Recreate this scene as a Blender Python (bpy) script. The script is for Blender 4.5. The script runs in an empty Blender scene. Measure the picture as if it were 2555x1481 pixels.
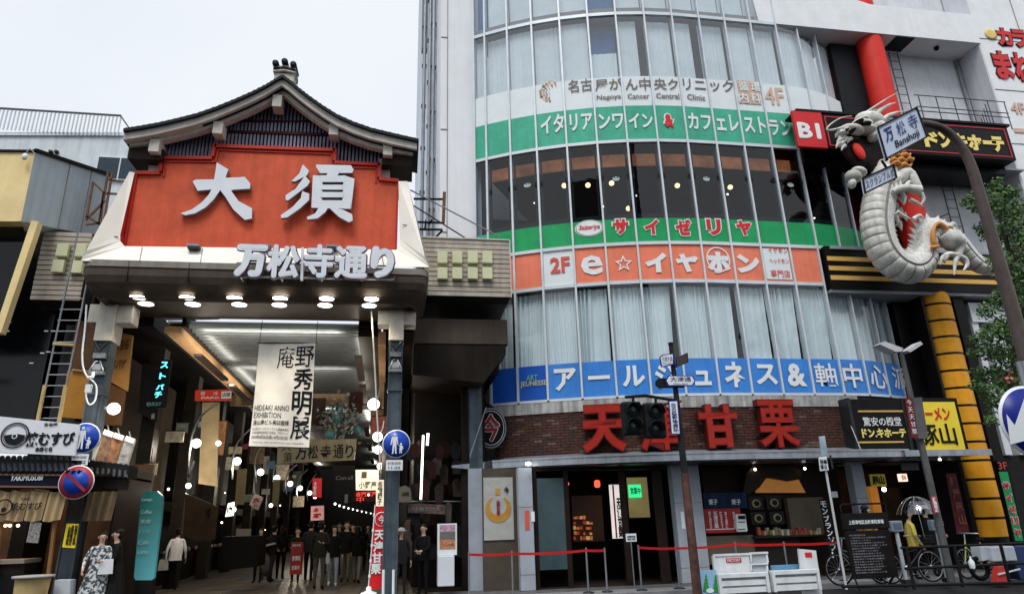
import bpy, bmesh, math, random
from mathutils import Vector, Matrix
R = math.radians
random.seed(7)
scn = bpy.context.scene
COL = scn.collection

# ---------------------------------------------------------------- camera
FPX, CX, CY, EYE = 1655.0, 1277.5, 740.5, 1.6
YAW, PITCH, ROLL = R(9.5), R(18.6), R(1.7)
_fw = Vector((math.sin(YAW)*math.cos(PITCH), math.cos(YAW)*math.cos(PITCH), math.sin(PITCH)))
_r0 = Vector((math.cos(YAW), -math.sin(YAW), 0.0))
_u0 = _r0.cross(_fw)
_rt = _r0*math.cos(ROLL) - _u0*math.sin(ROLL)
_up = _u0*math.cos(ROLL) + _r0*math.sin(ROLL)
cam_data = bpy.data.cameras.new('camera')
cam = bpy.data.objects.new('camera', cam_data)
COL.objects.link(cam)
cam_data.sensor_width = 36.0
cam_data.lens = FPX/2555.0*36.0
cam_data.clip_start = 0.1
cam_data.clip_end = 3000.0
m = Matrix.Identity(4)
for i in range(3):
    m[i][0] = _rt[i]; m[i][1] = _up[i]; m[i][2] = -_fw[i]
m[0][3], m[1][3], m[2][3] = 0.0, 0.0, EYE
cam.matrix_world = m
scn.camera = cam

# ---------------------------------------------------------------- world and sun (overcast)
world = bpy.data.worlds.new('World'); scn.world = world
world.use_nodes = True
nt = world.node_tree; nt.nodes.clear()
out = nt.nodes.new('ShaderNodeOutputWorld'); bg = nt.nodes.new('ShaderNodeBackground')
sky = nt.nodes.new('ShaderNodeTexSky'); sky.sky_type = 'NISHITA'; sky.sun_disc = False
sky.sun_elevation = R(60); sky.sun_rotation = R(200)
mx = nt.nodes.new('ShaderNodeMix'); mx.data_type = 'RGBA'
nz = nt.nodes.new('ShaderNodeTexNoise'); nz.inputs['Scale'].default_value = 2.2; nz.inputs['Detail'].default_value = 5
cr = nt.nodes.new('ShaderNodeValToRGB')
cr.color_ramp.elements[0].position = .36; cr.color_ramp.elements[0].color = (.82, .865, .945, 1)
cr.color_ramp.elements[1].position = .64; cr.color_ramp.elements[1].color = (.89, .93, .995, 1)
ml = nt.nodes.new('ShaderNodeMix'); ml.data_type = 'RGBA'; ml.blend_type = 'MULTIPLY'; ml.inputs[0].default_value = 1
tc = nt.nodes.new('ShaderNodeTexCoord')
nt.links.new(tc.outputs['Generated'], nz.inputs['Vector']); nt.links.new(nz.outputs['Fac'], cr.inputs['Fac'])
nt.links.new(cr.outputs['Color'], ml.inputs[6]); ml.inputs[7].default_value = (6.75, 6.72, 6.62, 1)
mx.inputs[0].default_value = 0.93
nt.links.new(sky.outputs[0], mx.inputs[6]); nt.links.new(ml.outputs[2], mx.inputs[7])
nt.links.new(mx.outputs[2], bg.inputs[0]); bg.inputs[1].default_value = 0.1
nt.links.new(bg.outputs[0], out.inputs[0])

sd = bpy.data.lights.new('sun', 'SUN'); sd.energy = 1.5; sd.angle = R(25); sd.color = (1.0, .985, .96)
sun = bpy.data.objects.new('sun', sd); COL.objects.link(sun)
# sun stands behind the camera, a little to the left
_az, _el = R(200), R(60)
_sv = Vector((math.sin(_az)*math.cos(_el), math.cos(_az)*math.cos(_el), math.sin(_el)))
sun.rotation_euler = _sv.to_track_quat('Z', 'Y').to_euler()
scn.view_settings.view_transform = 'Standard'
scn.view_settings.look = 'None'
scn.view_settings.exposure = 0.64
scn.view_settings.gamma = 1.0
scn.view_settings.use_curve_mapping = False
scn.cycles.max_bounces = 6
scn.cycles.transparent_max_bounces = 10
scn.cycles.caustics_reflective = False
scn.cycles.caustics_refractive = False

# ---------------------------------------------------------------- places: a pixel of the survey photo -> point on a real plane
def ray(x, y): return _rt*((x-CX)/FPX) - _up*((y-CY)/FPX) + _fw
def P(x, y, Y):
    d = ray(x, y); t = Y/d.y; return Vector((d.x*t, Y, d.z*t+EYE))
def PZ(x, y, Z):
    d = ray(x, y); t = (Z-EYE)/d.z; return Vector((d.x*t, d.y*t, Z))
def PX(x, y, X):
    d = ray(x, y); t = X/d.x; return Vector((X, d.y*t, d.z*t+EYE))
def rect(x0, y0, x1, y1, Y):
    ym = (y0+y1)/2; xm = (x0+x1)/2
    return P(x0, ym, Y).x, P(x1, ym, Y).x, P(xm, y1, Y).z, P(xm, y0, Y).z   # X0,X1,Z0,Z1

# ---------------------------------------------------------------- materials
MATS = {}
def lin(c): 
    c /= 255.0
    return c/12.92 if c <= .04045 else ((c+.055)/1.055)**2.4
def S(r, g, b, k=1.0): return tuple(min(.9, max(.004, lin(v)*k)) for v in (r, g, b))
def mat(name, col=(.5,.5,.5), rough=.6, metal=0., var=.12, scale=2.5, bump=0., bscale=30., streak=0., emit=0., spec=.28, coat=0.):
    if name in MATS: return MATS[name]
    if max(col) < .06 and not metal:      # soot dark paints: little sheen
        col = tuple(c*.6 for c in col)
        if rough > .2: spec = .12
    m = bpy.data.materials.new(name); m.use_nodes = True
    n = m.node_tree.nodes; L = m.node_tree.links
    bs = n['Principled BSDF']
    bs.inputs['Roughness'].default_value = rough; bs.inputs['Metallic'].default_value = metal
    bs.inputs['Specular IOR Level'].default_value = spec
    if coat: bs.inputs['Coat Weight'].default_value = coat
    g = n.new('ShaderNodeNewGeometry')
    no = n.new('ShaderNodeTexNoise'); no.inputs['Scale'].default_value = scale; no.inputs['Detail'].default_value = 8
    no.inputs['Roughness'].default_value = .65
    L.new(g.outputs['Position'], no.inputs['Vector'])
    r = n.new('ShaderNodeValToRGB')
    r.color_ramp.elements[0].position = .32; r.color_ramp.elements[1].position = .68
    r.color_ramp.elements[0].color = tuple(c*(1-var) for c in col)+(1,)
    r.color_ramp.elements[1].color = tuple(min(.95, c*(1+var)) for c in col)+(1,)
    L.new(no.outputs['Fac'], r.inputs['Fac'])
    last = r.outputs['Color']
    if streak:
        mp = n.new('ShaderNodeMapping'); mp.inputs['Scale'].default_value = (3.2, 3.2, .22)
        n2 = n.new('ShaderNodeTexNoise'); n2.inputs['Scale'].default_value = 2.0; n2.inputs['Detail'].default_value = 6
        L.new(g.outputs['Position'], mp.inputs[0]); L.new(mp.outputs[0], n2.inputs['Vector'])
        r2 = n.new('ShaderNodeValToRGB'); r2.color_ramp.elements[0].position = .35; r2.color_ramp.elements[1].position = .6
        k = 1-streak
        r2.color_ramp.elements[0].color = (k, k, k*.97, 1); r2.color_ramp.elements[1].color = (1, 1, 1, 1)
        L.new(n2.outputs['Fac'], r2.inputs['Fac'])
        mm = n.new('ShaderNodeMix'); mm.data_type = 'RGBA'; mm.blend_type = 'MULTIPLY'; mm.inputs[0].default_value = 1
        L.new(last, mm.inputs[6]); L.new(r2.outputs['Color'], mm.inputs[7]); last = mm.outputs[2]
    L.new(last, bs.inputs['Base Color'])
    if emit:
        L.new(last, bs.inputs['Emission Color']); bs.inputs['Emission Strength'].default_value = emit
    if bump:
        n3 = n.new('ShaderNodeTexNoise'); n3.inputs['Scale'].default_value = bscale; n3.inputs['Detail'].default_value = 6
        L.new(g.outputs['Position'], n3.inputs['Vector'])
        b = n.new('ShaderNodeBump'); b.inputs['Strength'].default_value = bump; b.inputs['Distance'].default_value = .02
        L.new(n3.outputs['Fac'], b.inputs['Height']); L.new(b.outputs[0], bs.inputs['Normal'])
    MATS[name] = m
    return m
def emat(name, col, s):
    if name in MATS: return MATS[name]
    m = bpy.data.materials.new(name); m.use_nodes = True
    n = m.node_tree.nodes; n.clear()
    o = n.new('ShaderNodeOutputMaterial'); e = n.new('ShaderNodeEmission')
    e.inputs[0].default_value = tuple(col)+(1,); e.inputs[1].default_value = s
    m.node_tree.links.new(e.outputs[0], o.inputs[0]); MATS[name] = m
    return m
def glassmat(name, tint=(.8,.88,.92), refl=1.0, rough=.02, base=0.04, ior=1.5):
    if name in MATS: return MATS[name]
    m = bpy.data.materials.new(name); m.use_nodes = True
    n = m.node_tree.nodes; n.clear(); L = m.node_tree.links
    o = n.new('ShaderNodeOutputMaterial'); t = n.new('ShaderNodeBsdfTransparent'); g = n.new('ShaderNodeBsdfGlossy')
    t.inputs[0].default_value = tuple(tint)+(1,); g.inputs[0].default_value = (refl, refl, refl, 1); g.inputs['Roughness'].default_value = rough
    f = n.new('ShaderNodeLayerWeight'); f.inputs[0].default_value = .5      # Schlick term that is the same from both sides
    pw = n.new('ShaderNodeMath'); pw.operation = 'POWER'; pw.inputs[1].default_value = 5; L.new(f.outputs['Facing'], pw.inputs[0])
    a = n.new('ShaderNodeMath'); a.operation = 'ADD'; a.inputs[1].default_value = base+.04; a.use_clamp = True
    L.new(pw.outputs[0], a.inputs[0])
    x = n.new('ShaderNodeMixShader'); L.new(a.outputs[0], x.inputs[0]); L.new(t.outputs[0], x.inputs[1]); L.new(g.outputs[0], x.inputs[2])
    no = n.new('ShaderNodeTexNoise'); no.inputs['Scale'].default_value = 1.3; gg = n.new('ShaderNodeNewGeometry')
    L.new(gg.outputs['Position'], no.inputs['Vector'])
    b = n.new('ShaderNodeBump'); b.inputs['Strength'].default_value = .05; b.inputs['Distance'].default_value = .05
    L.new(no.outputs['Fac'], b.inputs['Height']); L.new(b.outputs[0], g.inputs['Normal'])
    L.new(x.outputs[0], o.inputs[0]); MATS[name] = m
    return m

# ---------------------------------------------------------------- mesh builder
class B:
    def __init__(s): s.v = []; s.f = []; s.mi = []; s.m = []; s.sm = []
    def mid(s, m):
        if m not in s.m: s.m.append(m)
        return s.m.index(m)
    def add(s, vs, fs, m, smooth=False):
        o = len(s.v); k = s.mid(m)
        s.v += [tuple(v) for v in vs]
        for f in fs: s.f.append(tuple(i+o for i in f)); s.mi.append(k); s.sm.append(smooth)
        return s
    def hexa(s, p, m):   # p: 4 bottom (ccw), 4 top
        return s.add(p, [(3,2,1,0),(4,5,6,7),(0,1,5,4),(1,2,6,5),(2,3,7,6),(3,0,4,7)], m)
    def box(s, x0, x1, y0, y1, z0, z1, m):
        return s.hexa([(x0,y0,z0),(x1,y0,z0),(x1,y1,z0),(x0,y1,z0),(x0,y0,z1),(x1,y0,z1),(x1,y1,z1),(x0,y1,z1)], m)
    def ext(s, pts, d, m, back=True):      # polygon (list of Vector) extruded by vector d; tessellated by bmesh ngon
        n = len(pts); d = Vector(d); a = [Vector(p) for p in pts]; b = [p+d for p in a]
        fs = [tuple(range(n))]
        if back: fs.append(tuple(range(2*n-1, n-1, -1)))
        fs += [(i, i+n, (i+1) % n+n, (i+1) % n) for i in range(n)]
        return s.add(a+b, fs, m)
    def slab(s, px, Y, t, m): return s.ext([P(x, y, Y) for x, y in px], (0, t, 0), m)
    def rect(s, x0, y0, x1, y1, Y, t, m):
        X0, X1, Z0, Z1 = rect(x0, y0, x1, y1, Y); return s.box(X0, X1, Y, Y+t, Z0, Z1, m)
    def quad(s, a, b, c, d, m): return s.add([a, b, c, d], [(0,1,2,3)], m)
    def tube(s, path, r, m, seg=8, cap=True, smooth=True, ry=None):
        path = [Vector(p) for p in path]; n = len(path)
        rr = r if isinstance(r, (list, tuple)) else [r]*n
        vs = []; up = None
        for i, p in enumerate(path):
            t = (path[min(i+1, n-1)]-path[max(i-1, 0)]).normalized()
            if up is None:
                up = Vector((0,0,1)) if abs(t.z) < .9 else Vector((1,0,0))
            a = t.cross(up)
            if a.length < 1e-4: a = t.cross(Vector((0,1,0)))
            a.normalize(); b = a.cross(t).normalized(); up = b
            for k in range(seg):
                q = 2*math.pi*k/seg; vs.append(p+(a*math.cos(q)+b*math.sin(q))*rr[i])
        fs = [(i*seg+k, i*seg+(k+1) % seg, (i+1)*seg+(k+1) % seg, (i+1)*seg+k) for i in range(n-1) for k in range(seg)]
        s.add(vs, fs, m, smooth)
        if cap:
            s.add(vs[:seg], [tuple(range(seg-1, -1, -1))], m); s.add(vs[-seg:], [tuple(range(seg))], m)
        return s
    def bar(s, a, b, w, m, h=None):          # square bar
        a = Vector(a); b = Vector(b); h = h or w; t = (b-a).normalized()
        u = t.cross(Vector((0,0,1)))
        if u.length < 1e-3: u = Vector((1,0,0))
        u.normalize(); v = u.cross(t).normalized(); u *= w/2; v *= h/2
        p = [a-u-v, a+u-v, a+u+v, a-u+v, b-u-v, b+u-v, b+u+v, b-u+v]
        return s.hexa(p, m)
    def ell(s, c, rx, ry, rz, m, seg=12, rings=8, rot=None, z0=-1., z1=1.):
        c = Vector(c); vs = []; 
        a0 = math.asin(z0); a1 = math.asin(z1)
        for i in range(rings+1):
            a = a0+(a1-a0)*i/rings
            for k in range(seg):
                q = 2*math.pi*k/seg
                v = Vector((rx*math.cos(a)*math.cos(q), ry*math.cos(a)*math.sin(q), rz*math.sin(a)))
                if rot is not None: v = rot @ v
                vs.append(c+v)
        fs = [(i*seg+k, i*seg+(k+1) % seg, (i+1)*seg+(k+1) % seg, (i+1)*seg+k) for i in range(rings) for k in range(seg)]
        return s.add(vs, fs, m, True)
    def lathe(s, c, prof, m, seg=16, axis='z', smooth=True, cap=True):   # prof [(r,h)]
        c = Vector(c); vs = []
        for r, h in prof:
            for k in range(seg):
                q = 2*math.pi*k/seg; x, y = r*math.cos(q), r*math.sin(q)
                v = Vector((x, y, h)) if axis == 'z' else (Vector((x, h, -y)) if axis == 'y' else Vector((h, x, y)))
                vs.append(c+v)
        n = len(prof)
        fs = [(i*seg+k, i*seg+(k+1) % seg, (i+1)*seg+(k+1) % seg, (i+1)*seg+k) for i in range(n-1) for k in range(seg)]
        s.add(vs, fs, m, smooth)
        if cap:
            s.add(vs[:seg], [tuple(range(seg-1, -1, -1))], m); s.add(vs[-seg:], [tuple(range(seg))], m)
        return s
    def grid(s, fn, nu, nv, m, smooth=True):
        vs = [fn(i/nu, j/nv) for j in range(nv+1) for i in range(nu+1)]
        fs = [(j*(nu+1)+i, j*(nu+1)+i+1, (j+1)*(nu+1)+i+1, (j+1)*(nu+1)+i) for j in range(nv) for i in range(nu)]
        return s.add(vs, fs, m, smooth)
    def mesh(s, name):
        me = bpy.data.meshes.new(name); me.from_pydata(s.v, [], s.f)
        for m in s.m: me.materials.append(m)
        me.polygons.foreach_set('material_index', s.mi); me.polygons.foreach_set('use_smooth', s.sm)
        me.update(); return me

def link(name, data, parent=None, label=None, kind=None):
    o = bpy.data.objects.new(name, data); COL.objects.link(o)
    if parent is not None:
        o.parent = parent; o.location = -parent_loc(parent)
    if label: o['label'] = label
    if kind: o['kind'] = kind
    return o
def parent_loc(p):
    v = Vector((0,0,0))
    while p is not None:
        v += p.location; p = p.parent
    return v
def part(name, b, parent, label=None, kind=None, bevel=0):
    o = link(name, b.mesh(name) if isinstance(b, B) else b, parent, label, kind)
    if bevel:
        md = o.modifiers.new('bevel', 'BEVEL'); md.width = bevel; md.segments = 2; md.limit_method = 'ANGLE'
    return o
def thing(name, label, cat, loc=(0,0,0), group=None):
    o = bpy.data.objects.new(name, None); COL.objects.link(o); o.location = loc; o.empty_display_size = .2
    o['label'] = label; o['category'] = cat
    if group: o['group'] = group
    return o
def single(name, b, label, cat, group=None, bevel=0):
    o = link(name, b.mesh(name) if isinstance(b, B) else b, None, label)
    o['category'] = cat
    if group: o['group'] = group
    if bevel:
        md = o.modifiers.new('bevel', 'BEVEL'); md.width = bevel; md.segments = 2; md.limit_method = 'ANGLE'
    return o
def struct(name, b, parent=None):
    o = link(name, b.mesh(name) if isinstance(b, B) else b, parent)
    if parent is None: o['kind'] = 'structure'
    return o
def dup(root, loc, label=None, group=None, rotz=None):
    r = root.copy(); COL.objects.link(r); r.location = loc
    if rotz is not None: r.rotation_euler[2] = rotz
    if label: r['label'] = label
    if group: r['group'] = group
    for ch in list(root.children):
        c = ch.copy(); COL.objects.link(c); c.parent = r
        for g in ch.children:
            d = g.copy(); COL.objects.link(d); d.parent = c
    return r

# ---------------------------------------------------------------- lettering
_tcache = {}
def glyphs(body, bold=0.0, vertical=False, res=2, spacing=1.0, shear=0.0):
    key = (body, bold, vertical, res, spacing, shear)
    if key in _tcache: return _tcache[key]
    c = bpy.data.curves.new('lettering', 'FONT')
    c.body = '\n'.join(body) if vertical else body
    c.size = 1.0; c.resolution_u = res; c.offset = bold; c.align_x = 'CENTER' if vertical else 'LEFT'
    c.space_character = spacing; c.space_line = .92 if vertical else 1.0; c.shear = shear
    o = bpy.data.objects.new('tmp', c); COL.objects.link(o)
    dg = bpy.context.evaluated_depsgraph_get()
    me = bpy.data.meshes.new_from_object(o.evaluated_get(dg))
    vs = [v.co.copy() for v in me.vertices]; fs = [tuple(p.vertices) for p in me.polygons]
    bpy.data.objects.remove(o); bpy.data.curves.remove(c); bpy.data.meshes.remove(me)
    if vs:
        x0 = min(v.x for v in vs); x1 = max(v.x for v in vs); y0 = min(v.y for v in vs); y1 = max(v.y for v in vs)
    else: x0 = y0 = 0; x1 = y1 = 1
    vs = [((v.x-x0)/max(1e-6, x1-x0)-.5, (v.y-y0)/max(1e-6, y1-y0)-.5) for v in vs]
    _tcache[key] = (vs, fs, (x1-x0)/max(1e-6, (y1-y0)))
    return _tcache[key]
def put_text(b, body, c, w, h, m, bold=0.0, depth=.012, right=(1,0,0), up=(0,0,1), fn=None, sidem=None, fat=0., **kw):
    """text fitted into w x h about the point c, facing -Y by default; w or h may be None (keep the proportions)."""
    vs, fs, asp = glyphs(body, bold, **kw)
    if w is None: w = h*asp
    if h is None: h = w/asp
    c = Vector(c); r = Vector(right).normalized(); u = Vector(up).normalized(); nrm = r.cross(u)   # points to the viewer
    if fn is None: F = lambda x, y, d: c+r*(x*w)+u*(y*h)+nrm*d
    else: F = lambda x, y, d: fn(x*w, y*h, d)
    n = len(vs)
    if fat:      # thicken the strokes: the glyph repeated round a small circle, each copy a hair deeper
        base_F = F
        for k in range(9):
            ox, oy = (fat*math.cos(k*math.pi/4), fat*math.sin(k*math.pi/4)) if k < 8 else (0, 0)
            put_text(b, body, c+r*ox+u*oy, w-2*fat, h-2*fat, m, bold, depth-.0007*k if depth > .008 else depth+.0007*k, right, up, None, sidem, **kw)
        return b
    b.add([F(x, y, depth) for x, y in vs], fs, m)
    # side walls along border edges
    cnt = {}
    for f in fs:
        for i in range(len(f)):
            a, q = f[i], f[(i+1) % len(f)]
            k = (min(a, q), max(a, q))
            cnt[k] = None if k in cnt else (a, q)
    ed = [e for e in cnt.values() if e]
    if ed and depth > .006:
        idx = {}; vv = []
        for a, q in ed:
            for i in (a, q):
                if i not in idx: idx[i] = len(vv)//2; vv += [F(vs[i][0], vs[i][1], depth), F(vs[i][0], vs[i][1], 0)]
        b.add(vv, [(idx[a]*2, idx[a]*2+1, idx[q]*2+1, idx[q]*2) for a, q in ed], sidem or m)
    return b
def textpx(b, body, x0, y0, x1, y1, Y, m, **kw):
    X0, X1, Z0, Z1 = rect(x0, y0, x1, y1, Y)
    return put_text(b, body, ((X0+X1)/2, Y, (Z0+Z1)/2), X1-X0, Z1-Z0, m, **kw)
# ================================================================ shared materials
concrete = mat('concrete', S(190,193,198,.8), .85, var=.12, scale=1.8, bump=.25, streak=.18)
asphalt = mat('asphalt', (.05,.052,.055), .75, var=.3, scale=5, bump=.4, bscale=60)
pavem = mat('pavement', (.10,.10,.105), .6, var=.3, scale=3, bump=.3)
cream = mat('cream_metal', (.90,.85,.765), .5, var=.04, scale=1.5, streak=.03)
redp = mat('red_plaster', (.66,.105,.045), .7, var=.16, scale=1.6, bump=.35, bscale=45, streak=.12)
redtrim = mat('red_trim', S(196,50,34,.9), .5)
white = mat('white_paint', (.78,.78,.80), .45, var=.05)
whitel = mat('white_letter', (.76,.79,.84), .35, var=.05)
bronze = mat('bronze_cladding', (.075,.056,.042), .45, metal=.2, var=.25, scale=1.2, streak=.15)
bronzed = mat('bronze_edge', S(60,48,40), .5)
stone = mat('gate_stone', (.60,.565,.51), .75, var=.14, scale=3, bump=.3, streak=.12)
tiled = mat('dark_roof_tile', (.03,.034,.045), .5, var=.3)
slatb = mat('slat_blue_grey', (.34,.34,.45), .6, var=.25, scale=4)
slatdark = mat('slat_back', (.012,.01,.02), .8)
maroon = mat('maroon_rail', (.06,.015,.02), .6)
wood = mat('grey_siding', S(178,168,156,1.1), .8, var=.2, scale=2.5, bump=.3, streak=.15)
wooddk = mat('siding_back', (.05,.045,.04), .9)
lime = mat('pale_green_box', (.62,.64,.40), .6, var=.08)
steel = mat('painted_steel', S(108,122,134,.6), .38, metal=.4, var=.25, streak=.3, scale=3)
darkst = mat('dark_steel', (.03,.032,.035), .45, metal=.3, var=.3)
black = mat('black_gloss', (.012,.013,.016), .18, var=.3)
blackm = mat('black_matte', (.012,.012,.013), .7, var=.3)
rust = mat('rusty_steel', (.14,.07,.04), .75, var=.4, scale=8)
galv = mat('galvanised', S(170,175,180,.7), .4, metal=.6, var=.2, streak=.2)
orangew = mat('lit_timber', S(214,168,118,.8), .6, var=.15, scale=2)
tan = mat('tan_board', S(150,125,90,.6), .7, var=.2, streak=.25)
lampe = emat('lamp_glow', (1.0,.97,.90), 9.0)
warme = emat('warm_glow', (1.0,.72,.42), 5.0)
downe = emat('downlight_glow', (1.0,.95,.84), 6.0)

# ================================================================ ground
b = B(); b.box(-600, 600, -400, 900, -.4, -.14, asphalt); struct('ground', b)
b = B(); b.box(-60, 60, 15.55, 16.35, -.13, 0.0, mat('kerb_stone', (.22,.22,.23), .7, var=.2, bump=.3)); struct('kerb', b)
b = B(); b.box(-60, 60, 16.352, 16.9, -.13, -.002, pavem); b.box(.6, 60, 16.9, 40, -.13, -.004, pavem); b.box(-60,-7.6,16.9,40,-.13,-.004,pavem)
pv = struct('pavement', b)
b = B()
pave2 = [mat('arcade_paver_%s' % n, c, .38, var=.25, scale=5) for n, c in (('warm', (.075,.06,.045)), ('grey', (.06,.055,.05)), ('pale', (.10,.085,.065)))]
for i in range(14):
    for j in range(72):
        x = -7.6+i*.6; y = 16.9+j*.6
        b.box(x+.008, x+.592, y+.008, y+.592, -.12, random.uniform(-.004, .002), random.choice(pave2))
af = struct('arcade_floor', b=B().box(-7.9, .9, 16.9, 61, -.13, -.016, mat('joint', (.02,.018,.016), .9)))
part('paving_stone', b, af, kind='stuff')

# ================================================================ arcade gate
GY = 15.9                                    # face of the red panel
gate = thing('arcade_gate', 'large arcade entrance gate with red name panel under a curved gable roof', 'gate', (-3.6, 16.4, 0))
# red panel with stepped top
outl = [(342,427),(400,428),(404,390),(530,391),(537,361),(836,371),(835,402),(947,407),(946,443),(993,447),(988,622),(592,621),(311,614)]
b = B(); b.slab(outl, GY, .25, redp); part('red_panel', b, gate)
# raised trim following the stepped top
b = B(); tp = outl[:10]
for i in range(len(tp)-1):
    a = P(*tp[i], GY-.03); c = P(*tp[i+1], GY-.03); off = Vector((0,0,-.05 if abs(a.z-c.z) < .25 else 0))
    b.bar(a+off, c+off, .09, redtrim, .09)
for p_, q_ in ((outl[9], outl[10]), (outl[12], outl[0])): b.bar(P(*p_, GY-.02), P(*q_, GY-.02), .07, redtrim, .05)
part('panel_trim', b, gate)
b = B(); tp2 = [(x*1.0+(8 if x < 660 else -8), y+13) for x, y in outl[:10]]
for i in range(1, 8):
    b.bar(P(*tp2[i], GY-.02), P(*tp2[i+1], GY-.02), .035, redtrim, .04)
part('inner_trim', b, gate)

def strokes(polys, Y, t, m, parent, name='character', label=None, ox=0, oy=0, s=1., side=None):
    b = B()
    for i, pl in enumerate(polys):
        pts = [P(ox+x/s, oy+y/s, Y-.004*i) for x, y in pl]
        n = len(pts); back = [p+Vector((0, t, 0)) for p in pts]
        b.add(pts, [tuple(range(n))], m)
        b.add(pts+back, [(k, k+n, (k+1) % n+n, (k+1) % n) for k in range(n)], side or m)
    return part(name, b, parent, label)
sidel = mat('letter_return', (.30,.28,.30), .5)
dai = [[(1580,452),(1665,505),(1650,540),(1645,565),(1740,562),(1785,558),(1825,608),(1822,645),(1700,652),(1685,660),(1740,735),(1838,788),(1836,862),(1785,872),(1700,795),(1640,700),(1605,655),(1560,720),(1500,780),(1420,825),(1350,838),(1315,825),(1400,795),(1470,745),(1520,690),(1543,650),(1440,660),(1405,590),(1430,578),(1560,577),(1572,510)]]
su = [[(455,905),(500,955),(485,985),(400,1030),(370,1030),(430,970)],
      [(470,988),(507,1030),(490,1060),(345,1170),(328,1162),(330,1130),(400,1085)],
      [(450,1100),(502,1120),(500,1165),(430,1230),(340,1292),(295,1297),(295,1275),(380,1215),(440,1150)],
      [(550,908),(805,912),(825,945),(815,968),(580,970),(555,930)], [(640,960),(722,962),(690,1012),(615,1008)],
      [(528,985),(600,990),(592,1228),(517,1218)], [(752,985),(832,1010),(806,1228),(740,1228)],
      [(580,985),(765,988),(765,1034),(590,1034)], [(590,1054),(752,1054),(750,1090),(588,1090)],
      [(586,1106),(750,1108),(748,1146),(584,1146)], [(530,1166),(806,1168),(800,1230),(520,1222)],
      [(575,1212),(635,1225),(620,1252),(560,1300),(490,1307),(484,1290),(545,1262)],
      [(680,1222),(745,1235),(815,1270),(818,1315),(790,1327),(720,1290),(650,1225)]]
def tr(polys, ox, oy, s): return [[(ox+x/s, oy+y/s) for x, y in pl] for pl in polys]
strokes(tr(dai, 0, 250, 2.922), GY-.14, .125, whitel, gate, label='large raised white character on the left of the red panel', side=sidel)
strokes(tr(su, 600, 100, 2.922), GY-.19, .12, whitel, gate, label='large raised white character on the right of the red panel', side=sidel)

# cream frame that slopes out from the panel, with a reveal
FY = 15.3
def fr(a, y=FY): return P(a[0], a[1], y)
inL, inLB, inRB, inR = (338,430), (303,594), (994,610), (997,450)
oL, oLB, oRB, oR = (323,428), (202,650), (1071,666), (1016,452)
b = B()
I = [P(336,430,GY-.1), P(300,585,GY-.25), P(300,601,GY-.27), P(311,614,GY-.28), P(988,623,GY-.28), P(998,612,GY-.27), P(999,596,GY-.25), P(994,452,GY-.1)]
O = [P(323,428,GY-.1), P(215,625,FY), P(206,640,FY), P(202,650,FY), P(1071,666,FY), P(1067,656,FY), P(1060,640,FY), P(1016,452,GY-.1)]
for i in range(7):
    b.quad(O[i], O[i+1], I[i+1], I[i], cream)
for i in range(7):   # reveal back to the red panel
    a, c = I[i], I[i+1]; 
    b.quad(a, c, Vector((c.x, GY+.02, c.z)), Vector((a.x, GY+.02, a.z)), redtrim)
back = [Vector((p.x, 16.9, p.z)) for p in O]
b.quad(O[0], back[0], back[3], O[3], cream); b.quad(O[7], back[7], back[4], O[4], cream)
b.quad(O[0], I[0], Vector((I[0].x,16.9,I[0].z)), back[0], cream); b.quad(O[7], I[7], Vector((I[7].x,16.9,I[7].z)), back[7], cream)
part('cream_frame', b, gate)
# joints between the cream sheets
jm = mat('joint_line', (.22,.20,.18), .8)
b = B()
for x0, y0, x1, y1 in ((355,617,348,653),(506,619,500,656),(660,621,657,659),(815,622,815,662),(950,623,958,664),(228,592,295,590),(1004,560,1043,566)):
    k = (y1-y0)
    b.bar(P(x0,y0,GY-.3 if k > 10 else FY+.3), P(x1,y1,FY-.005 if k > 10 else FY+.29), .018, jm)
part('sheet_joint', b, gate, kind='stuff')
# bronze cove under the cream frame: stacked rounded sections
XL, XR = P(202,650,FY).x, P(1071,666,FY).x
ZT = (P(202,650,FY).z+P(1071,666,FY).z)/2; ZB = 6.72
def section(z, ins, rad=.25):
    x0, x1, y0 = XL+ins*.9, XR-ins*.9, FY+ins
    pts = []
    for k in range(5):
        q = math.pi/2*k/4; pts.append((x0+rad-rad*math.cos(q), y0+rad-rad*math.sin(q)))
    for k in range(5):
        q = math.pi/2*k/4; pts.append((x1-rad+rad*math.sin(q), y0+rad-rad*math.cos(q)))
    pts = [(x0, 17.3)]+pts+[(x1, 17.3)]
    return [Vector((x, y, z)) for x, y in pts]
prof = [(ZT-.005, 0), (ZT-.16, 0), (ZT-.20, .012), (ZT-.36, .02), (ZT-.52, .07), (ZT-.68, .17), (ZT-.82, .32), (ZB+.04, .52), (ZB, .62)]
secs = [section(z, i) for z, i in prof]
b = B(); n = len(secs[0])
lightb = mat('bronze_light', S(150,142,132,.8), .45, metal=.2, var=.15, streak=.15)
for i in range(len(secs)-1):
    for k in range(n-1):
        b.add([secs[i][k], secs[i][k+1], secs[i+1][k+1], secs[i+1][k]], [(0,3,2,1)], lightb if i == 0 else bronze, i > 2)
b.add(secs[-1], [tuple(range(n))], bronze)
part('canopy_cladding', b, gate)
b = B()
for x in (-6.3,-5.0,-3.7,-2.4,-1.1): b.box(x, x+.012, FY-.004, FY+.05, ZT-.5, ZT-.02, bronzed)
b.box(XL+.2, XR-.2, FY-.006, FY+.01, ZT-.175, ZT-.16, bronzed)
part('cladding_joint', b, gate)
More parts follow.
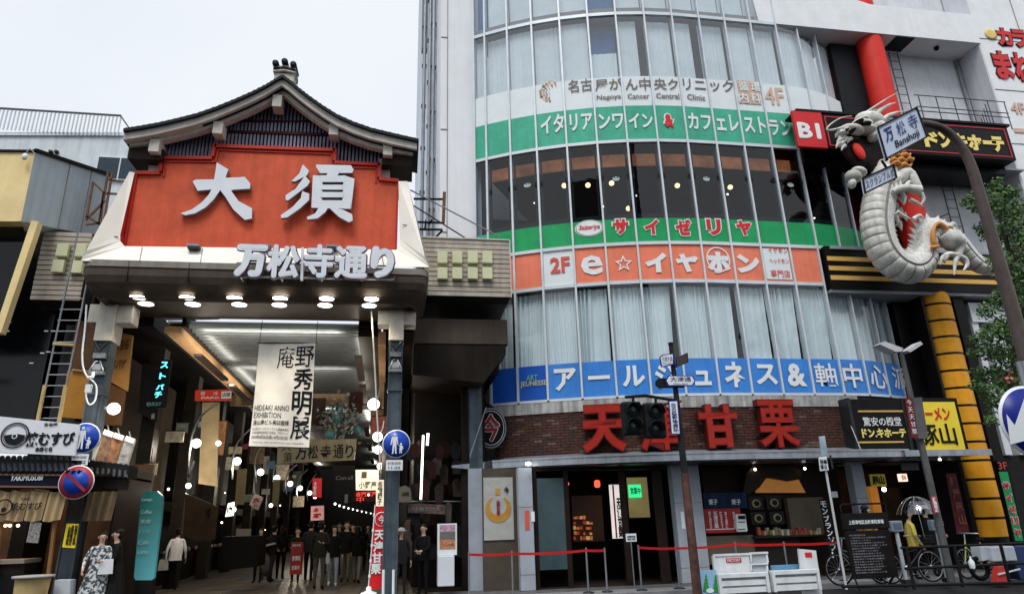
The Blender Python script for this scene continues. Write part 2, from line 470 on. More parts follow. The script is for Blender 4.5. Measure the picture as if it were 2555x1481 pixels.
# twelve downlights in the soffit
for row, yy, xs in ((0, 744, (344,467,585,699,815,927)), (1, 760.5, (364,481,597,697,811,921))):
    for x in xs:
        c = PZ(x, yy+(x-640)*.008, ZB-.012)
        b = B(); b.lathe((0,0,0), [(.17,0),(.17,.02)], downe, 20); b.lathe((0,0,0), [(.19,.006),(.19,.03),(.172,.03),(.172,.006)], bronzed, 20, cap=False)
        o = part('downlight', b, gate); o.location += c
        if x in (344,585,815,481,697,921):
            l = bpy.data.lights.new('downlight_lamp', 'SPOT'); l.energy = 95; l.color = (1,.88,.66); l.spot_size = R(120); l.spot_blend = .6; l.shadow_soft_size = .12
            lo_ = bpy.data.objects.new('downlight_lamp', l); COL.objects.link(lo_); lo_.parent = gate; lo_.location = c-gate.location+Vector((0,0,-.03))
# white posts of the gable
part('gable_post', B().slab([(372,384),(408,376),(404,430),(370,428)], GY+.1, .3, stone), gate)
part('gable_post', B().slab([(947,395),(974,400),(972,444),(947,443)], GY+.1, .3, stone), gate)
# slat wall of the gable
WY = GY+.22
b = B(); gab = [(395,420),(400,352),(540,312),(700,240),(840,312),(960,372),(952,430)]
b.slab(gab, WY+.05, .1, slatdark); part('gable_wall', b, gate)
b = B()
def undz(x):   # underside of the lower barge board, px
    L = [(326,366),(396,353),(466,335),(537,313),(618,283),(700,240),(760,271),(822,306),(890,337),(958,362),(1030,384)]
    for (a, c), (e, f) in zip(L, L[1:]):
        if a <= x <= e: return c+(f-c)*(x-a)/(e-a)
    return 400
x = 408
while x < 950:
    yt = undz(x)+3
    lo = 392 if x < 536 else (374+(x-536)*.03 if x < 836 else 406)
    for (ya, yb) in ((yt, 330+(x-600)*.03-4), (max(yt, 330+(x-600)*.03+5), lo+8)):
        if yb-ya > 6:
            a = P(x-(ya-400)*-.13*.0, ya, WY); c = P(x, yb, WY); xx = c.x
            b.box(xx, xx+.05, WY-.03, WY+.04, c.z, a.z, slatb)
    x += 9.2
part('gable_slat', b, gate, kind='stuff')
b = B(); b.bar(P(500,326,WY-.04), P(862,338,WY-.04), .07, maroon); b.bar(P(560,303,WY-.04), P(800,303,WY-.04), .05, maroon); part('gable_rail', b, gate)
# curved barge boards
top = [(312,321),(352,315),(396,307),(444,296),(491,284),(540,267),(587,248),(628,230),(664,212),(690,196),(705,188),
       (722,200),(745,220),(771,240),(805,264),(840,286),(882,305),(925,320),(983,334),(1041,346)]
def thick(pts, th, Y, dep, m, b):
    n = len(pts)
    for i in range(n-1):
        a, c = P(*pts[i], Y), P(*pts[i+1], Y); 
        ta, tb = th(i/(n-1)), th((i+1)/(n-1)); d = Vector((0, dep, 0))
        b.hexa([a-Vector((0,0,ta)), c-Vector((0,0,tb)), c-Vector((0,0,tb))+d, a-Vector((0,0,ta))+d, a, c, c+d, a+d], m)
BY = GY-.5
b = B(); thick(top, lambda t: .31, BY, .22, stone, b); part('upper_barge_board', b, gate)
low = [(x+(6 if x < 705 else -6), y+31) for x, y in top]; low[0] = (325,350); low[-1] = (1030,372)
b = B(); thick(low, lambda t: .16, BY+.2, .2, stone, b); part('lower_barge_board', b, gate)
mid = [(x, y+26) for x, y in top]
b = B(); thick(mid, lambda t: .07, BY+.1, .3, tiled, b); part('shadow_board', b, gate)
# roof covering: dark tile edge and the slopes behind it
b = B()
tt = [(x, y-2) for x, y in top]; tt[0] = (308,320); tt[-1] = (1045,346)
thick(tt, lambda t: .08, BY-.09, 1.7, tiled, b)
part('roof_covering', b, gate)
rows = B()
for i in range(len(tt)-1):
    for k in range(3):
        a = P(*tt[i], BY-.09).lerp(P(*tt[i+1], BY-.09), (k+.5)/3); rows.tube([a+Vector((0,-.003,-.02)), a+Vector((0,1.7,-.035))], .032, tiled, 6)
part('roof_tile', rows, gate, kind='stuff')
b = B(); thick(low, lambda t: .05, BY+.42, 1.1, bronzed, b)
for e in ((low[0], 1), (low[-1], -1)):
    a = P(*e[0], BY+.3); b.box(min(a.x, a.x+.8*e[1]), max(a.x, a.x+.8*e[1]), BY+.3, BY+1.2, a.z-.50, a.z-.2, bronzed)
part('eave_soffit', b, gate)
for px in ((388,362),(546,318),(693,252),(834,322),(968,372)):
    a = P(px[0], px[1]-12, BY+.16)
    b = B(); b.box(a.x-.12, a.x+.12, BY+.12, BY+.5, a.z-.34, a.z+.02, stone); part('eave_block', b, gate, bevel=.01)
# ridge ornament
c = P(708, 190, BY); ro = B()
ro.box(c.x-.25, c.x+.25, BY+.05, BY+.5, c.z-.1, c.z+.12, stone)
for k in range(3):
    z = c.z+.12+k*.06
    ro.add([(c.x-.28,BY-.02,z),(c.x,BY-.02,z+.05),(c.x+.28,BY-.02,z),(c.x+.28,BY-.02,z+.035),(c.x,BY-.02,z+.085),(c.x-.28,BY-.02,z+.035)]+[(c.x-.28,BY+.5,z),(c.x,BY+.5,z+.05),(c.x+.28,BY+.5,z),(c.x+.28,BY+.5,z+.035),(c.x,BY+.5,z+.085),(c.x-.28,BY+.5,z+.035)],
           [(0,1,4,5),(1,2,3,4),(0,6,7,1),(1,7,8,2),(5,4,10,11),(4,3,9,10),(0,5,11,6),(2,8,9,3)], stone if k != 1 else tiled)
rg = part('ridge_block', ro, gate)
for dx, dz in ((-.225,.345),(0,.42),(.225,.345)):
    b = B(); b.lathe((c.x+dx, BY-.1, c.z+dz), [(.02,0),(.075,0),(.085,.03),(.085,.5),(.02,.5)], tiled, 14, 'y'); part('ridge_tile', b, rg)
# columns and their cross shaped brackets
for (x0, y0, x1, y1, sx0, sx1, sy, cx0, cx1) in ((219,748,329,803,241,285,849,237,281),(943,760,1038,808,971,1008,848,976,1006)):
    Yc = 16.2
    X0, X1, Z0, Z1 = rect(x0, y0, x1, y1, Yc)
    b = B(); b.box(X0, X1, Yc+.05, Yc+.5, Z0, ZB, stone); part('column_bracket', b, gate, bevel=.012)
    S0, S1, T0, _ = rect(sx0, y0, sx1, sy, Yc)
    b = B(); b.box(S0, S1, Yc, Yc+.045, T0, ZB, stone); b.box(S0, S1, Yc+.045, Yc+.55, T0, Z0-.003, stone); part('bracket_stem', b, gate, bevel=.01)
    C0, C1, _, _ = rect(cx0, 850, cx1, 900, Yc); cm = (S0+S1)/2; w = .17
    b = B(); b.box(cm-w, cm-w+.035, Yc+.1, Yc+.44, 0, T0, steel); b.box(cm+w-.035, cm+w, Yc+.1, Yc+.44, 0, T0, steel); b.box(cm-w+.035, cm+w-.035, Yc+.13, Yc+.16, 0, T0, steel)
    b.box(cm-w-.02, cm+w+.02, Yc+.08, Yc+.46, T0-1.25, T0-1.2, steel)
    col_ = part('column', b, gate)
    # little lantern-like fitting under the bracket
    b = B(); b.box(cm-.13, cm+.13, Yc-.02, Yc+.1, T0-.42, T0-.3, galv); b.box(cm-.16, cm+.16, Yc-.03, Yc+.1, T0-.8, T0-.72, galv)
    b.tube([(cm-.15,Yc-.02,T0-.72),(cm-.05,Yc-.02,T0-.5),(cm+.05,Yc-.02,T0-.5),(cm+.15,Yc-.02,T0-.72)], .02, galv, 6)
    b.box(cm-.09, cm+.09, Yc-.025, Yc-.0, T0-.7, T0-.56, mat('fitting_plate', (.35,.36,.38), .5)); b.tube([(cm-.13,Yc,T0-.05),(cm,Yc-.05,T0-.28),(cm+.13,Yc,T0-.05)], .03, darkst, 6)
    part('column_fitting', b, gate)
# side wings of grey siding planks with pale green boxes
def wing(x0, x1, z0, z1, Y, n, boxes, sk=0):
    b = B(); b.box(x0, x1, Y+.03, Y+.6, z0, z1, wooddk); b.box(x0, x1+.0, Y+.6, Y+2.2, z0-.01, z1-.4, bronze); part('wing_core', b, gate)
    h = (z1-z0)/n
    for k in range(n):
        b = B(); d = random.uniform(-.004, .004)
        b.box(x0+sk*k/n, x1, Y+d, Y+.03, z0+k*h+.012, z0+(k+1)*h-.012, wood); part('siding_plank', b, gate)
    for (X0, X1, Z0, Z1) in boxes:
        b = B(); b.box(X0, X1, Y-.13, Y-.01, Z0, Z1, lime); part('square_box', b, gate, bevel=.012)
WGY = 16.5
X0 = P(1040,660,WGY).x; X1 = P(1272,670,WGY).x; Z1 = P(1160,597,WGY).z; Z0 = P(1160,739,WGY).z
bx = []
for cx_ in (1104,1141,1179.5,1216):
    for cy_ in (642,681.5):
        a0, a1, c0, c1 = rect(cx_-12.5, cy_-14.5, cx_+12.5, cy_+14.5, WGY-.1); bx.append((a0, a1, c0, c1))
wing(X0, X1, Z0, Z1, WGY, 12, bx)
b = B(); b.box(X1+.002, X1+.03, WGY-.02, WGY+.6, Z0, Z1+.03, stone); b.box(X0, X1, WGY-.03, WGY+.7, Z1+.002, Z1+.04, stone); part('wing_trim', b, gate)
X0 = P(74,748,WGY).x; X1 = P(215,660,WGY).x; Z1 = P(160,578,WGY).z; Z0 = P(160,749,WGY).z
bx = []
for cx_, cy_ in ((156,624),(200,625),(145,664),(191,666)):
    a0, a1, c0, c1 = rect(cx_-15, cy_-15.5, cx_+15, cy_+15.5, WGY-.1); bx.append((a0, a1, c0, c1))
wing(X0, X1, Z0, Z1, WGY, 14, bx)
# spot fittings above the street name
for px, py in ((482,611),(660,612),(829,613)):
    a = P(px, py, GY-.5); b = B(); b.box(-.14,.14,-.02,.16,-.03,.03, galv); b.box(-.12,.12,-.01,.14,-.09,-.031, darkst); b.box(-.02,.02,.161,.5,-.02,.02, darkst)
    o = part('spot_fitting', b, gate); o.location += a
# street name in round white letters on rails
ny = FY-.35
nm = thing('street_name_letters', 'rounded white street name letters standing along the lower edge of the gate', 'sign letters', P(780, 655, ny))
for ch, x0, y0, x1, y1 in (('万',588,613,668,694),('松',668,614,749,697),('寺',760,613,834,696),('通',836,617,918,698),('り',925,618,984,697)):
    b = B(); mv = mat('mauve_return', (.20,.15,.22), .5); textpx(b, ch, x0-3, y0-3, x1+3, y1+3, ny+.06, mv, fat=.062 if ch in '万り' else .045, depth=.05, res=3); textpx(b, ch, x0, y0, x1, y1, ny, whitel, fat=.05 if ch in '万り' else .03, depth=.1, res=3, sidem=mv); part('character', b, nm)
b = B(); b.bar(P(590,656,ny+.07), P(984,664,ny+.07), .035, galv); b.bar(P(590,690,ny+.07), P(984,697,ny+.07), .04, galv); b.bar(P(755,618,ny+.05), P(753,700,ny+.05), .06, whitel)
for x in (600,700,800,900,984): b.bar(P(x,690,ny+.08), P(x,690,ny+.08)+Vector((0,.5,.0)), .03, galv)
part('mounting_rail', b, nm)
# ================================================================ curved glass building
CCX, CCY, CR = 9.0, 30.1, 13.1
def gc(x, off=0.0):
    """plan of the glass front: arc left of x=9, straight beyond; off = metres in front of the glass"""
    if x >= CCX: return Vector((x, 17.0-off+.1*max(0, x-12.2)**2, 0))
    a = math.asin((CCX-x)/CR)
    return Vector((CCX-(CR+off)*math.sin(a), CCY-(CR+off)*math.cos(a), 0))
def gcz(x, z, off=0.0): v = gc(x, off); v.z = z; return v
MX = [2.1,2.46,3.18,3.96,4.85,5.75,6.66,7.60,8.55,9.50,10.43,11.37,12.30,13.15,13.98,14.75]
def zat(px, py, X):     # height of pixel row at a glass mullion
    Y = gc(X).y; return P(px, py, Y).z
Zb0, Zb1, Zo0, Zo1 = 4.72, 5.74, 8.02, 9.22
Zg1 = P(1590.6, 537.8, 17.).z            # top of the lower green strip
Zi0 = 12.67; Zi1 = P(1627, 259.5, 17.).z; Zw1 = P(1623, 187, 17.).z; Zt = 17.55; Zt2 = 21.4
print('Z', Zg1, Zi1, Zw1)
alu = mat('pale_aluminium', S(225,232,238,.85), .4, metal=.2, var=.08)
glass = glassmat('clear_glass', (.93,.965,.98), .9, .02, .03)
glassu = glassmat('sky_glass', (.93,.965,.98), .95, .03, .10)
glassd = glassmat('dark_glass', (.62,.70,.76), .9, .01, .012)
curt = mat('curtain_cloth', (.72,.80,.825), .9, var=.06, scale=1.0)
blind = mat('blind_cloth', (.72,.80,.84), .9, var=.10, scale=.8)
blueblind = mat('blue_screen', S(64,110,160,.9), .8, var=.15)
inter = mat('interior_dark', (.035,.034,.033), .8, var=.3)
slabm = mat('floor_slab', (.22,.22,.22), .8)
bld = thing('curved_glass_building', 'tall corner building with curved glass curtain wall, white tower wall and coloured sign bands', 'building', (9, 19, 0))
def band(b, x0, x1, z0, z1, off, t, m, n=1):
    for k in range(n):
        a, c = x0+(x1-x0)*k/n, x0+(x1-x0)*(k+1)/n
        p0, p1 = gcz(a, z0, off), gcz(c, z0, off); q0, q1 = gcz(a, z0, off-t), gcz(c, z0, off-t); h = Vector((0,0,z1-z0))
        b.hexa([p0, p1, q1, q0, p0+h, p1+h, q1+h, q0+h], m)
    return b
# panes
for fl, (z0, z1, gm, i0, i1) in enumerate(((Zb1, Zo0, glass, 1, 15), (Zg1, Zi0, glassd, 0, 15), (Zw1, Zt, glassu, 0, 15), (Zt, Zt2, glassu, 0, 12))):
    for i in range(i0, i1):
        b = B(); x0, x1 = MX[i]+.03, MX[i+1]-.03
        b.quad(gcz(x0, z0), gcz(x1, z0), gcz(x1, z1), gcz(x0, z1), gm); part('window_pane', b, bld)
# mullions and rails
for i, x in enumerate(MX):
    z0 = Zb0; z1 = Zt2 if i <= 12 else (Zt if i < 15 else Zo0)
    b = B(); band(b, x-.027, x+.027, z0, z1, .07, .16, alu); part('mullion', b, bld)
for z, h, i0, i1 in ((Zb0, .07, 1, 15), (Zo0, .1, 1, 12), (Zo1, .1, 0, 15), (Zi0, .1, 0, 12), (Zt, .12, 0, 12), (Zt2, .1, 0, 12)):
    for i in range(i0, i1):
        b = B(); band(b, MX[i]+.03, MX[i+1]-.03, z-h/2, z+h/2, .055, .12, alu); part('rail', b, bld)
# dark opening frames of the third floor
blkf = mat('black_window_frame', (.02,.025,.03), .4)
for i in range(0, 15):
    x0, x1 = MX[i]+.06, MX[i+1]-.06
    if x1-x0 < .4: continue
    b = B()
    for s_, e_ in ((x0, x0+.05), (x1-.05, x1)): band(b, s_, e_, Zg1, Zi0-.06, -.02, .05, blkf)
    band(b, x0+.05, x1-.05, Zg1, Zg1+.16, -.02, .05, blkf)
    for s_ in (x0, x1-.06):
        band(b, s_, s_+.06, Zg1+1.35, Zg1+1.5, .02, .06, blkf)
    part('window_frame', b, bld)
# curtains of the second floor: one wavy sheet per bay
def curtain(x0, x1, z0, z1, off, m, seed, amp=.065, waves=8, lean=0.):
    rnd = random.Random(seed); ph = rnd.random()*6; w = waves*(.8+.5*rnd.random()); tw = rnd.uniform(-1.2, 1.2)*lean
    ph2 = rnd.random()*6; gl = rnd.uniform(0, .03); gr = rnd.uniform(0, .12)*lean; k2 = rnd.uniform(1.5, 3.2)
    def fn(u, v):
        x = x0+gl*(1-v)*.6+(x1-x0-(gl+gr)*(1-v)*.6)*u + tw*.10*(1-v)*math.sin(u*math.pi)
        uu = u+.08*math.sin(k2*u*3+ph2)*(1-.4*v)
        d = amp*(.65+.35*math.sin(9*uu+ph2))*(2*abs(math.sin(uu*w*math.pi+ph+tw*(1-v)*.8))**.75-1)+amp*.35*math.sin(uu*w*5.3+ph2)
        p = gcz(x, z0+(z1-z0)*v, off+d); return p
    b = B(); b.grid(fn, 64, 8, m); return b
for i in range(1, 15):
    part('curtain', curtain(MX[i]+.01, MX[i+1]-(.0,.03,.10,.02,.0,.14,.04)[i*5 % 7], Zb1-.3, Zo0-.1, -.19, curt, i*37+5, amp=(.06,.085,.07)[i % 3], waves=(7,10,8.5,6)[i*3 % 4], lean=(1,.3,1.6,.6)[i % 4]), bld)
# fourth floor sheers and blinds with gaps
for i in range(0, 15):
    if i in (2,): pass
    m_ = blind
    top_ = Zt-.15
    if i in (6, 8): b = curtain(MX[i]+.02, MX[i+1]-.26, Zw1-.4, top_, -.2, m_, i*7+3, .02, 5)
    else: b = curtain(MX[i]+.02, MX[i+1]-.04, Zw1-.4, top_ if i not in (5,) else Zt-1.4, -.16-.06*(i % 2), m_, i*7+3, .018, 6)
    part('blind', b, bld)
    if i in (5,):
        b = B(); band(b, MX[i]+.02, MX[i+1]-.02, Zt-1.4, Zt-.1, -.4, .04, blueblind); part('blue_screen', b, bld)
    if i < 12:
        b = B(); band(b, MX[i]+.02, MX[i+1]-.02, Zt+.1, Zt2-.1, -.3, .04, blueblind if i in (0, 5) else blind); part('blind', b, bld)
# floor slabs, back walls, rooms
for z in (Zb0-.25, Zo0+.1, Zi0+.1, Zt+.02):
    b = B()
    for i in range(15): band(b, MX[i], MX[i+1], z, z+.35, -.12, 5.0, slabm)
    part('floor_slab', b, bld)
b = B(); b.box(2.3, 16, 23.2, 23.3, Zo1, Zi0, inter); b.box(2.35, 2.45, 19.2, 23.2, Zo1, Zi0, inter); b.box(14.9, 15.0, 18.0, 23.2, Zo1, Zi0, inter)
for i in range(15): band(b, MX[i], MX[i+1], Zi0-.12, Zi0-.07, -.1, 5.8, inter); band(b, MX[i], MX[i+1], Zo1+.05, Zo1+.1, -.1, 5.8, inter)
part('restaurant_room', b, bld)
cove = emat('cove_glow', (1.0,.42,.18), .9)
b = B()
for i in range(0, 13): band(b, MX[i], MX[i+1], Zi0-.50, Zi0-.10, -.55, .1, mat('cove_panel', (.52,.19,.08), .6, var=.5, scale=1.3, emit=.24))
part('cove_panel', b, bld)
b = B()
for i in range(15): band(b, MX[i], MX[i+1], Zw1-2, Zt, -1.2, .05, mat('room_back', S(120,135,145,.6), .9, var=.2)); band(b, MX[i], MX[i+1], Zb1-1, Zo0, -.9, .05, mat('room_back2', S(60,85,100,.6), .9))
for i in range(12): band(b, MX[i], MX[i+1], Zt, Zt2, -1.2, .05, MATS['room_back'])
part('room_wall', b, bld)
# pendants of the third floor
pend = emat('pendant_glow', (1.0,.66,.30), 2.2); dot = emat('spot_glow', (1,.95,.85), 3.0)
for px, py, dd in ((1408,463,1.0),(1467,462,1.3),(1526,457,.9),(1690,463,1.2),(1822,467,1.6),(1568,520,2.2)):
    c = P(px, py, 17.6+dd*.5); b = B(); b.ell((0,0,0), .085,.085,.08, pend, 10, 8); b.tube([(0,0,.07),(0,0,1.2)], .008, blkf, 4)
    o = part('pendant_lamp', b, bld); o.location += c
for i in range(15):
    x = random.uniform(2.9, 14.5); p = gcz(x, random.uniform(Zg1+.3, Zi0-.9), -random.uniform(.5, 4)); r = random.uniform(.02, .04)
    b = B(); b.ell((0,0,0), r,r,r, dot, 6, 4); o = part('spot_lamp', b, bld); o.location += p
decal = mat('decal_pale', S(185,200,205,.8), .5)
for px, py in ((1316,461),(1537,445),(1762,445),(1972,460)):
    x = P(px, py, 17.1).x
    for _ in range(3): x = P(px, py, gc(x).y).x
    z = P(px, py, gc(x, .02).y).z
    b = B(); b.add([gcz(x+.11*math.cos(q), z+.075*math.sin(q)-.01, .012) for q in [math.pi*2*k/14 for k in range(14)]], [tuple(range(14))], decal)
    for dx in (-.04, .045): b.add([gcz(x+dx+.02*math.cos(q), z+.03+.018*math.sin(q), .016) for q in [math.pi*2*k/8 for k in range(8)]], [tuple(range(8))], black)
    part('window_sticker', b, bld)
# white tower wall left of the glass
tw = mat('tower_white', (.80,.82,.86), .7, var=.04, scale=1.2, streak=.03, bump=.15, bscale=12)
TX0 = P(1098, 400, 19.1).x; TX1 = 2.15
b = B(); b.box(TX0, TX1, 19.1, 21.5, 6.5, 34, tw); b.box(TX1, 20, 23.6, 40, 0, 34, tw); b.box(2.2, 2.32, 19.3, 23.6, 6.5, 34, tw); part('tower_wall', b, bld)
b = B()
x_ = P(1108, 100, 19.0).x
for z in (10.2, 13.9, 17.6, 21.4): b.box(TX0+.01, x_+.12, 19.08, 19.098, z, z+.02, jm)
b.box(x_+.12, x_+.14, 19.08, 19.098, 5, 34, jm)
part('wall_joint', b, bld, kind='stuff')
X2 = P(1075, 300, 23).x
b = B(); b.box(X2, TX0-.01, 21.5, 36, 7, 34, mat('tower_side', S(222,230,240,.85), .7, var=.04)); b.box(X2-.45, X2-.002, 26, 36, 7, 33.2, MATS['tower_side']); part('stair_wall', b, bld)
for px, y0, y1 in ((1058, 24.0, 0), (1072, 22.4, 0), (1081, 21.45, 0)):
    c = P(px, 200, y0-.2); b = B(); b.tube([(c.x, y0-.2, 5), (c.x, y0-.2, 34)], .07, galv, 8)
    for z in range(6, 34, 2): b.box(c.x-.1, c.x+.1, y0-.24, y0-.02, z, z+.06, darkst)
    part('drain_pipe', b, bld)
b = B(); c0 = P(1060, 135, 25); b.box(c0.x-.15, c0.x+.1, 24.6, 25, c0.z, 34, mat('duct_grey', S(120,128,135,.7), .6)); part('duct', b, bld)

# ---------------- sign bands (each pane film its own part)
def signband(name, label, i0, i1, z0, z1, m, off=.012, special={}):
    t = thing(name, label, 'sign', gcz((MX[i0]+MX[i1])/2, z0))
    for i in range(i0, i1):
        b = B(); band(b, MX[i]+.032, MX[i+1]-.032, z0, z1, off, .02, special.get(i, m)); part('sign_panel', b, t)
    return t
def curved_text(t, body, cx, cz, w, h, m, off=.025, name='character', **kw):
    b = B(); base = cx
    def fn(x, y, d):
        return gcz(base+x, cz+y, off+d)
    put_text(b, body, (0,0,0), w, h, m, fn=fn, depth=.006, **kw)
    return part(name, b, t)
def gx(px, py):
    x = P(px, py, 17.0).x
    for _ in range(4): x = P(px, py, gc(x).y).x
    return x
def ctext(t, body, x0, y0, x1, y1, m, **kw):
    a, c = gx(x0, (y0+y1)/2), gx(x1, (y0+y1)/2); xm = (a+c)/2; Y = gc(xm).y
    z0, z1 = P((x0+x1)/2, y1, Y).z, P((x0+x1)/2, y0, Y).z
    return curved_text(t, body, xm, (z0+z1)/2, c-a, z1-z0, m, **kw)
z7 = lambda x, y: (1180+x/2.4356, y/2.4356)
z8 = lambda x, y: (1180+x/2.4356, 580+y/2.4356)
def cz(t, body, x0, y0, x1, y1, m, Z=z7, **kw):
    a = Z(x0, y0); c = Z(x1, y1); return ctext(t, body, a[0], a[1], c[0], c[1], m, **kw)
signblue = mat('sign_blue', S(58,128,208,1.15), .4, var=.13, scale=1.6, streak=.10)
signblued = mat('sign_deep_blue', S(22,84,180,1.1), .45, var=.09, scale=1.2)
sgreen = mat('sign_green', S(22,150,88,1.15), .4, var=.15, scale=1.6, streak=.10)
steal = mat('sign_teal', S(64,168,138,1.1), .4, var=.15, scale=1.6, streak=.10)
sorange = mat('sign_orange', S(242,126,98,1.1), .4, var=.11, scale=1.6, streak=.08)
swhite = mat('sign_white', S(226,234,236,1.0), .45, var=.04)
lwhite = mat('sign_letter_white', (.8,.83,.84), .45, var=.03)
lred = mat('sign_letter_red', S(208,40,44,1.0), .45, var=.05)
lgrey = mat('sign_letter_grey', S(120,112,108,.9), .5, var=.08)
lbeige = mat('sign_letter_beige', S(214,184,166,.95), .5, var=.05)
lpink = mat('sign_letter_pink', S(218,92,80,.95), .5, var=.05)

t = signband('window_sign', 'long blue window sign with white Japanese letters above the brick shop front', 1, 15, Zb0+.04, Zb1, signblue, special={1: signblued, 2: signblued})
for k, (ch, x0, y0, x1, y1) in enumerate((('ア',495,825,630,960),('ー',700,868,832,892),('ル',905,808,1045,935),('ジ',1105,800,1240,945),('ュ',1345,838,1445,928),
        ('ネ',1525,785,1650,940),('ス',1715,800,1845,925),('&',1905,795,2020,935),('軸',2075,795,2205,935))):
    cz(t, ch, x0, y0, x1, y1, lwhite, Z=z8, bold=.035 if ch != '軸' else .012)
z6 = lambda x, y: (2055+x/2.922, 620+y/2.922)
for ch, x0, y0, x1, y1 in (('中',140,840,275,1015),('心',335,850,455,1020),('派',500,865,600,1030)): cz(t, ch, x0, y0, x1, y1, lwhite, Z=z6, bold=.018)
cz(t, 'ART', 325, 865, 395, 900, mat('sign_letter_teal', S(120,185,170,.9), .5), Z=z8, bold=.02); cz(t, 'JEUNESSE', 290, 900, 450, 940, mat('sign_letter_cream', S(205,205,150,.9), .5), Z=z8, bold=.02)
ring = lambda t, X, z, rx, rz, w, m, off=.03: part('emblem_ring', B().add([gcz(X+rx*k2*math.cos(q), z+rz*k2*math.sin(q), off) for q in [2*math.pi*k/28 for k in range(28)] for k2 in (1, 1-w)],
        [(2*k, 2*((k+1) % 28), 2*((k+1) % 28)+1, 2*k+1) for k in range(28)], m), t)
x_ = gx(2295, 945); z_ = P(2295, 945, 17).z; ring(t, x_-.05, z_, .26, .42, .1, swhite); ctext(t, '総', 2281, 925, 2309, 972, swhite, bold=.01)

t = signband('window_sign', 'salmon orange window sign band with white Japanese letters and a 2F panel', 1, 12, Zo0+.05, Zo1-.05, sorange, special={3: swhite})
cz(t, '2F', 470, 150, 590, 245, lpink, Z=z8, bold=.03); cz(t, 'e', 655, 140, 790, 258, lwhite, Z=z8, bold=.022)
cz(t, 'イ', 1045, 125, 1180, 243, lwhite, Z=z8, bold=.07); cz(t, 'ヤ', 1232, 130, 1370, 243, lwhite, Z=z8, bold=.07)
cz(t, 'ホ', 1420, 120, 1560, 248, lwhite, Z=z8, bold=.07); cz(t, 'ン', 1600, 135, 1740, 248, lwhite, Z=z8, bold=.07)
a = z8(1488, 165); X = gx(*a); z = P(a[0], a[1], gc(X).y).z; ring(t, X, z, .37, .40, .1, lwhite, .034)
a = z8(915, 190); X = gx(*a); z = P(a[0], a[1], gc(X).y).z
def star(r1, r2): return [(r1 if k % 2 == 0 else r2, math.pi/2+k*math.pi/5) for k in range(10)]
so, si = star(.27, .12), star(.18, .075)
part('star', B().add([gcz(X+r*math.cos(q)*.95, z+r*math.sin(q), .03) for r, q in so]+[gcz(X+r*math.cos(q)*.95, z+r*math.sin(q), .03) for r, q in si],
     [(k, (k+1) % 10, (k+1) % 10+10, k+10) for k in range(10)], lwhite), t)
b = B(); band(b, MX[10]+.06, MX[11]-.06, Zo0+.12, Zo1-.1, .03, .01, swhite); part('sign_panel', b, t)
for s_, y0, y1 in (('イヤホン',95,128),('ヘッドホン',160,192),('専門店',230,275)): cz(t, s_, 1778+y0*.12, y0, 1895+y0*.12, y1, lpink, Z=z8, bold=.012, off=.042)

t = signband('window_sign', 'bright green window sign strip with red Japanese letters below the dark windows', 0, 15, Zo1+.05, Zg1, sgreen, special={0: steal})
for ch, x0, y0, x1, y1 in (('サ',850,1335,945,1425),('イ',1040,1335,1130,1425),('ゼ',1230,1335,1325,1432),('リ',1418,1335,1505,1430),('ヤ',1598,1342,1690,1432)):
    cz(t, ch, x0-7, y0-7, x1+7, y1+7, lwhite, bold=.10, off=.022); cz(t, ch, x0, y0, x1, y1, lred, bold=.055, off=.032)
a = z7(707, 1388); X = gx(*a); z = P(a[0], a[1], gc(X).y).z
def oval(t, X, z, rx, rz, m, off): part('emblem_oval', B().add([gcz(X+rx*math.cos(q), z+rz*math.sin(q), off) for q in [2*math.pi*k/28 for k in range(28)]], [tuple(range(28))], m), t)
oval(t, X, z, .41, .27, lwhite, .02); oval(t, X, z, .385, .25, sgreen, .026); oval(t, X, z, .365, .235, lwhite, .032)
cz(t, 'Saizeriya', 642, 1368, 772, 1404, lred, bold=.02, off=.038, shear=.3)

t = signband('window_sign', 'teal green window sign band with white letters and a red ampersand', 0, 12, Zi0+.05, Zi1, steal)
for s_, x0, y0, x1, y1 in (('イタ',412,700,555,812),('リア',588,692,728,795),('ンワ',762,692,915,785),('イン',945,690,1092,780),
        ('カフ',1305,693,1445,790),('ェレ',1478,700,1612,800),('スト',1645,712,1775,812),('ラン',1800,735,1930,830)):
    cz(t, s_, x0, y0, x1, y1, lwhite, bold=.03)
cz(t, '&', 1152, 690, 1232, 785, lwhite, bold=.10, off=.022); cz(t, '&', 1162, 697, 1218, 775, lred, bold=.05, off=.034)

t = signband('window_sign', 'white clinic window sign with grey Japanese and English lettering and a dotted emblem', 0, 15, Zi1, Zw1, swhite)
for s_, x0, y0, x1, y1 in (('名古',578,485,725,560),('屋が',742,480,905,552),('ん中',925,478,1078,550),('央ク',1098,480,1245,550),('リニ',1275,485,1410,552),('ック',1440,490,1580,562)):
    cz(t, s_, x0, y0, x1, y1, lgrey, bold=.012)
for s_, x0, y0, x1, y1 in (('Nagoya',752,578,900,612),('Cancer',938,572,1072,602),('Central',1112,570,1252,602),('Clinic',1300,578,1408,612)):
    cz(t, s_, x0, y0, x1, y1, lgrey, bold=.02)
cz(t, '4F', 1772, 535, 1885, 640, lbeige, bold=.02)
a = z7(1600, 490); c = z7(1750, 640); xa, xc = gx(*a), gx(*c); zz0, zz1 = P(c[0], c[1], 17).z, P(a[0], a[1], 17).z
b = B(); band(b, xa, xc, zz0, zz1, .03, .01, lbeige); part('stamp', b, t)
for s_, x0, y0, x1, y1 in (('循',1610,500,1668,558),('環',1685,505,1742,562),('内',1610,570,1668,628),('科',1685,572,1742,632)): cz(t, s_, x0, y0, x1, y1, swhite, bold=.02, off=.045)
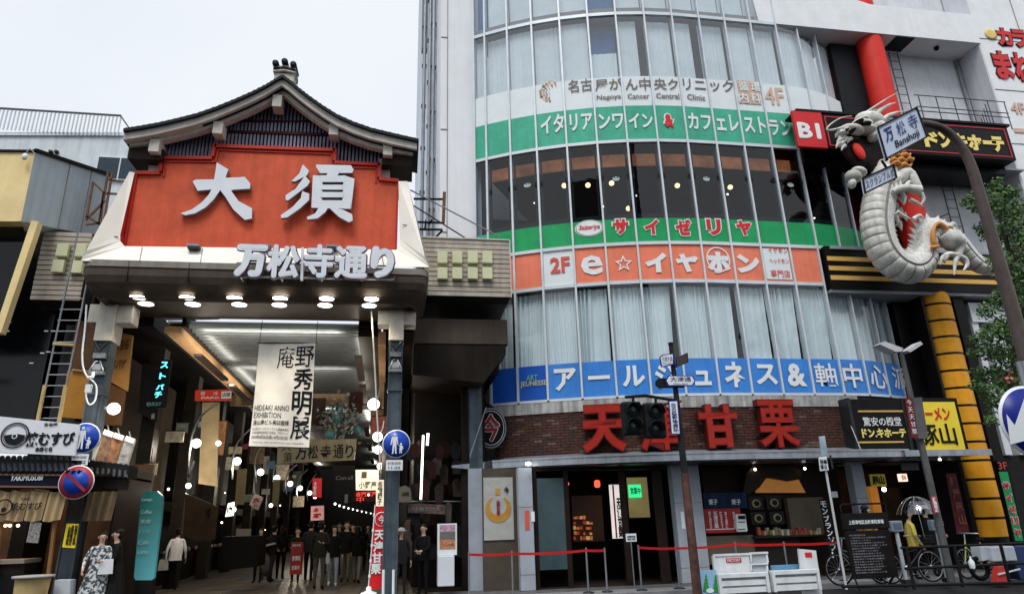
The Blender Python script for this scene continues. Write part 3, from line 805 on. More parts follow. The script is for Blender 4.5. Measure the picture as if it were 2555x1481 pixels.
b = B(); rnd = random.Random(3); a = z7(497, 555); X0_ = gx(*a); z0_ = P(a[0], a[1], gc(X0_).y).z
dm = [mat('dot_%s' % n, c, .5) for n, c in (('ochre', S(205,160,95,.95)), ('rose', S(190,130,115,.9)), ('brown', S(140,105,95,.9)), ('pale', S(222,208,190,.95)))]
for ri, r in enumerate((.16, .23, .30, .38)):
    for k in range(5+ri*2):
        q = math.pi*(.42+.95*k/(5+ri*2)) + ri*.1; s_ = .018+.011*ri*(1 if k % 2 else .6)
        X, z = X0_+r*math.cos(q)*1.15, z0_+r*math.sin(q)
        b.add([gcz(X+s_*math.cos(p), z+s_*math.sin(p), .02) for p in [2*math.pi*j/8 for j in range(8)]], [tuple(range(8))], dm[(ri+k) % 4])
part('dotted_emblem', b, t, kind='stuff')
# ================================================================ pillar, fascias and recess right of the glass
wallg = mat('recess_wall', (.66,.69,.74), .75, var=.1, scale=1.5, streak=.08, bump=.15)
fasc = mat('fascia_white', (.84,.86,.89), .65, var=.05, streak=.03)
soff = mat('soffit_grey', S(170,175,182,.8), .75, var=.12)
redpil = mat('red_pillar', S(222,48,36,1.0), .55, var=.12, scale=2, streak=.12)
bk = mat('sign_black', (.014,.013,.013), .35, var=.3)
gold = mat('gold_stripe', S(226,180,96,.95), .5, var=.1)
goldl = mat('gold_letter', S(246,222,130,1.0), .45, var=.04)
redl = mat('red_border', S(196,52,56,.9), .5)
ann = thing('annex_facade', 'recessed grey annex wall with white fascia and white block right of the curved glass', 'building', (17, 18, 0))
b = B(); b.box(14.9, 20.4, 17.95, 18.4, 7.8, 30, wallg); part('recess_wall', b, ann)
b = B(); X0 = P(1928,62,16.95).x
b.add([(X0-.5,16.95,17.55),(20.4,16.95,17.55),(20.4,16.95,18.82),(X0+4.,16.95,18.82),(X0-.0,16.95,19.9),(X0-.9,16.95,22)]+[(X0-.5,17.95,17.55),(20.4,17.95,17.55),(20.4,17.95,18.82),(X0+4.,17.95,18.82),(X0-.0,17.95,19.9),(X0-.9,17.95,22)],
      [(0,1,2,3,4,5),(11,10,9,8,7,6),(0,6,7,1),(2,1,7,8),(3,2,8,9),(4,3,9,10),(5,4,10,11),(0,5,11,6)], fasc)
part('white_fascia', b, ann)
b = B(); b.box(20.41, 30, 17.0, 30, 2.9, 34, fasc); part('white_block', b, ann)
b = B(); b.box(20.33, 20.405, 16.99, 17.9, 9, 34, wallg); part('block_return', b, ann)
b = B()
for z in (11.2,13.4,15.6,17.8,20): b.box(20.45, 30, 16.985, 16.998, z, z+.025, jm)
for x in (22.3, 24.6): b.box(x, x+.025, 16.984, 16.997, 9, 30, jm)
part('wall_joint', b, ann, kind='stuff')
# slender glazing behind the red pillar
b = B(); b.box(14.78, 15.95, 17.6, 17.94, Zg1-.9, 17.5, blkf); part('dark_panel', b, ann)
# red pillar, yellow pillar
b = B(); b.lathe((16.2,17.4,0), [(.43,9.1),(.43,24)], redpil, 32); part('red_pillar', b, ann)
b = B(); b.lathe((16.2,17.4,0), [(.435,13.6),(.435,13.62)], redl, 32); b.lathe((16.2,17.4,0), [(.435,11.4),(.435,11.43)], redl, 32); part('pillar_joint', b, ann, kind='stuff')
yel = mat('amber_panel', S(240,165,30,1.0), .5, var=.12, scale=2.5, streak=.10, bump=.1)
PX_ = 16.1
b = B(); b.lathe((PX_,17.3,0), [(.488,.3),(.488,8.0)], bk, 40); part('pillar_core', b, ann)
zs = [.74]; 
nseg = 14; h = (7.98-.78)/nseg
for k in range(nseg):
    b = B(); b.lathe((PX_,17.3,0), [(.5,.78+k*h+.035),(.5,.78+(k+1)*h-.035)], yel, 40); part('amber_ring', b, ann)
b = B(); b.box(PX_-.62, PX_-.54, 17.0, 17.5, 0, 8, bk); b.box(PX_+.5, PX_+.85, 17.0, 17.95, 0, 8.0, bk); b.box(15.0,15.6,17.6,17.94,3,8,bk); part('pillar_frame', b, ann, kind='stuff')
# black name board
DY = 16.3
X0,X1,Z0,Z1 = P(1974,277,DY).x, P(2526,398,DY).x+.15, 12.30, 13.56
XB = P(2056,330,DY).x
board = thing('name_board', 'long black shop name board with pale yellow letters and a red B1 panel', 'sign', ((X0+X1)/2, DY+.3, Z0))
b = B(); b.box(XB+.02, X1, DY, DY+.5, Z0, Z1, bk); part('board', b, board)
b = B(); b.box(X0, XB, DY-.04, DY+.06, Z0-.02, Z1+.0, lred); part('red_panel', b, board)
b = B(); textpx(b, 'B1', 1991, 307, 2046, 346, DY-.04, lwhite, fat=.03, depth=.02); part('lettering', b, board)
b = B(); b.box(X0+.15, X1+.1, DY-.05, DY+.6, Z1+.002, Z1+.08, bk); b.box(X0+.5, X1+.05, DY+.5, DY+1.5, Z0-.25, Z1, bk); part('cap', b, board)
for (a, c, e, f) in ((XB+.1, X1-.12, Z0+.08, Z0+.12), (XB+.1, X1-.12, Z1-.14, Z1-.10), (XB+.1, XB+.14, Z0+.12, Z1-.14), (X1-.16, X1-.12, Z0+.12, Z1-.14)):
    b = B(); b.box(a, c, DY-.02, DY-.002, e, f, redl); part('border', b, board)
for ch, x0, y0, x1, y1 in (('ド',2304,330,2340,368),('ン',2342,331,2372,370),('・',2374,342,2392,360),('キ',2378,334,2412,374),('ホ',2414,338,2450,376),('ー',2452,352,2484,362),('テ',2474,342,2504,380)):
    b = B(); textpx(b, ch, x0, y0, x1, y1, DY-.005, goldl, bold=.055, depth=.03); part('character', b, board)
# soffit below the board
b = B(); b.box(12.4, 20.4, DY+.5, 17.94, Z0-.06, Z0-.002, soff); b.box(12.6, 20.4, DY+.45, 17.9, 9.1, 9.2, soff); part('soffit', b, ann)
# railing on the name board
rail_ = mat('rail_iron', (.07,.075,.085), .5)
rl = thing('balcony_railing', 'thin dark maintenance railing standing on the black name board', 'railing', (18.5, 16.5, Z1))
rz = P(2360, 243, 16.5).z
b = B()
for z in (rz, rz-.45, rz-.62): b.tube([(16.6,16.5,z),(20.1,16.5,z)], .018, rail_, 5)
part('rail', b, rl)
for k in range(6):
    b = B(); x = 16.75+k*.66; b.tube([(x,16.5,Z1+.05),(x,16.5,rz)], .018, rail_, 5); part('post', b, rl)
b = B()
for k in range(4): b.tube([(19.5+k*.18,16.7+k*.25,Z1+.05),(19.5+k*.18,16.7+k*.25,rz)], .016, rail_, 5)
part('side_bars', b, rl, kind='stuff')
# ladders with roof hatches
def ladder(label, xa, xb, z0, z1, Y, n):
    t = thing('wall_ladder', label, 'ladder', ((xa+xb)/2, Y, z0), 'dark ladders on the recessed wall')
    for x in (xa, xb): part('stile', B().tube([(x,Y,z0),(x,Y,z1)], .02, rail_, 5), t)
    for k in range(n):
        z = z0+(k+.5)*(z1-z0)/n; part('rung', B().tube([(xa,Y,z),(xb,Y,z)], .014, rail_, 5), t)
    part('stand_off', B().tube([(xa,Y,z0+.55*(z1-z0)),(xa-.35,17.94,z0+.5*(z1-z0))], .018, rail_, 5), t)
a = P(2345, 440, 17.6).x
ladder('dark steel ladder on the recessed wall below the black name board', a-.02, a+.36, 9.3, 12.28, 17.6, 9)
a = P(2235, 200, 17.6).x
ladder('dark steel ladder on the recessed wall beside the upper red pillar', a-.02, a+.34, 13.6, 17.5, 17.6, 11)
b = B(); b.box(17.0,17.75,17.0,17.75,17.535,17.548,bk); c = PZ(2335,413,12.2); b.box(c.x-.1,c.x+.75,17.1,17.85,Z0-.075,Z0-.062,bk); b.ell((18.9,17.35,17.5),.09,.09,.1,bk); part('hatch', b, ann, kind='stuff')
b = B(); c = P(2420,140,17.9); b.tube([(20.15,17.88,13.6),(20.15,17.88,17.5)], .04, galv, 6); part('down_pipe', b, ann)
# gold striped black fascia over the dragon
GYY = 16.8
st = thing('striped_fascia', 'black fascia with three gold stripes behind the dragon', 'fascia', (15, GYY, 7.8))
b = B(); b.box(12.42, 19.8, GYY, GYY+.9, 7.84, 9.2, bk); part('fascia_board', b, st)
for (z0, z1) in ((8.72,8.86),(8.41,8.55),(8.11,8.25)):
    b = B(); b.box(12.44, 18.9, GYY-.02, GYY-.002, z0, z1, gold); part('gold_stripe', b, st)
b = B(); b.box(12.42, 19.8, GYY+.05, 17.9, 7.74, 7.835, soff); part('soffit', b, st)
# lettering on the white block (runs out of the picture)
bs = thing('block_sign', 'red Japanese letters of a karaoke sign high on the white block at the right edge', 'sign', P(2530,130,16.99))
for body, x0, y0, x1, y1 in (('カ',2487,72,2524,114),('ラ',2526,76,2562,118),('ま',2481,130,2524,198),('ね',2530,134,2572,202)):
    b = B(); X0_,X1_,A0,A1 = rect(x0,y0,x1,y1,16.98); cc = ((X0_+X1_)/2, 16.98, (A0+A1)/2)
    put_text(b, body, cc, (X1_-X0_)+.08, (A1-A0)+.08, bk, bold=.075, depth=.008); put_text(b, body, (cc[0], 16.97, cc[2]), X1_-X0_, A1-A0, lred, bold=.045, depth=.01); part('character', b, bs)
b = B(); b.lathe((P(2472,86,16.98).x, 16.96, P(2472,86,16.98).z), [(.15,0),(.24,.0),(.24,.02)], mat('emblem_yellow', S(232,205,120,.95), .5), 18, 'y'); part('emblem', b, bs)
b = B(); textpx(b, '4F', 2522, 256, 2556, 284, 16.98, lbeige, bold=.02); part('lettering', b, bs)
b = B(); b.rect(2532, 322, 2600, 332, 16.97, .02, lbeige); part('stripe', b, bs)
# lower right: white window bays beside the amber pillar
lo = thing('window_bay', 'tall white framed window strips between the amber pillar and the tree', 'window', (18.6, 17.3, 3))
wf = mat('white_window_frame', S(225,230,234,.95), .5, var=.04)
b = B(); b.box(17.0, 22, 17.6, 17.9, 2.9, 7.7, mat('bay_dark', (.03,.03,.032), .6)); part('back_panel', b, lo)
for x, w_ in ((17.25,.22),(17.75,.5),(18.75,.3),(19.6,1.4),):
    b = B(); b.box(x, x+w_, 17.2, 17.58, 3.0, 7.6, wf); part('frame_strip', b, lo)
b = B(); b.box(17.25, 21, 17.15, 17.199, 7.0, 7.62, wf); b.box(17.25,21,17.15,17.198,5.0,5.2,wf); part('frame_head', b, lo, kind='stuff')
b = B(); b.quad((18.3,17.25,5.3),(19.6,17.25,5.3),(19.6,17.25,6.9),(18.3,17.25,6.9), glassd); part('window_pane', b, lo)
b = B(); b.box(16.7, 22, 17.3, 17.6, 0, 2.98, inter); part('dark_shopfront', b, lo)

# ================================================================ dragon sculpture
drg = mat('dragon_white', (.68,.67,.63), .6, streak=.22, var=.26, scale=5, bump=.35, bscale=22)
drs = mat('dragon_scaled', (.72,.71,.68), .6, var=.16, scale=6)
_n = drs.node_tree.nodes; _L = drs.node_tree.links; _v = _n.new('ShaderNodeTexVoronoi'); _v.feature = 'DISTANCE_TO_EDGE'; _v.inputs['Scale'].default_value = 9.5; _g = _n.new('ShaderNodeNewGeometry'); _L.new(_g.outputs['Position'], _v.inputs['Vector'])
_r = _n.new('ShaderNodeValToRGB'); _r.color_ramp.elements[0].position = .0; _r.color_ramp.elements[1].position = .06; _L.new(_v.outputs[0], _r.inputs[0]); _b = _n.new('ShaderNodeBump'); _b.inputs['Strength'].default_value = .7; _b.inputs['Distance'].default_value = .02; _L.new(_r.outputs[0], _b.inputs['Height']); _L.new(_b.outputs[0], _n['Principled BSDF'].inputs['Normal'])
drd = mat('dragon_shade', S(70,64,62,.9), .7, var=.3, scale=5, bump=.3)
drm = mat('dragon_mouth', (.03,.018,.016), .5, var=.4, scale=6)
drgold = mat('dragon_flame', S(206,140,72,.95), .5, var=.15)
drt = mat('dragon_tongue', S(240,60,50,1.0), .5)
dY = 15.75
dr = thing('dragon_sculpture', 'white dragon sculpture with ribbed belly and gold flames coiling before the red pillar', 'sculpture', P(2270, 671, dY))
zd = lambda x, y, Y=dY: P(2100+x/4.06, 400+y/4.06, Y)
bodyp = [(470,60,130),(440,180,140),(410,300,152),(385,400,156),(370,500,158),(362,600,156),(368,700,154),(388,800,152),(420,890,152),(470,970,150),(535,1035,148),(610,1080,148),(690,1098,146),(760,1075,140),(815,1020,132),(838,940,122),(838,850,118),(845,780,122),(875,725,130),(930,705,128),(1000,730,122),(1070,770,118),(1140,820,110),(1200,870,100),(1255,930,92),(1320,1000,88),(1390,1055,82),(1460,1085,76),(1530,1095,66)]
# resample the centreline
pts = [zd(x, y) for x, y, r in bodyp]; rad = [r/4.06/88. for x, y, r in bodyp]
def catmull(p, t):
    n = len(p)-1; i = min(int(t*n), n-1); u = t*n-i
    p0, p1, p2, p3 = p[max(i-1,0)], p[i], p[i+1], p[min(i+2,n)]
    return .5*((2*p1)+(p2-p0)*u+(2*p0-5*p1+4*p2-p3)*u*u+(-p0+3*p1-3*p2+p3)*u**3)
NS, NR = 420, 40
C = [catmull(pts, i/NS) for i in range(NS+1)]; RR = [catmull(rad, i/NS) for i in range(NS+1)]
L = [0.]
for i in range(NS): L.append(L[-1]+(C[i+1]-C[i]).length)
vs = []; rnd = random.Random(4)
for i in range(NS+1):
    t = (C[min(i+1,NS)]-C[max(i-1,0)]).normalized(); nrm = Vector((-t.z, 0, t.x))   # in-plane normal
    out_ = nrm if nrm.dot(Vector((-1,0,-.6))) > 0 and i < NS*.25 else nrm
    # belly side: to the right of travel direction (head -> tail goes down, belly is left/outer)
    bel = Vector((t.z, 0, -t.x))
    rb = (L[i]/.235) % 1.0
    for k in range(NR):
        q = 2*math.pi*k/NR; d = bel*math.cos(q)+Vector((0,-1,0))*math.sin(q); r = RR[i]
        ang = q if q <= math.pi else q-2*math.pi           # 0 = belly, +90 = to the camera
        if -1.2 < ang < 1.35:
            edge = min(1, (1.35-abs(ang-.07))/.25)
            r *= 1+.11*edge*(abs(math.sin(math.pi*rb))**.3) - .04
        elif 1.35 <= ang < 1.50: r *= .94
        else:
            sc = abs(math.sin(L[i]/.06*math.pi+(k % 2)*math.pi/2)); r *= .985+.022*sc
        vs.append(C[i]+d*r)
fs = [(i*NR+k, i*NR+(k+1) % NR, (i+1)*NR+(k+1) % NR, (i+1)*NR+k) for i in range(NS) for k in range(NR)]
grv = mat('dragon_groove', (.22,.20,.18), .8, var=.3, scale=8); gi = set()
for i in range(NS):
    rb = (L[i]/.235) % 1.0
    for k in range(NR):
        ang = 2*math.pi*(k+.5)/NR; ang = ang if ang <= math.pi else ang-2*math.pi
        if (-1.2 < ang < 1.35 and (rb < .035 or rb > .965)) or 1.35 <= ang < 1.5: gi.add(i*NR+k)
def isb(j):
    ang = 2*math.pi*((j % NR)+.5)/NR; ang = ang if ang <= math.pi else ang-2*math.pi
    return -1.2 < ang < 1.4
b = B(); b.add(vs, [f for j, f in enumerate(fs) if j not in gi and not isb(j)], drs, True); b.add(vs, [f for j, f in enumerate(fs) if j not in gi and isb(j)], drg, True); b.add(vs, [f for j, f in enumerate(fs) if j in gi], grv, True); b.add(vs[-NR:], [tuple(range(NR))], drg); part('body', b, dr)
# dorsal spikes along the inner side
b = B()
for i in range(20, NS-6, 9):
    t = (C[i+1]-C[i-1]).normalized(); bel = Vector((t.z,0,-t.x)); s_ = -bel; base = C[i]+s_*RR[i]*.9; h_ = .24 if i < NS*.8 else .16
    w_ = .1; a = base-t*w_; c = base+t*w_; tip = base+s_*h_+t*.08
    b.add([a+Vector((0,-.05,0)), c+Vector((0,-.05,0)), c+Vector((0,.05,0)), a+Vector((0,.05,0)), tip], [(0,1,4),(1,2,4),(2,3,4),(3,0,4),(3,2,1,0)], drg)
part('dorsal_spike', b, dr, kind='stuff')
# head (survey pixels of the close view)
zh = lambda x, y, Y=dY-.25: P(2060+x/5.04, 230+y/5.04, Y)
K = 1/5.04/78.
def blob(b, x, y, rx, rz, ry=None, m=None, Y=dY-.25, rot=0, seg=14, rings=10):
    b.ell(zh(x, y, Y), rx*K, (ry or min(rx, rz))*K, rz*K, m or drg, seg, rings, rot=Matrix.Rotation(R(rot), 3, 'Y'))
b = B()
blob(b, 560, 360, 190, 110, 120, rot=8); blob(b, 460, 420, 130, 70, 120, rot=10); blob(b, 330, 480, 150, 62, 110, rot=8)
blob(b, 240, 490, 62, 52, 80); blob(b, 300, 455, 40, 30, 60); blob(b, 190, 520, 50, 40, 70); blob(b, 640, 460, 120, 90, 120)
blob(b, 520, 480, 130, 50, 110, rot=12); blob(b, 600, 560, 60, 60, 90, m=drg); blob(b, 440, 380, 60, 34, 130, rot=25); blob(b, 520, 330, 70, 40, 120, rot=30)
for i, (x, y) in enumerate(((470,330),(530,300),(590,285),(650,330),(700,390),(740,450))): blob(b, x, y, 34, 40, 60, rot=-20)
hd = part('head', b, dr)
b = B(); blob(b, 385, 405, 44, 16, 130, m=drd, Y=dY-.33, rot=20); blob(b, 470, 440, 60, 18, 130, m=drd, Y=dY-.33, rot=20); blob(b, 236, 500, 22, 14, 90, m=drd, Y=dY-.3); blob(b, 300, 515, 40, 10, 118, m=drd, Y=dY-.29); part('eye_socket', b, hd)
b = B(); blob(b, 400, 720, 220, 230, 60, m=drm, Y=dY-.02); blob(b, 560, 760, 190, 280, 60, m=drm, Y=dY+.02, rot=-14); blob(b, 300, 610, 160, 70, 80, m=drm, Y=dY-.05); part('mouth', b, hd)
b = B(); blob(b, 420, 740, 62, 112, 34, m=drt, Y=dY-.22, rot=-22); part('tongue', b, hd)
b = B()
for x, y, a in ((140,530,-70),(175,560,-60),(210,585,-50),(245,600,-40),(290,600,-30),(160,610,-80),(190,650,-75),(150,660,-85),(215,690,-60)):
    p0 = zh(x+30, y-20); p1 = zh(x, y+5); p2 = zh(x-18, y+45); b.tube([p0, p1, p2], [.07,.055,.008], drg, 7)
part('beard', b, hd, kind='stuff')
b = B(); rm = random.Random(6)
for k in range(46):
    u = k/45; x, y = 700+190*math.sin(u*2.2)+rm.uniform(-20,20), 330+480*u+rm.uniform(-15,15); a_ = R(rm.uniform(-50,25)-20*u); L_ = rm.uniform(70,150)
    p0 = zh(x, y, dY-.15-rm.uniform(0,.2)); p1 = zh(x+L_*.5*math.cos(a_), y+L_*.5*math.sin(a_)-8, dY-.2); p2 = zh(x+L_*math.cos(a_), y+L_*math.sin(a_), dY-.15); b.tube([p0, p1, p2], [.075,.05,.006], drg, 6)
part('mane', b, hd, kind='stuff')
for pth, r0 in ((((600,300),(700,220),(800,160),(885,128)), .085), (((690,360),(800,290),(900,255),(1010,240)), .08), (((560,260),(620,230),(720,200),(790,190)), .055)):
    b = B(); p_ = [zh(x, y) for x, y in pth]; b.tube(p_, [r0, r0*.8, r0*.5, .008], drg, 9); part('horn', b, hd)
for pth in (((230,440),(120,470),(30,480),(20,450),(80,390),(200,320),(330,300)), ((500,260),(620,180),(760,90),(880,20))):
    b = B(); p_ = [catmull([zh(x, y, dY-.35) for x, y in pth], t/16) for t in range(17)]; b.tube(p_, [.042-.03*t/16 for t in range(17)], drg, 7); part('whisker', b, hd)
# lower jaw and claws
b = B(); blob(b, 350, 1060, 100, 80, 80, m=mat('jaw_green_grey', S(176,180,166,.9), .6, var=.15)); blob(b, 420, 1000, 90, 50, 80, m=drg, rot=20); blob(b, 330, 1150, 40, 60, 60, m=drg); part('lower_jaw', b, dr)
b = B()
for x, y, s_, a in ((900,800,70,20),(960,860,80,-10),(1010,800,60,40),(900,900,80,30),(1000,930,90,-20),(1060,850,50,60),(870,860,60,80)):
    p_ = [zh(x-s_, y+s_*.4, dY-.35), zh(x-s_*.2, y-s_*.3, dY-.42), zh(x+s_*.5, y+s_*.1, dY-.4), zh(x+s_, y-s_*.6, dY-.35)]
    b.tube([catmull(p_, t/8) for t in range(9)], [.03,.06,.075,.08,.075,.065,.05,.035,.01], drgold, 8)
part('gold_flame', b, dr, kind='stuff')
b = B(); F_ = [zd(890,700),zd(905,760),zd(930,830),zd(960,880),zd(930,900)]
for f_ in ((( 960,640),(930,700),(925,780),(945,850),(990,880)), ((930,680),(980,640),(1040,670),(1100,720)), ((900,880),(940,880),(990,860))):
    p_ = [zd(x, y, dY-.42) for x, y in f_]; b.tube([catmull(p_, t/12) for t in range(13)], [.025+.045*math.sin(math.pi*t/12) for t in range(13)], drgold, 8)
part('gold_flame', b, dr, kind='stuff')
def limb(pth, rads, Y, m=drg, fn=zd):
    b = B(); p_ = [fn(x, y, Y) for x, y in pth]; n = 14; rr = [catmull(list(rads), t/n) for t in range(n+1)]
    b.tube([catmull(p_, t/n) for t in range(n+1)], rr, m, 10); return b
part('foreleg', limb(((470,230),(560,200),(660,130),(740,250),(790,320)), (.2,.2,.19,.17,.12), dY-.3), dr)
part('foreleg', limb(((790,300),(720,290),(640,280),(560,300),(520,320)), (.14,.13,.11,.1,.06), dY-.5), dr)
for pth in (((560,290),(545,230),(560,190)),((600,280),(580,200),(620,170)),((640,280),(680,220),(700,230)),((560,310),(530,350),(560,380)),((600,310),(640,380),(640,440)),((800,330),(830,400),(790,460)),((690,400),(760,430),(830,470)),((560,520),(620,560),(700,590)),((720,600),(790,560),(830,600))):
    part('claw', limb(pth, (.07,.055,.012), dY-.42), dr)
part('hind_leg', limb(((1040,740),(1100,790),(1180,830),(1200,880),(1180,960),(1170,1000)), (.2,.28,.22,.14,.1,.1), dY-.35), dr)
for pth in (((1170,960),(1080,950),(1020,990),(1000,1060)),((1170,980),(1150,1040),(1140,1160)),((1190,970),(1250,1000),(1270,1060),(1230,1120)),((1060,970),(1040,1010),(1050,1040)),((1100,680),(1130,640),(1180,700))):
    part('claw', limb(pth, (.08,.075,.06,.014)[:len(pth)] if len(pth) == 4 else (.08,.06,.014), dY-.45), dr)
b = B()
for x, y in ((560,480),(600,520),(640,570),(560,600),(590,660)): b.tube([zd(x-20,y-30,dY-.1), zd(x+5,y,dY-.1), zd(x+20,y+50,dY-.1)], [.1,.06,.01], drg, 7)
for x, y in ((640,330),(610,400),(620,260)): b.tube([zd(x-20,y-30,dY-.25), zd(x+5,y,dY-.3), zd(x+20,y+50,dY-.3)], [.09,.06,.01], drg, 7)
part('fin', b, dr, kind='stuff')
b = B(); b.tube([zd(640,600,dY), zd(640,600,17.2)], .08, darkst, 8); b.tube([zd(840,900,dY), zd(840,900,16.4)], .08, darkst, 8); b.tube([zd(1400,1060,dY), zd(1400,1060,16.4)], .06, darkst, 8); part('bracket', b, dr, kind='stuff')

# ================================================================ street lamp arm with place name signs (foreground right)
lampc = mat('lamp_pole_brown', S(92,80,76,.8), .5, var=.25, scale=8, streak=.2)
pole = thing('mast_pole', 'brown steel mast with a curved arm reaching left over the street in the right foreground', 'pole', (8.75, 8, 0))
p_ = [Vector((8.76,8,-.14)), Vector((8.76,8,3)), Vector((8.76,8,5.2)), Vector((8.76,8,6.2)), Vector((8.74,8,6.75)), Vector((8.62,8,7.12)), Vector((8.42,8,7.34)), Vector((8.1,8,7.42)), Vector((7.55,8,7.36))]
pp = [p_[0], p_[1], p_[2]]+[catmull(p_[2:], t/24) for t in range(1, 25)]
b = B(); b.tube(pp, [.12,.10,.09]+[.085-.035*t/24 for t in range(1, 25)], lampc, 16); part('mast', b, pole)
def tilted_sign(name, label, quad, Y, lines, m, bord, group=None):
    t = thing(name, label, 'sign', P(quad[0][0], quad[0][1], Y))
    c = [P(x, y, Y) for x, y in quad]     # TL TR BR BL
    b = B(); b.ext(c, (0,.04,0), m); part('plate', b, t)
    for i in range(4):
        a, e = c[i], c[(i+1) % 4]; part('edge', B().bar(a+Vector((0,-.008,0)), e+Vector((0,-.008,0)), .022, bord), t)
    def q(u, v): return (c[0].lerp(c[1], u)).lerp(c[3].lerp(c[2], u), v)
    for body, u0, v0, u1, v1, mm, bold in lines:
        vs, fs, asp = glyphs(body, bold)
        b = B(); b.add([q(u0+(x+.5)*(u1-u0), v1+(y+.5)*(v0-v1))+Vector((0,-.012,0)) for x, y in vs], fs, mm); part('lettering', b, t)
    return t
spal = mat('street_sign_pale', S(196,208,228,.95), .4, var=.06)
navy = mat('navy_ink', S(30,44,110,1.0), .5); inkd = mat('dark_ink', (.02,.022,.03), .5)
tilted_sign('place_name_sign', 'pale blue street sign reading Banshoji hanging tilted in front of the dragon head', [(2189,319),(2286,269),(2312,342),(2211,396)], 7.9,
   [('万',.10,.14,.30,.58,navy,.03),('松',.40,.14,.60,.58,navy,.004),('寺',.70,.12,.92,.58,navy,.003),('Banshoji',.27,.63,.86,.93,inkd,.015)], spal, bk)
tilted_sign('crossing_sign', 'narrow pale sign with dark katakana fixed below the Banshoji street sign', [(2152,446),(2228,412),(2236,444),(2158,482)], 7.9,
   [('スクランブル式',.05,.2,.97,.82,inkd,.008)], spal, bk)
b = B(); b.tube([P(2240,310,7.95), P(2300,312,8.0)], .045, lampc, 10); b.tube([P(2200,400,7.97), P(2232,450,7.97)], .02, bk, 8); b.tube([P(2199,330,7.97), P(2212,400,7.97)], .03, bk, 8); part('arm_bracket', b, pole, kind='stuff')
# blue one way sign at the right edge
sY = 5.3
bsn = thing('one_way_sign', 'round blue sign with a white arrow pointing down left, cut by the right picture edge', 'road sign', (5.69, sY, 2.3))
sblue = mat('road_sign_blue', S(8,32,128,1.0), .35, var=.06); swh = mat('road_sign_white', (.75,.78,.82), .35, var=.03)
b = B(); b.lathe((5.69,sY+.02,2.32), [(.0,-.012),(.335,-.012),(.335,.0),(.0,.0)], swh, 48, 'y', cap=False); part('rim', b, bsn)
b = B(); b.lathe((5.69,sY+.004,2.32), [(.0,-.004),(.31,-.004),(.31,0)], sblue, 48, 'y', cap=False); part('face', b, bsn)
def pl(pts, Y, m): return B().add([P(x, y, Y) for x, y in pts], [tuple(range(len(pts)))], m)
part('arrow', pl([(2521,1108),(2511,1032),(2532,1060),(2557,988),(2597,1003),(2570,1076),(2600,1088)], sY-.006, swh), bsn)
part('post', B().tube([(5.8,sY+.07,-.14),(5.8,sY+.07,2.9)], .038, galv, 12), bsn)

# ================================================================ street tree at the right edge
leafm = [mat('leaf_'+n, c, .55, var=.3, scale=9) for n, c in (('dark', (.03,.075,.02)), ('mid', (.065,.14,.035)), ('light', (.12,.20,.055)))]
bark = mat('bark', (.09,.07,.055), .9, var=.3, bump=.6, bscale=20)
TC = Vector((13.9, 12.3, 0))
tree = thing('street_tree', 'leafy green street tree behind the brown mast at the right edge', 'tree', TC)
b = B(); b.tube([TC, TC+Vector((.05,0,1.5)), TC+Vector((0,.05,3.2)), TC+Vector((-.2,0,5.2)), TC+Vector((-.3,0,7.0))], [.16,.13,.11,.08,.03], bark, 10); part('trunk', b, tree)
clus = []
rnd = random.Random(11)
for px, py, r in ((2425,495,20),(2460,500,26),(2500,520,30),(2530,560,34),(2440,520,18),(2480,475,18),(2520,480,22),(2550,520,30),(2490,585,26),(2470,640,22),(2540,620,34),(2520,680,34),(2560,700,40),(2500,650,26),
                  (2450,570,18),(2475,700,20),(2540,760,34),(2500,740,24),(2460,770,20),(2520,810,30),(2480,830,24),(2440,850,20),(2430,880,14),(2475,880,26),(2520,880,30),(2555,840,30),(2450,930,20),(2490,940,26),(2520,960,28),(2470,980,20),(2440,960,12),(2490,1010,20),(2545,930,26),(2480,1045,12),(2560,600,30),(2600,650,50),(2600,800,50),(2600,520,40),(2490,450,12),(2412,505,10),(2405,690,8),(2530,1010,18)):
    if px < 2492 and 600 < py < 715: continue
    for k in range(1 if r < 22 else 2):
        Y = 12.3+rnd.uniform(-.8, .9); c = P(px+rnd.uniform(-6,6), py+rnd.uniform(-6,6), Y); clus.append((c, r/95.))
for c, r in clus:
    if c.x < 14.6: tree_b = None
b = B()
for c, r in clus[::4]:
    st_ = TC+Vector((-.15, 0, min(6.5, max(2.2, c.z-.9)))); md_ = st_.lerp(c, .55)+Vector((0,0,.15)); b.tube([st_, md_, c], [.035,.022,.008], bark, 5)
part('branch', b, tree, kind='stuff')
b = B()
for c, r in clus:
    for k in range(int(260*(r/.3)**1.3)):
        v = Vector((rnd.gauss(0,1), rnd.gauss(0,1), rnd.gauss(0,1))).normalized()*r*(rnd.random()**.45)*1.12; v.z *= .85
        p = c+v; s_ = rnd.uniform(.03,.062); n_ = Vector((rnd.gauss(0,.7), -.6+rnd.gauss(0,.6), .7+rnd.gauss(0,.5))).normalized()
        a = n_.orthogonal().normalized(); a = Matrix.Rotation(rnd.random()*6.28, 3, n_) @ a; e = n_.cross(a)
        b.add([p-a*s_, p+e*s_*.5, p+a*s_, p-e*s_*.5], [(0,1,2,3)], leafm[rnd.choices((0,1,2), (5,5,2))[0]])
part('crown', b, tree)
b = B(); pk = mat('blossom_pink', S(235,120,120,.95), .5)
for k in range(60):
    p = P(2525+rnd.gauss(0,10), 945+rnd.gauss(0,14), 11.9+rnd.uniform(-.2,.2)); s_ = .04; a = Vector((rnd.gauss(0,1), rnd.gauss(0,1), rnd.gauss(0,1))).normalized(); e = a.orthogonal().normalized()
    b.add([p-a*s_, p+e*s_, p+a*s_, p-e*s_], [(0,1,2,3)], pk)
part('blossom', b, tree, kind='stuff')
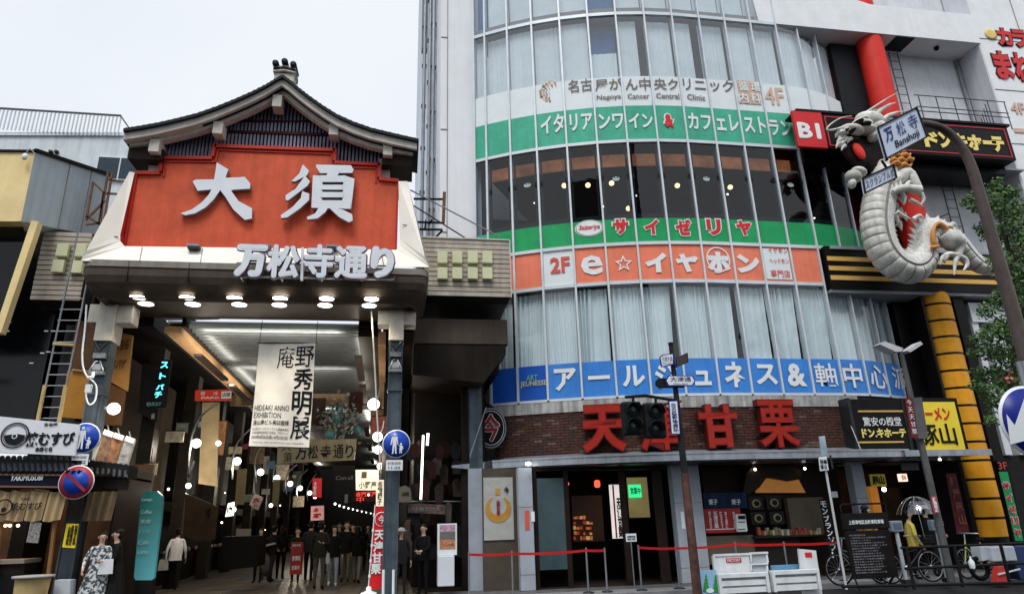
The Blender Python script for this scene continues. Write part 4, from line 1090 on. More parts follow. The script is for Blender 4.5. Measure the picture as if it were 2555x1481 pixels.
# ================================================================ chestnut shop at the foot of the curved building
brick = [mat('brick_%s' % n, c, .8, var=.35, scale=14, bump=.4, bscale=50) for n, c in (('red', (.085,.036,.027)), ('brown', (.062,.032,.026)), ('pale', (.13,.085,.07)))]
mort = mat('mortar', (.05,.042,.038), .9)
ledge = mat('stained_ledge', S(196,196,194,.85), .85, var=.25, scale=3, streak=.55, bump=.2)
silver = mat('awning_metal', S(176,182,192,.85), .35, metal=.55, var=.2, streak=.2, scale=2)
pill = mat('pillar_grey', S(170,178,190,.9), .6, var=.12, scale=2, streak=.1)
brownw = mat('dark_brown_wood', (.028,.018,.013), .5, var=.3)
beigew = mat('beige_wall', S(128,118,100,.6), .75, var=.15)
shop = thing('chestnut_shop', 'ground floor shop with brick band, silver awning and grey pillars under the blue window sign', 'shop', (8, 18, 0))
XS0, XS1 = 2.55, 12.62
def xs(n, a=XS0, c=XS1): return [a+(c-a)*k/n for k in range(n+1)]
b = B(); q = xs(30)
for i in range(30): band(b, q[i], q[i+1], 3.05, 4.36, .06, .3, mort)
part('brick_backing', b, shop)
b = B(); rnd = random.Random(9); nb = 15; hb = 1.16/nb
for r_ in range(nb):
    x = XS0+(.11 if r_ % 2 else 0)
    while x < XS1-.1:
        x1 = min(XS1, x+.225); d = rnd.uniform(.085, .10)
        band(b, x, x1-.012, 3.2+r_*hb, 3.2+(r_+1)*hb-.012, d, .03, brick[rnd.choices((0,1,2), (5,5,1))[0]]); x = x1
part('brick', b, shop, kind='stuff')
b = B()
for i in range(30): band(b, q[i], q[i+1], 4.362, 4.66, .12, .4, ledge)
part('concrete_ledge', b, shop)
# awning: sloping sheet with a rolled front edge
XA = xs(28, 1.55, 13.2)
b = B()
tipx = P(1129,1152,17.2).x; zt1 = 3.0
p0_, p1_ = gcz(2.6,2.86,1.0), gcz(2.6,3.2,.1); tip = Vector((tipx,17.5,2.93)); bk_ = Vector((tipx+.3,18.6,2.93))
b.add([p0_, gcz(2.6,2.86,0), bk_, tip, gcz(2.6,3.08,1.0), gcz(2.6,3.22,0), bk_+Vector((0,0,.1)), tip+Vector((0,0,.05))], [(0,3,2,1),(4,5,6,7),(0,1,5,4),(1,2,6,5),(2,3,7,6),(3,0,4,7)], silver)
for i in range(28):
    if XA[i] < 2.55: continue
    a, c = XA[i], XA[i+1]
    p = [gcz(a,3.0,1.0), gcz(c,3.0,1.0), gcz(c,3.2,.1), gcz(a,3.2,.1)]; u = Vector((0,0,.04))
    b.hexa([p[0],p[1],p[2],p[3],p[0]+u,p[1]+u,p[2]+u,p[3]+u], silver)
    band(b, a, c, 2.90, 3.06, 1.04, .04, silver); band(b, a, c, 3.06, 3.10, 1.06, .10, silver); band(b, a, c, 2.86, 2.90, 1.0, .95, darkst)
part('awning', b, shop)
bAw = B(); bAw.box(13.0, 15.6, 16.0, 17.0, 2.94, 3.02, silver); bAw.box(13.0,15.6,15.96,15.995,2.9,3.06,silver); part('awning_end', bAw, shop)
for x0, y0, x1, y1, ya, yb in ((1213,1016,1172,1140,17.6,17.5),(2098,1000,2152,1132,17.0,16.05)):
    part('stay_rod', B().tube([P(x0,y0,ya), P(x1,y1,yb)], .018, galv, 6), shop)
# letters on the brick
rc = mat('channel_red', S(190,44,30,.7), .4, var=.12, scale=4); rcd = mat('channel_dark', S(110,24,20,.8), .5, var=.3)
let = thing('chestnut_letters', 'four big red channel letters of the chestnut shop mounted on the brick band', 'sign letters', gcz(8, 3.3, .3))
for ch, x0, y0, x1, y1 in (('天',675,1020,945,1322),('津',1010,1040,1275,1320),('甘',1368,1040,1600,1308),('栗',1712,1012,1958,1306)):
    a, c = z8(x0, y0), z8(x1, y1); xa, xc = gx(a[0], (a[1]+c[1])/2), gx(c[0], (a[1]+c[1])/2); xa, xc = xa*.985, xc*.985; zz0, zz1 = P(c[0], c[1], 16.6).z, P(a[0], a[1], 16.6).z
    xm, zm = (xa+xc)/2, (zz0+zz1)/2
    b = B(); put_text(b, ch, (0,0,0), xc-xa, zz1-zz0, rcd, bold={'天':.06,'甘':.05}.get(ch,.035), depth=.22, sidem=rcd, fn=lambda x, y, d: gcz(xm+x, zm+y, .2+d), res=3)
    put_text(b, ch, (0,0,0), (xc-xa)*.955, (zz1-zz0)*.955, rc, bold={'天':.035,'甘':.028}.get(ch,.015), depth=.0, fn=lambda x, y, d: gcz(xm+x, zm+y, .424+d), res=3)
    part('character', b, let)
    b = B()
    for dx in (-.25, .25): b.tube([gcz(xm+dx, zz1-.1, .05), gcz(xm+dx, zz1-.05, .3)], .02, blkf, 5)
    part('letter_bracket', b, let, kind='stuff')
# round emblem at the left end of the brick
em = thing('emblem_sign', 'upright oval emblem sign with a red character at the left end of the brick band', 'sign', gcz(2.9, 3.4, .4))
Xe = gx(1240, 1068); ze = P(1240, 1068, gc(Xe, .3).y).z
nrm = ((gc(Xe, 1)-gc(Xe, 0)).normalized()+Vector((-.25,-4,0))).normalized(); tng = Vector((-nrm.y, nrm.x, 0)); 
if tng.x < 0: tng = -tng
ce = gcz(Xe, ze, .45)
def disc(b, r, d, m, n=36, th=.12, c=ce, rz=None):
    rz = rz or r
    f = [c+tng*(r*math.cos(q))+Vector((0,0,rz*math.sin(q)))+nrm*d for q in [2*math.pi*k/n for k in range(n)]]
    return b.ext(f, -nrm*th, m)
b = B(); disc(b, .42, .0, galv, rz=.55); part('case', b, em)
for r, m_, d in ((.39, bk, .004), (.36, swhite, .010), (.345, bk, .016)): b = B(); disc(b, r, d, m_, th=.004, rz=r*1.31); part('ring', b, em)
b = B(); put_text(b, '今', ce+nrm*.022, .52, .78, swhite, fat=.035, right=tng, depth=.004); put_text(b, '今', ce+nrm*.034, .48, .74, mat('emblem_red', S(150,34,48,1.), .5), fat=.018, right=tng, depth=.004); part('character', b, em)
# pillars
for x0, x1, y0, y1 in ((1296,1332,1150,1478),(1672,1756,1150,1420),(2124,2168,1142,1280)):
    xm0, xm1 = rect(x0, y0, x1, y1, 17.0)[:2]
    if x0 == 1672: xm0, xm1 = P(1664,1151,17).x, P(1748,1151,17).x
    xm0 += .10 if x0 != 1296 else 0; xm1 -= .08 if x0 != 1296 else 0
    b = B(); b.box(xm0, xm1, 17.0, 17.3, 0, 2.86, pill); p_ = part('pillar', b, shop, bevel=.01)
    b = B(); 
    for z in (.35, 1.9): b.box(xm0-.002, xm1+.002, 16.996, 17.1, z, z+.015, jm)
    part('joint', b, p_, kind='stuff')
# left wall with poster
x0, x1 = P(1168,1250,17.7).x, P(1204,1250,17.5).x
b = B(); b.box(x0, x1, 17.6, 18.2, 0, 2.9, pill); part('side_pillar', b, shop)
b = B(); b.box(x1+.002, P(1296,1250,17.3).x, 17.4, 17.7, 0, 2.88, mat('side_wall_brown', (.07,.055,.043), .7, var=.2)); part('side_wall', b, shop)
ps = thing('wall_poster', 'tall pale poster with a golden swirl emblem on the wall left of the shop door', 'poster', P(1243,1345,17.36))
b = B(); b.rect(1207,1190,1281,1346,17.37,.02,mat('poster_pale', S(186,188,184,.8), .6, var=.12, scale=5)); part('sheet', b, ps)
swirl = mat('swirl_gold', S(190,140,60,.9), .5, var=.15); cc = P(1243,1265,17.36)
b = B(); n = 30
vs_ = []
for k in range(n+1):
    q = -2.6+5.2*k/n; w_ = .015+.075*math.sin(math.pi*k/n); r = .27
    for s_ in (-1, 1): vs_.append(cc+Vector(((r+s_*w_)*math.sin(q+math.pi)*1.0, 0, (r+s_*w_)*math.cos(q+math.pi)*1.0)))
b.add(vs_, [(2*k, 2*k+2, 2*k+3, 2*k+1) for k in range(n)], swirl)
b.box(cc.x-.06, cc.x+.06, 17.36, 17.366, cc.z+.3, cc.z+.46, swirl); part('swirl', b, ps)
b = B(); put_text(b, '天津甘栗', (cc.x,17.355,cc.z), None, .34, mat('ink_crimson', S(150,40,60,.9), .5), bold=.03, vertical=True); part('lettering', b, ps)
b = B(); put_text(b, '今', (cc.x+.22,17.355,cc.z+.42), .13, .16, inkd, bold=.01); part('mark', b, ps)
# interior
b = B()
b.box(3.2, 12.6, 21.5, 21.6, 0, 2.9, brownw); b.box(3.0, 12.5, 17.2, 21.5, 2.85, 2.87, brownw); b.box(3.1, 12.6, 17.2, 21.5, .0, .02, mat('shop_floor', (.05,.04,.035), .3)); b.box(7.95,8.0,17.4,21.5,0,2.85,brownw)
part('room', b, shop)
doorglass = glassmat('door_glass', (.55,.66,.68), .7, .1, .10)
b = B(); X0,X1,Z0,Z1 = rect(1343,1192,1412,1420,17.2); b.quad((X0,17.2,Z0),(X1,17.2,Z0),(X1,17.2,Z1),(X0,17.2,Z1), mat('frosted_door', S(84,108,114,.55), .25, var=.2, scale=1.5)); part('door_pane', b, shop)
b = B(); b.rect(1334,1160,1343,1478,17.18,.08,brownw); b.rect(1412,1160,1424,1478,17.18,.08,brownw); b.rect(1556,1175,1570,1478,17.18,.1,brownw); b.rect(1334,1152,1662,1172,17.16,.1,brownw); b.rect(1640,1172,1664,1478,17.18,.08,brownw); part('door_frame', b, shop, kind='stuff')
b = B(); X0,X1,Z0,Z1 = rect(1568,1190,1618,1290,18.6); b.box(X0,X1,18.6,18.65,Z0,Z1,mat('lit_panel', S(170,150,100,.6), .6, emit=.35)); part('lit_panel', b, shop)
def lantern(label, x, y, r, Y, m):
    c = P(x, y, Y); t = thing('paper_lantern', label, 'lantern', c)
    part('shade', B().lathe((c.x,c.y,c.z), [(r*.6,-r*1.2),(r,-r*.7),(r,r*.7),(r*.6,r*1.2)], m, 14), t); part('cord', B().tube([c+Vector((0,0,r*1.2)), c+Vector((0,0,r*1.2+.5))], .008, bk, 4), t)
lantern('small glowing red lantern hanging inside the shop door', 1490, 1206, .08, 18.2, emat('lantern_red', (1.,.08,.04), 1.4))
lantern('thin glowing red lantern beside the frosted shop door', 1417, 1206, .03, 17.6, emat('lantern_red2', (1.,.10,.05), 1.2))
t = thing('glow_sign', 'green glowing sign box hanging inside the shop', 'sign', P(1585,1240,18.4))
b = B(); b.rect(1570,1208,1600,1240,18.4,.06,emat('glow_green', (.03,.75,.25), .9)); part('case', b, t); b = B(); textpx(b,'営業中',1573,1215,1598,1232,18.39,bk,bold=.02); part('lettering', b, t)
t = thing('light_banner', 'bright white and red striped vertical banner inside the shop door', 'banner', P(1537,1345,18.0))
b = B(); b.rect(1524,1208,1552,1342,18.0,.02,mat('banner_white_lit', (.8,.76,.72), .6, emit=.5)); part('cloth', b, t); b = B(); b.rect(1532,1209,1536,1341,17.99,.008,lred); part('stripe', b, t)
b = B(); put_text(b, '天津甘栗', P(1546,1290,17.985), .12, 1.0, inkd, bold=.05, vertical=True); part('lettering', b, t)
# shelf of packed goods
rnd = random.Random(5)
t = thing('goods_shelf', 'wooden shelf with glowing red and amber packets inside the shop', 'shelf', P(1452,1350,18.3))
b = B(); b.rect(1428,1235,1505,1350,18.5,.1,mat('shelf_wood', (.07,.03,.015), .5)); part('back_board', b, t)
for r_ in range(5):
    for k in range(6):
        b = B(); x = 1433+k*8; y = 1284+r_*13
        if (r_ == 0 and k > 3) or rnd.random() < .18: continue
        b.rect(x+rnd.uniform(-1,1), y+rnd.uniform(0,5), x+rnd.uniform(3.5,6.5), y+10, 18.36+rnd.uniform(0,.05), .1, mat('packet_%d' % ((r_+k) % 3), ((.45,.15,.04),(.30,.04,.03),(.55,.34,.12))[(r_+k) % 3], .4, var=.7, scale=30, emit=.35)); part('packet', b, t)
t = thing('notice_board', 'small white notice on a thin post before the shop door', 'sign', P(1579,1465,16.6))
part('plate', B().rect(1562,1330,1588,1350,16.6,.02,swhite), t); b = B(); textpx(b,'営業時間',1565,1335,1585,1339,16.595,inkd); part('lettering', b, t); b = B(); textpx(b,'10:00-18:00',1565,1342,1585,1345,16.595,inkd); part('lettering', b, t)
a = P(1575,1350,16.6); part('post', B().tube([(a.x,16.62,0),(a.x,16.62,a.z+.05)], .016, galv, 8), t)
# right hand window bay
b = B(); b.box(P(1756,1250,17.3).x, P(2124,1250,17.3).x, 17.7, 17.8, .0, 2.85, mat('window_back', S(70,58,48,.5), .6, var=.3)); part('display_back', b, shop)
b = B(); b.rect(1764,1335,1884,1405,17.3,.3,beigew); part('low_wall', b, shop); b = B(); b.rect(1884,1335,2000,1420,17.32,.3,mat('low_wall_dark', (.045,.04,.035), .7)); part('low_wall', b, shop)
b = B(); b.rect(1970,1240,2060,1330,17.35,.2,beigew); part('panel', b, shop)
org = mat('curved_timber', S(190,125,60,.8), .45, var=.15, emit=.25); dk = mat('curved_timber_dark', (.04,.022,.014), .4)
b = B(); b.slab([(1888,1228),(1900,1200),(1915,1192),(1945,1197),(1990,1190),(2010,1228)], 17.5, .1, org); part('curved_timber', b, shop)
b = B(); b.slab([(1880,1158),(1940,1155),(1985,1165),(2003,1180),(1995,1195),(1965,1200),(1930,1192),(1912,1192),(1895,1215),(1870,1232),(1855,1225),(1862,1180)], 17.4, .08, dk); part('curved_timber', b, shop)
t = thing('shop_curtain', 'short navy shop curtain with small white characters in the window right of the pillar', 'curtain', P(1810,1265,17.25))
nav = mat('noren_navy', S(26,48,78,.9), .8, var=.15)
X0,X1,Z0,Z1 = rect(1756,1228,1865,1268,17.25)
part('cloth', B().grid(lambda u, v: Vector((X0+(X1-X0)*u, 17.25+.03*math.sin(u*26), Z0+(Z1-Z0)*v)), 40, 2, nav), t)
b = B(); textpx(b,'栗子',1768,1245,1790,1258,17.2,swhite,bold=.01); part('lettering', b, t); b = B(); textpx(b,'栗子',1825,1245,1848,1258,17.2,swhite,bold=.01); part('lettering', b, t)
t = thing('price_poster', 'red price poster with white vertical lettering under the navy shop curtain', 'poster', P(1800,1328,17.24))
b = B(); b.rect(1759,1268,1850,1328,17.24,.02,mat('poster_red', S(176,40,38,.95), .5, var=.1)); part('sheet', b, t)
b = B()
for k, (s_, x) in enumerate((('天津甘栗',1786),('焼きたて',1800),('お土産に',1812),('甘栗太郎',1832),('税込価格',1772))): put_text(b, s_, P(x,1296,17.23), .07 if k else .12, .42, swhite, bold=.02, vertical=True)
b.rect(1762,1318,1836,1320,17.235,.004,swhite); part('lettering', b, t)
t = thing('ticket_machine', 'small white rounded ticket machine beside the red price poster', 'machine', P(1851,1326,17.2))
part('case', B().rect(1838,1281,1864,1326,17.12,.1,swhite), t, bevel=.03); part('screen', B().rect(1842,1285,1860,1294,17.11,.008,bk), t); part('slot', B().rect(1842,1300,1860,1302,17.11,.008,bk), t); part('slot', B().rect(1842,1318,1860,1320,17.11,.008,bk), t)
for i, (x, y) in enumerate(((1887,1255),(1932,1253),(1893,1292),(1940,1291))):
    t = thing('framed_picture', ['upper left','upper right','lower left','lower right'][i]+' of four dark framed chestnut pictures in the shop window', 'picture', P(x, y+16, 17.3), 'framed pictures in the shop window')
    part('frame', B().rect(x-19,y-16,x+17,y+16,17.32,.04,mat('picture_dark', (.03,.03,.028), .4)), t)
    c = P(x, y, 17.3); b = B(); b.ell(c, .13, .01, .11, mat('picture_cream', S(170,160,130,.7), .6, var=.3, scale=12), 14, 6); b.ell(c+Vector((.01,-.012,0)), .08, .012, .07, mat('picture_nut', S(60,42,30,.8), .5), 12, 6); part('motif', b, t)
rl_ = thing('vertical_banner', 'dark vertical banner with white katakana leaning in the right shop window', 'banner', P(2070,1400,17.0))
b = B(); b.ext([P(2044,1245,16.9),P(2066,1245,16.9),P(2092,1395,16.9),P(2072,1395,16.9)], (0,.02,0), bk); part('cloth', b, rl_)
b = B()
for k, ch in enumerate('モンブランソフト'): x = 2053+k*4.1; y = 1256+k*18; textpx(b, ch, x-6, y-7, x+8, y+8, 16.88, swhite, bold=.02)
part('lettering', b, rl_)
# awning spot lamps
for x, y in ((1318,1156),(1680,1150),(1722,1152),(2105,1143)):
    c = P(x, y, 16.8); b = B(); b.ell((0,0,0), .075,.07,.045, emat('spot_bulb', (1,.96,.88), 7), 10, 6); o = part('spot_lamp', b, shop); o.location += c
for x, y in ((1700,16.85),(1318,16.9)):
    pass
# ---------------- ramen shop signs to the right
t = thing('discount_sign', 'black sign box with white and yellow Japanese letters between brick band and ramen sign', 'sign', P(2200,1125,16.5))
part('case', B().rect(2134,995,2262,1130,16.5,.4,bk), t)
part('frame', B().rect(2126,992,2134,1134,16.48,.4,darkst), t); part('frame', B().rect(2262,992,2270,1134,16.48,.4,darkst), t)
for y in (1025, 1102): part('line', B().rect(2141,y-2,2256,y+2,16.49,.006,gold), t)
b = B(); textpx(b,'驚安の殿堂',2153,1040,2248,1062,16.49,lwhite,bold=.006); part('lettering', b, t)
b = B(); textpx(b,'ドン.キホーテ',2150,1068,2260,1091,16.49,goldl,bold=.04); part('lettering', b, t)
t = thing('ramen_sign', 'yellow ramen shop sign with red katakana and black characters', 'sign', P(2350,1125,16.4))
part('case', B().rect(2276,992,2403,1132,16.4,.35,bk), t); part('face', B().rect(2284,1002,2396,1126,16.39,.008,mat('ramen_yellow', S(246,218,60,1.), .45, var=.06)), t)
b = B(); textpx(b,'ラーメン',2288,1016,2370,1048,16.38,lred,bold=.02); part('lettering', b, t); b = B(); textpx(b,'豚山',2292,1056,2385,1110,16.38,bk,bold=.015); part('lettering', b, t)
rb = thing('ramen_shopfront', 'dark ramen shop entrance with warm interior beneath the yellow sign', 'shop', (14.5, 18, 0))
b = B(); b.box(13.15, 15.5, 19.4, 19.5, 0, 2.9, mat('ramen_wall', S(110,66,34,.5), .6, var=.3)); b.box(12.9,15.6,17.0,19.5,2.82,2.86,inter); b.box(15.45,15.5,17,19.4,0,2.85,inter); part('room', b, rb)
b = B()
for x0,y0,x1,y1 in ((2205,1215,2250,1300),):
    b.rect(x0,y0,x1,y1,18.2,.05,mat('ramen_timber', S(96,70,48,.5), .6, var=.3))
part('door', b, rb)
part('pillar_wrap', B().rect(2176,1212,2196,1290,17.3,.2,mat('orange_lit', S(206,128,40,.9), .6, emit=.25)), rb)
part('menu_board', B().rect(2250,1148,2292,1172,17.1,.05,mat('menu_grey', (.12,.12,.13), .6)), rb)
t = thing('small_ramen_sign', 'small yellow sign with black characters inside the ramen entrance', 'sign', P(2192,1212,17.2))
part('face', B().rect(2172,1182,2210,1212,17.2,.04,MATS['ramen_yellow']), t); b = B(); textpx(b,'豚山',2177,1186,2206,1208,17.19,bk,bold=.03); part('lettering', b, t)
t = thing('lit_sign_cube', 'small pink white lit sign cube inside the ramen entrance', 'sign', P(2254,1200,17.6)); part('case', B().rect(2246,1181,2264,1200,17.6,.1,emat('cube_glow', (1,.62,.5), 1.1)), t)
b = B(); textpx(b,'豚',2249,1184,2261,1197,17.59,lred); part('lettering', b, t)
for x, y, r in ((2192,1148,.05),(2206,1220,.06),(2210,1146,.03),(2345,1146,.04)):
    c = P(x, y, 17.5); b = B(); b.ell((0,0,0), r,r,r, emat('bulb_white', (1,.93,.8), 6), 8, 6); o = part('bulb', b, rb); o.location += c
t = thing('vertical_shop_sign', 'green vertical sign with red white katakana and 3F at the lower right edge', 'sign', P(2520,1350,16.2))
part('board', B().ext([P(2488,1148,16.2),P(2516,1148,16.2),P(2556,1352,16.2),P(2530,1352,16.2)], (0,.12,0), bk), t)
part('face', B().ext([P(2492,1176,16.19),P(2514,1176,16.19),P(2554,1348,16.19),P(2534,1348,16.19)], (0,.008,0), sgreen), t)
b = B(); textpx(b,'3F',2490,1152,2512,1170,16.18,lpink); 
for k, ch in enumerate('サイゼリヤ'): x = 2512+k*7.2; y = 1212+k*29; textpx(b, ch, x-11, y-12, x+9, y+12, 16.185, lwhite, bold=.09, depth=.004); textpx(b, ch, x-10, y-11, x+8, y+11, 16.17, lred, bold=.04, depth=.004)
part('lettering', b, t)
t = thing('red_pillar_banner', 'dim dark red vertical banner with faded characters left of the amber pillar', 'banner', P(2400,1380,16.9))
part('cloth', B().ext([P(2360,1180,16.9),P(2385,1180,16.9),P(2420,1330,16.9),P(2388,1330,16.9)], (0,.02,0), mat('dim_red', (.09,.012,.012), .7, var=.3)), t)
b = B()
for k, ch in enumerate('麺屋豚山'): x = 2376+k*8; y = 1200+k*32; textpx(b, ch, x-8, y-12, x+10, y+12, 16.89, mat('dim_pink', (.2,.07,.06), .7), bold=.03)
part('lettering', b, t)
# goods and fittings that fill the shop window and doorway
rnd = random.Random(15)
t = thing('window_goods', 'rows of small boxed sweets and jars on a ledge in the right shop window', 'goods', P(1960,1400,17.2))
gm = [mat('sweet_%d' % k, c, .5, var=.3) for k, c in enumerate(((.35,.08,.05),(.5,.4,.2),(.12,.2,.12),(.5,.48,.42),(.25,.12,.06)))]
for k in range(26):
    x = 1892+k*7.2; y = 1334; h = rnd.uniform(10,20); part('package', B().rect(x, y-h, x+6, y, 17.15+rnd.uniform(0,.15), .1, rnd.choice(gm)), t)
part('ledge', B().rect(1884,1334,2080,1338,17.1,.35,mat('ledge_dark', (.05,.035,.03), .5)), t)
t = thing('pendant_lamps', 'pair of small warm lamps under the ceiling of the right shop window', 'lamp', P(1885,1170,17.35))
for x, y in ((1884,1170),(2008,1168)): part('bulb', B().ell(P(x,y,17.3), .035,.035,.035, MATS['bulb_white'], 8, 6), t)
t = thing('paper_notices', 'small white paper notices taped to the centre pillar and window', 'notice', P(1706,1300,16.99))
for x0,y0,x1,y1 in ((1700,1275,1708,1318),(1325,1275,1334,1300),(1310,1272,1321,1320),(2075,1225,2090,1240)): part('paper', B().rect(x0,y0,x1,y1,16.985,.006,swhite if x0 != 1310 else lpink), t)
# ================================================================ arcade behind the gate (its axis leans 1.4 degrees to the left)
LEAN = -.024
def ax(x, y): return x+(y-17)*LEAN
def abox(b, x0, x1, y0, y1, z0, z1, m):
    return b.hexa([(ax(x0,y0),y0,z0),(ax(x1,y0),y0,z0),(ax(x1,y1),y1,z0),(ax(x0,y1),y1,z0),(ax(x0,y0),y0,z1),(ax(x1,y0),y0,z1),(ax(x1,y1),y1,z1),(ax(x0,y1),y1,z1)], m)
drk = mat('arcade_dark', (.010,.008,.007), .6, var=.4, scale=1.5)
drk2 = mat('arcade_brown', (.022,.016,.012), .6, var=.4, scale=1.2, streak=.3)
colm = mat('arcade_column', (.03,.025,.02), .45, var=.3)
corr = mat('corrugated_sheet', S(150,155,155,.55), .32, metal=.55, var=.15)
arc = thing('arcade_roof', 'long covered arcade with corrugated ceiling, lit timber beams and dark side walls', 'arcade', (-3.6, 30, 0))
b = B()
def cor(u, v):
    y = 17.35+u*9.4; x = -6.0+v*5.35
    return Vector((ax(x, y), y, 6.60+.085*math.sin(u*2*math.pi*27)))
b.grid(cor, 480, 2, corr, smooth=True); part('corrugated_ceiling', b, arc)
b = B()
def cor2(u, v):
    y = 27.1+u*30; x = -5.7+v*5.0
    return Vector((ax(x, y), y, 6.05+.08*math.sin(u*2*math.pi*60)))
b.grid(cor2, 720, 2, corr, smooth=True); part('corrugated_ceiling', b, arc)
b = B(); abox(b, -6.4, -.4, 26.9, 27.1, 6.1, 6.9, tan); part('ceiling_step', b, arc)
a = PZ(368,777,6.5).x; c = PZ(425,777,6.5).x
b = B(); abox(b, a, c-.12, 17.3, 58, 6.35, 6.5, orangew); abox(b, c-.12, c-.02, 17.3, 58, 6.5, 6.9, drk2); part('timber_beam', b, arc)
a = PZ(940,809,6.4).x; b = B(); abox(b, a+.02, a+.22, 17.3, 58, 6.1, 6.45, orangew); abox(b, a-.5, a+.02, 17.3, 58, 6.3, 6.9, drk2); part('timber_beam', b, arc)
b = B(); abox(b, -8.4, -6.3, 17.3, 60, 6.5, 6.9, drk); part('ceiling_edge', b, arc)
b = B(); abox(b, -.6, .4, 17.3, 60, 6.45, 6.9, drk); part('ceiling_edge', b, arc)
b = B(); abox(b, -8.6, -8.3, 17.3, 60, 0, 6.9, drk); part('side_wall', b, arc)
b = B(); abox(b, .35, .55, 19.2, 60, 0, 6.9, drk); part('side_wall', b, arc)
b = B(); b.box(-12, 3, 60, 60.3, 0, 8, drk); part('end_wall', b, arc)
# columns down both sides
for i, y in enumerate((18.8,22.4,26,29.6,33.2,37,41,46,52)):
    for x, w_ in ((-6.75,.34),(-.55,.3)):
        if x > -1 and y < 20: continue
        b = B(); abox(b, x, x+w_, y, y+.45, 0, 6.3, colm); part('arcade_column', b, arc)
# shop fronts along the left wall: bays of different depth and colour
rnd = random.Random(21)
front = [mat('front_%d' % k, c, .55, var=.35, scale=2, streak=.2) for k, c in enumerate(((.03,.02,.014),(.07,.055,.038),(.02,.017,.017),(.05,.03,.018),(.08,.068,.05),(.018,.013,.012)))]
for i, y in enumerate(range(19, 58, 3)):
    t = thing('arcade_shop', ['brown timbered','beige panelled','dark shuttered','orange lit','pale stone','black tiled'][i % 6]+' shop bay, '+['first','second','third','fourth','fifth','sixth','seventh','eighth','ninth','tenth','eleventh','twelfth','thirteenth'][i]+' from the gate on the left of the arcade', 'shop', (ax(-7.5,y),y,0), 'shops lining the left side of the arcade')
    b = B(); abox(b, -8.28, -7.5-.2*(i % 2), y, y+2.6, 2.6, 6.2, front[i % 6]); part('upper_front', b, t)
    b = B(); abox(b, -8.28, -7.3, y+.1, y+2.5, 2.2, 2.5, front[(i+1) % 6]); part('canopy', b, t)
    b = B(); abox(b, -8.0, -7.2, y+.3, y+2.3, 0, .9, drk); part('counter', b, t)
    b = B()
    for k in range(8):
        yy = y+.4+k*.24; r_ = rnd.uniform(.05,.1); xx = -7.35+rnd.uniform(-.2,.1); b.ell((ax(xx,yy),yy,.9+r_*.7), r_, r_, r_, mat('goods_%d' % (k % 4), ((.3,.25,.2),(.25,.1,.05),(.1,.12,.1),(.4,.38,.3))[k % 4], .6, var=.4), 7, 5)
    part('goods', b, t, kind='stuff')
for i, y in enumerate((23,29,35,41,47,53)):
    t = thing('arcade_shop', 'dim shop bay, '+['first','second','third','fourth','fifth','sixth'][i]+' from the gate on the right of the arcade', 'shop', (ax(-.2,y),y,0), 'shops lining the right side of the arcade')
    b = B(); abox(b, -.35, .3, y, y+5, 2.6, 6.0, front[(i+2) % 6]); part('upper_front', b, t); b = B(); abox(b, -.5, .3, y+.3, y+4.6, 0, 1.0, drk2); part('counter', b, t)
# pale hanging panels and signs on the left side
def panel(name, label, cat, pts, Y, m, texts=(), th=.06, group=None, side=None):
    t = thing(name, label, cat, P(pts[0][0], pts[0][1], Y), group)
    part('board', B().slab(pts, Y, th, m), t)
    for tx in texts:
        body, x0, y0, x1, y1, mm = tx[:6]; kw = tx[6] if len(tx) > 6 else {}
        b = B(); textpx(b, body, x0, y0, x1, y1, Y-.004, mm, **kw)
        part('lettering', b, t)
    return t
cyan = emat('cyan_letters', (.12,.75,.95), 1.5)
panel('vertical_sign', 'black vertical sign with glowing cyan katakana left inside the arcade', 'sign', [(404,896),(428,898),(414,1018),(390,1018)], 18.2, bk,
      [('ス',401,902,420,918,cyan,{'bold':.03}),('ト',398,930,414,945,cyan,{'bold':.03}),('パ',390,958,409,972,cyan,{'bold':.03}),('チ',386,976,404,992,cyan,{'bold':.03}),('QUICKY',366,1003,402,1013,mat('dim_cyan', (.15,.4,.45), .5))])
panel('dark_signboard', 'large dark sign panel behind the cyan katakana sign', 'sign', [(355,905),(404,915),(392,1052),(345,1030)], 18.6, mat('grey_black', (.03,.03,.03), .4), [('山本屋',378,1030,386,1045,swhite)])
panel('shop_sign', 'red and white horizontal sign hanging on the left inside the arcade', 'sign', [(487,973),(578,970),(577,998),(486,999)], 21.0, mat('warm_red', S(196,60,40,.8), .5, emit=.15),
      [('有',500,976,512,986,swhite),('冷',532,976,544,986,swhite),('PARK',503,989,548,994,swhite)])
panel('shop_sign', 'small white box at the right end of the red horizontal arcade sign', 'sign', [(553,976),(577,975),(576,992),(552,993)], 20.95, swhite, [('店頭',555,979,574,989,bk)])
panel('hanging_board', 'tall lit beige panel below the red horizontal arcade sign', 'panel', [(505,1003),(548,1003),(540,1212),(495,1206)], 21.6, mat('beige_lit', S(178,158,118,.6), .6, var=.2, emit=.12))
panel('hanging_board', 'tall dim olive panel behind the second lamp of the arcade', 'panel', [(592,1170),(616,1168),(608,1258),(586,1258)], 27, mat('olive_lit', S(140,130,88,.45), .6, emit=.08))
panel('hanging_board', 'narrow olive panel behind the fourth lamp of the arcade', 'panel', [(682,1195),(699,1195),(694,1262),(678,1262)], 30, MATS['olive_lit'])
panel('kanji_board', 'brown wooden board with a dark character at the left of the arcade', 'sign', [(462,1230),(545,1262),(536,1345),(495,1350),(458,1335)], 20.5, mat('brown_board', S(96,76,54,.4), .6, var=.3, emit=.04), [('吉',512,1265,526,1290,bk,{'bold':.03})])
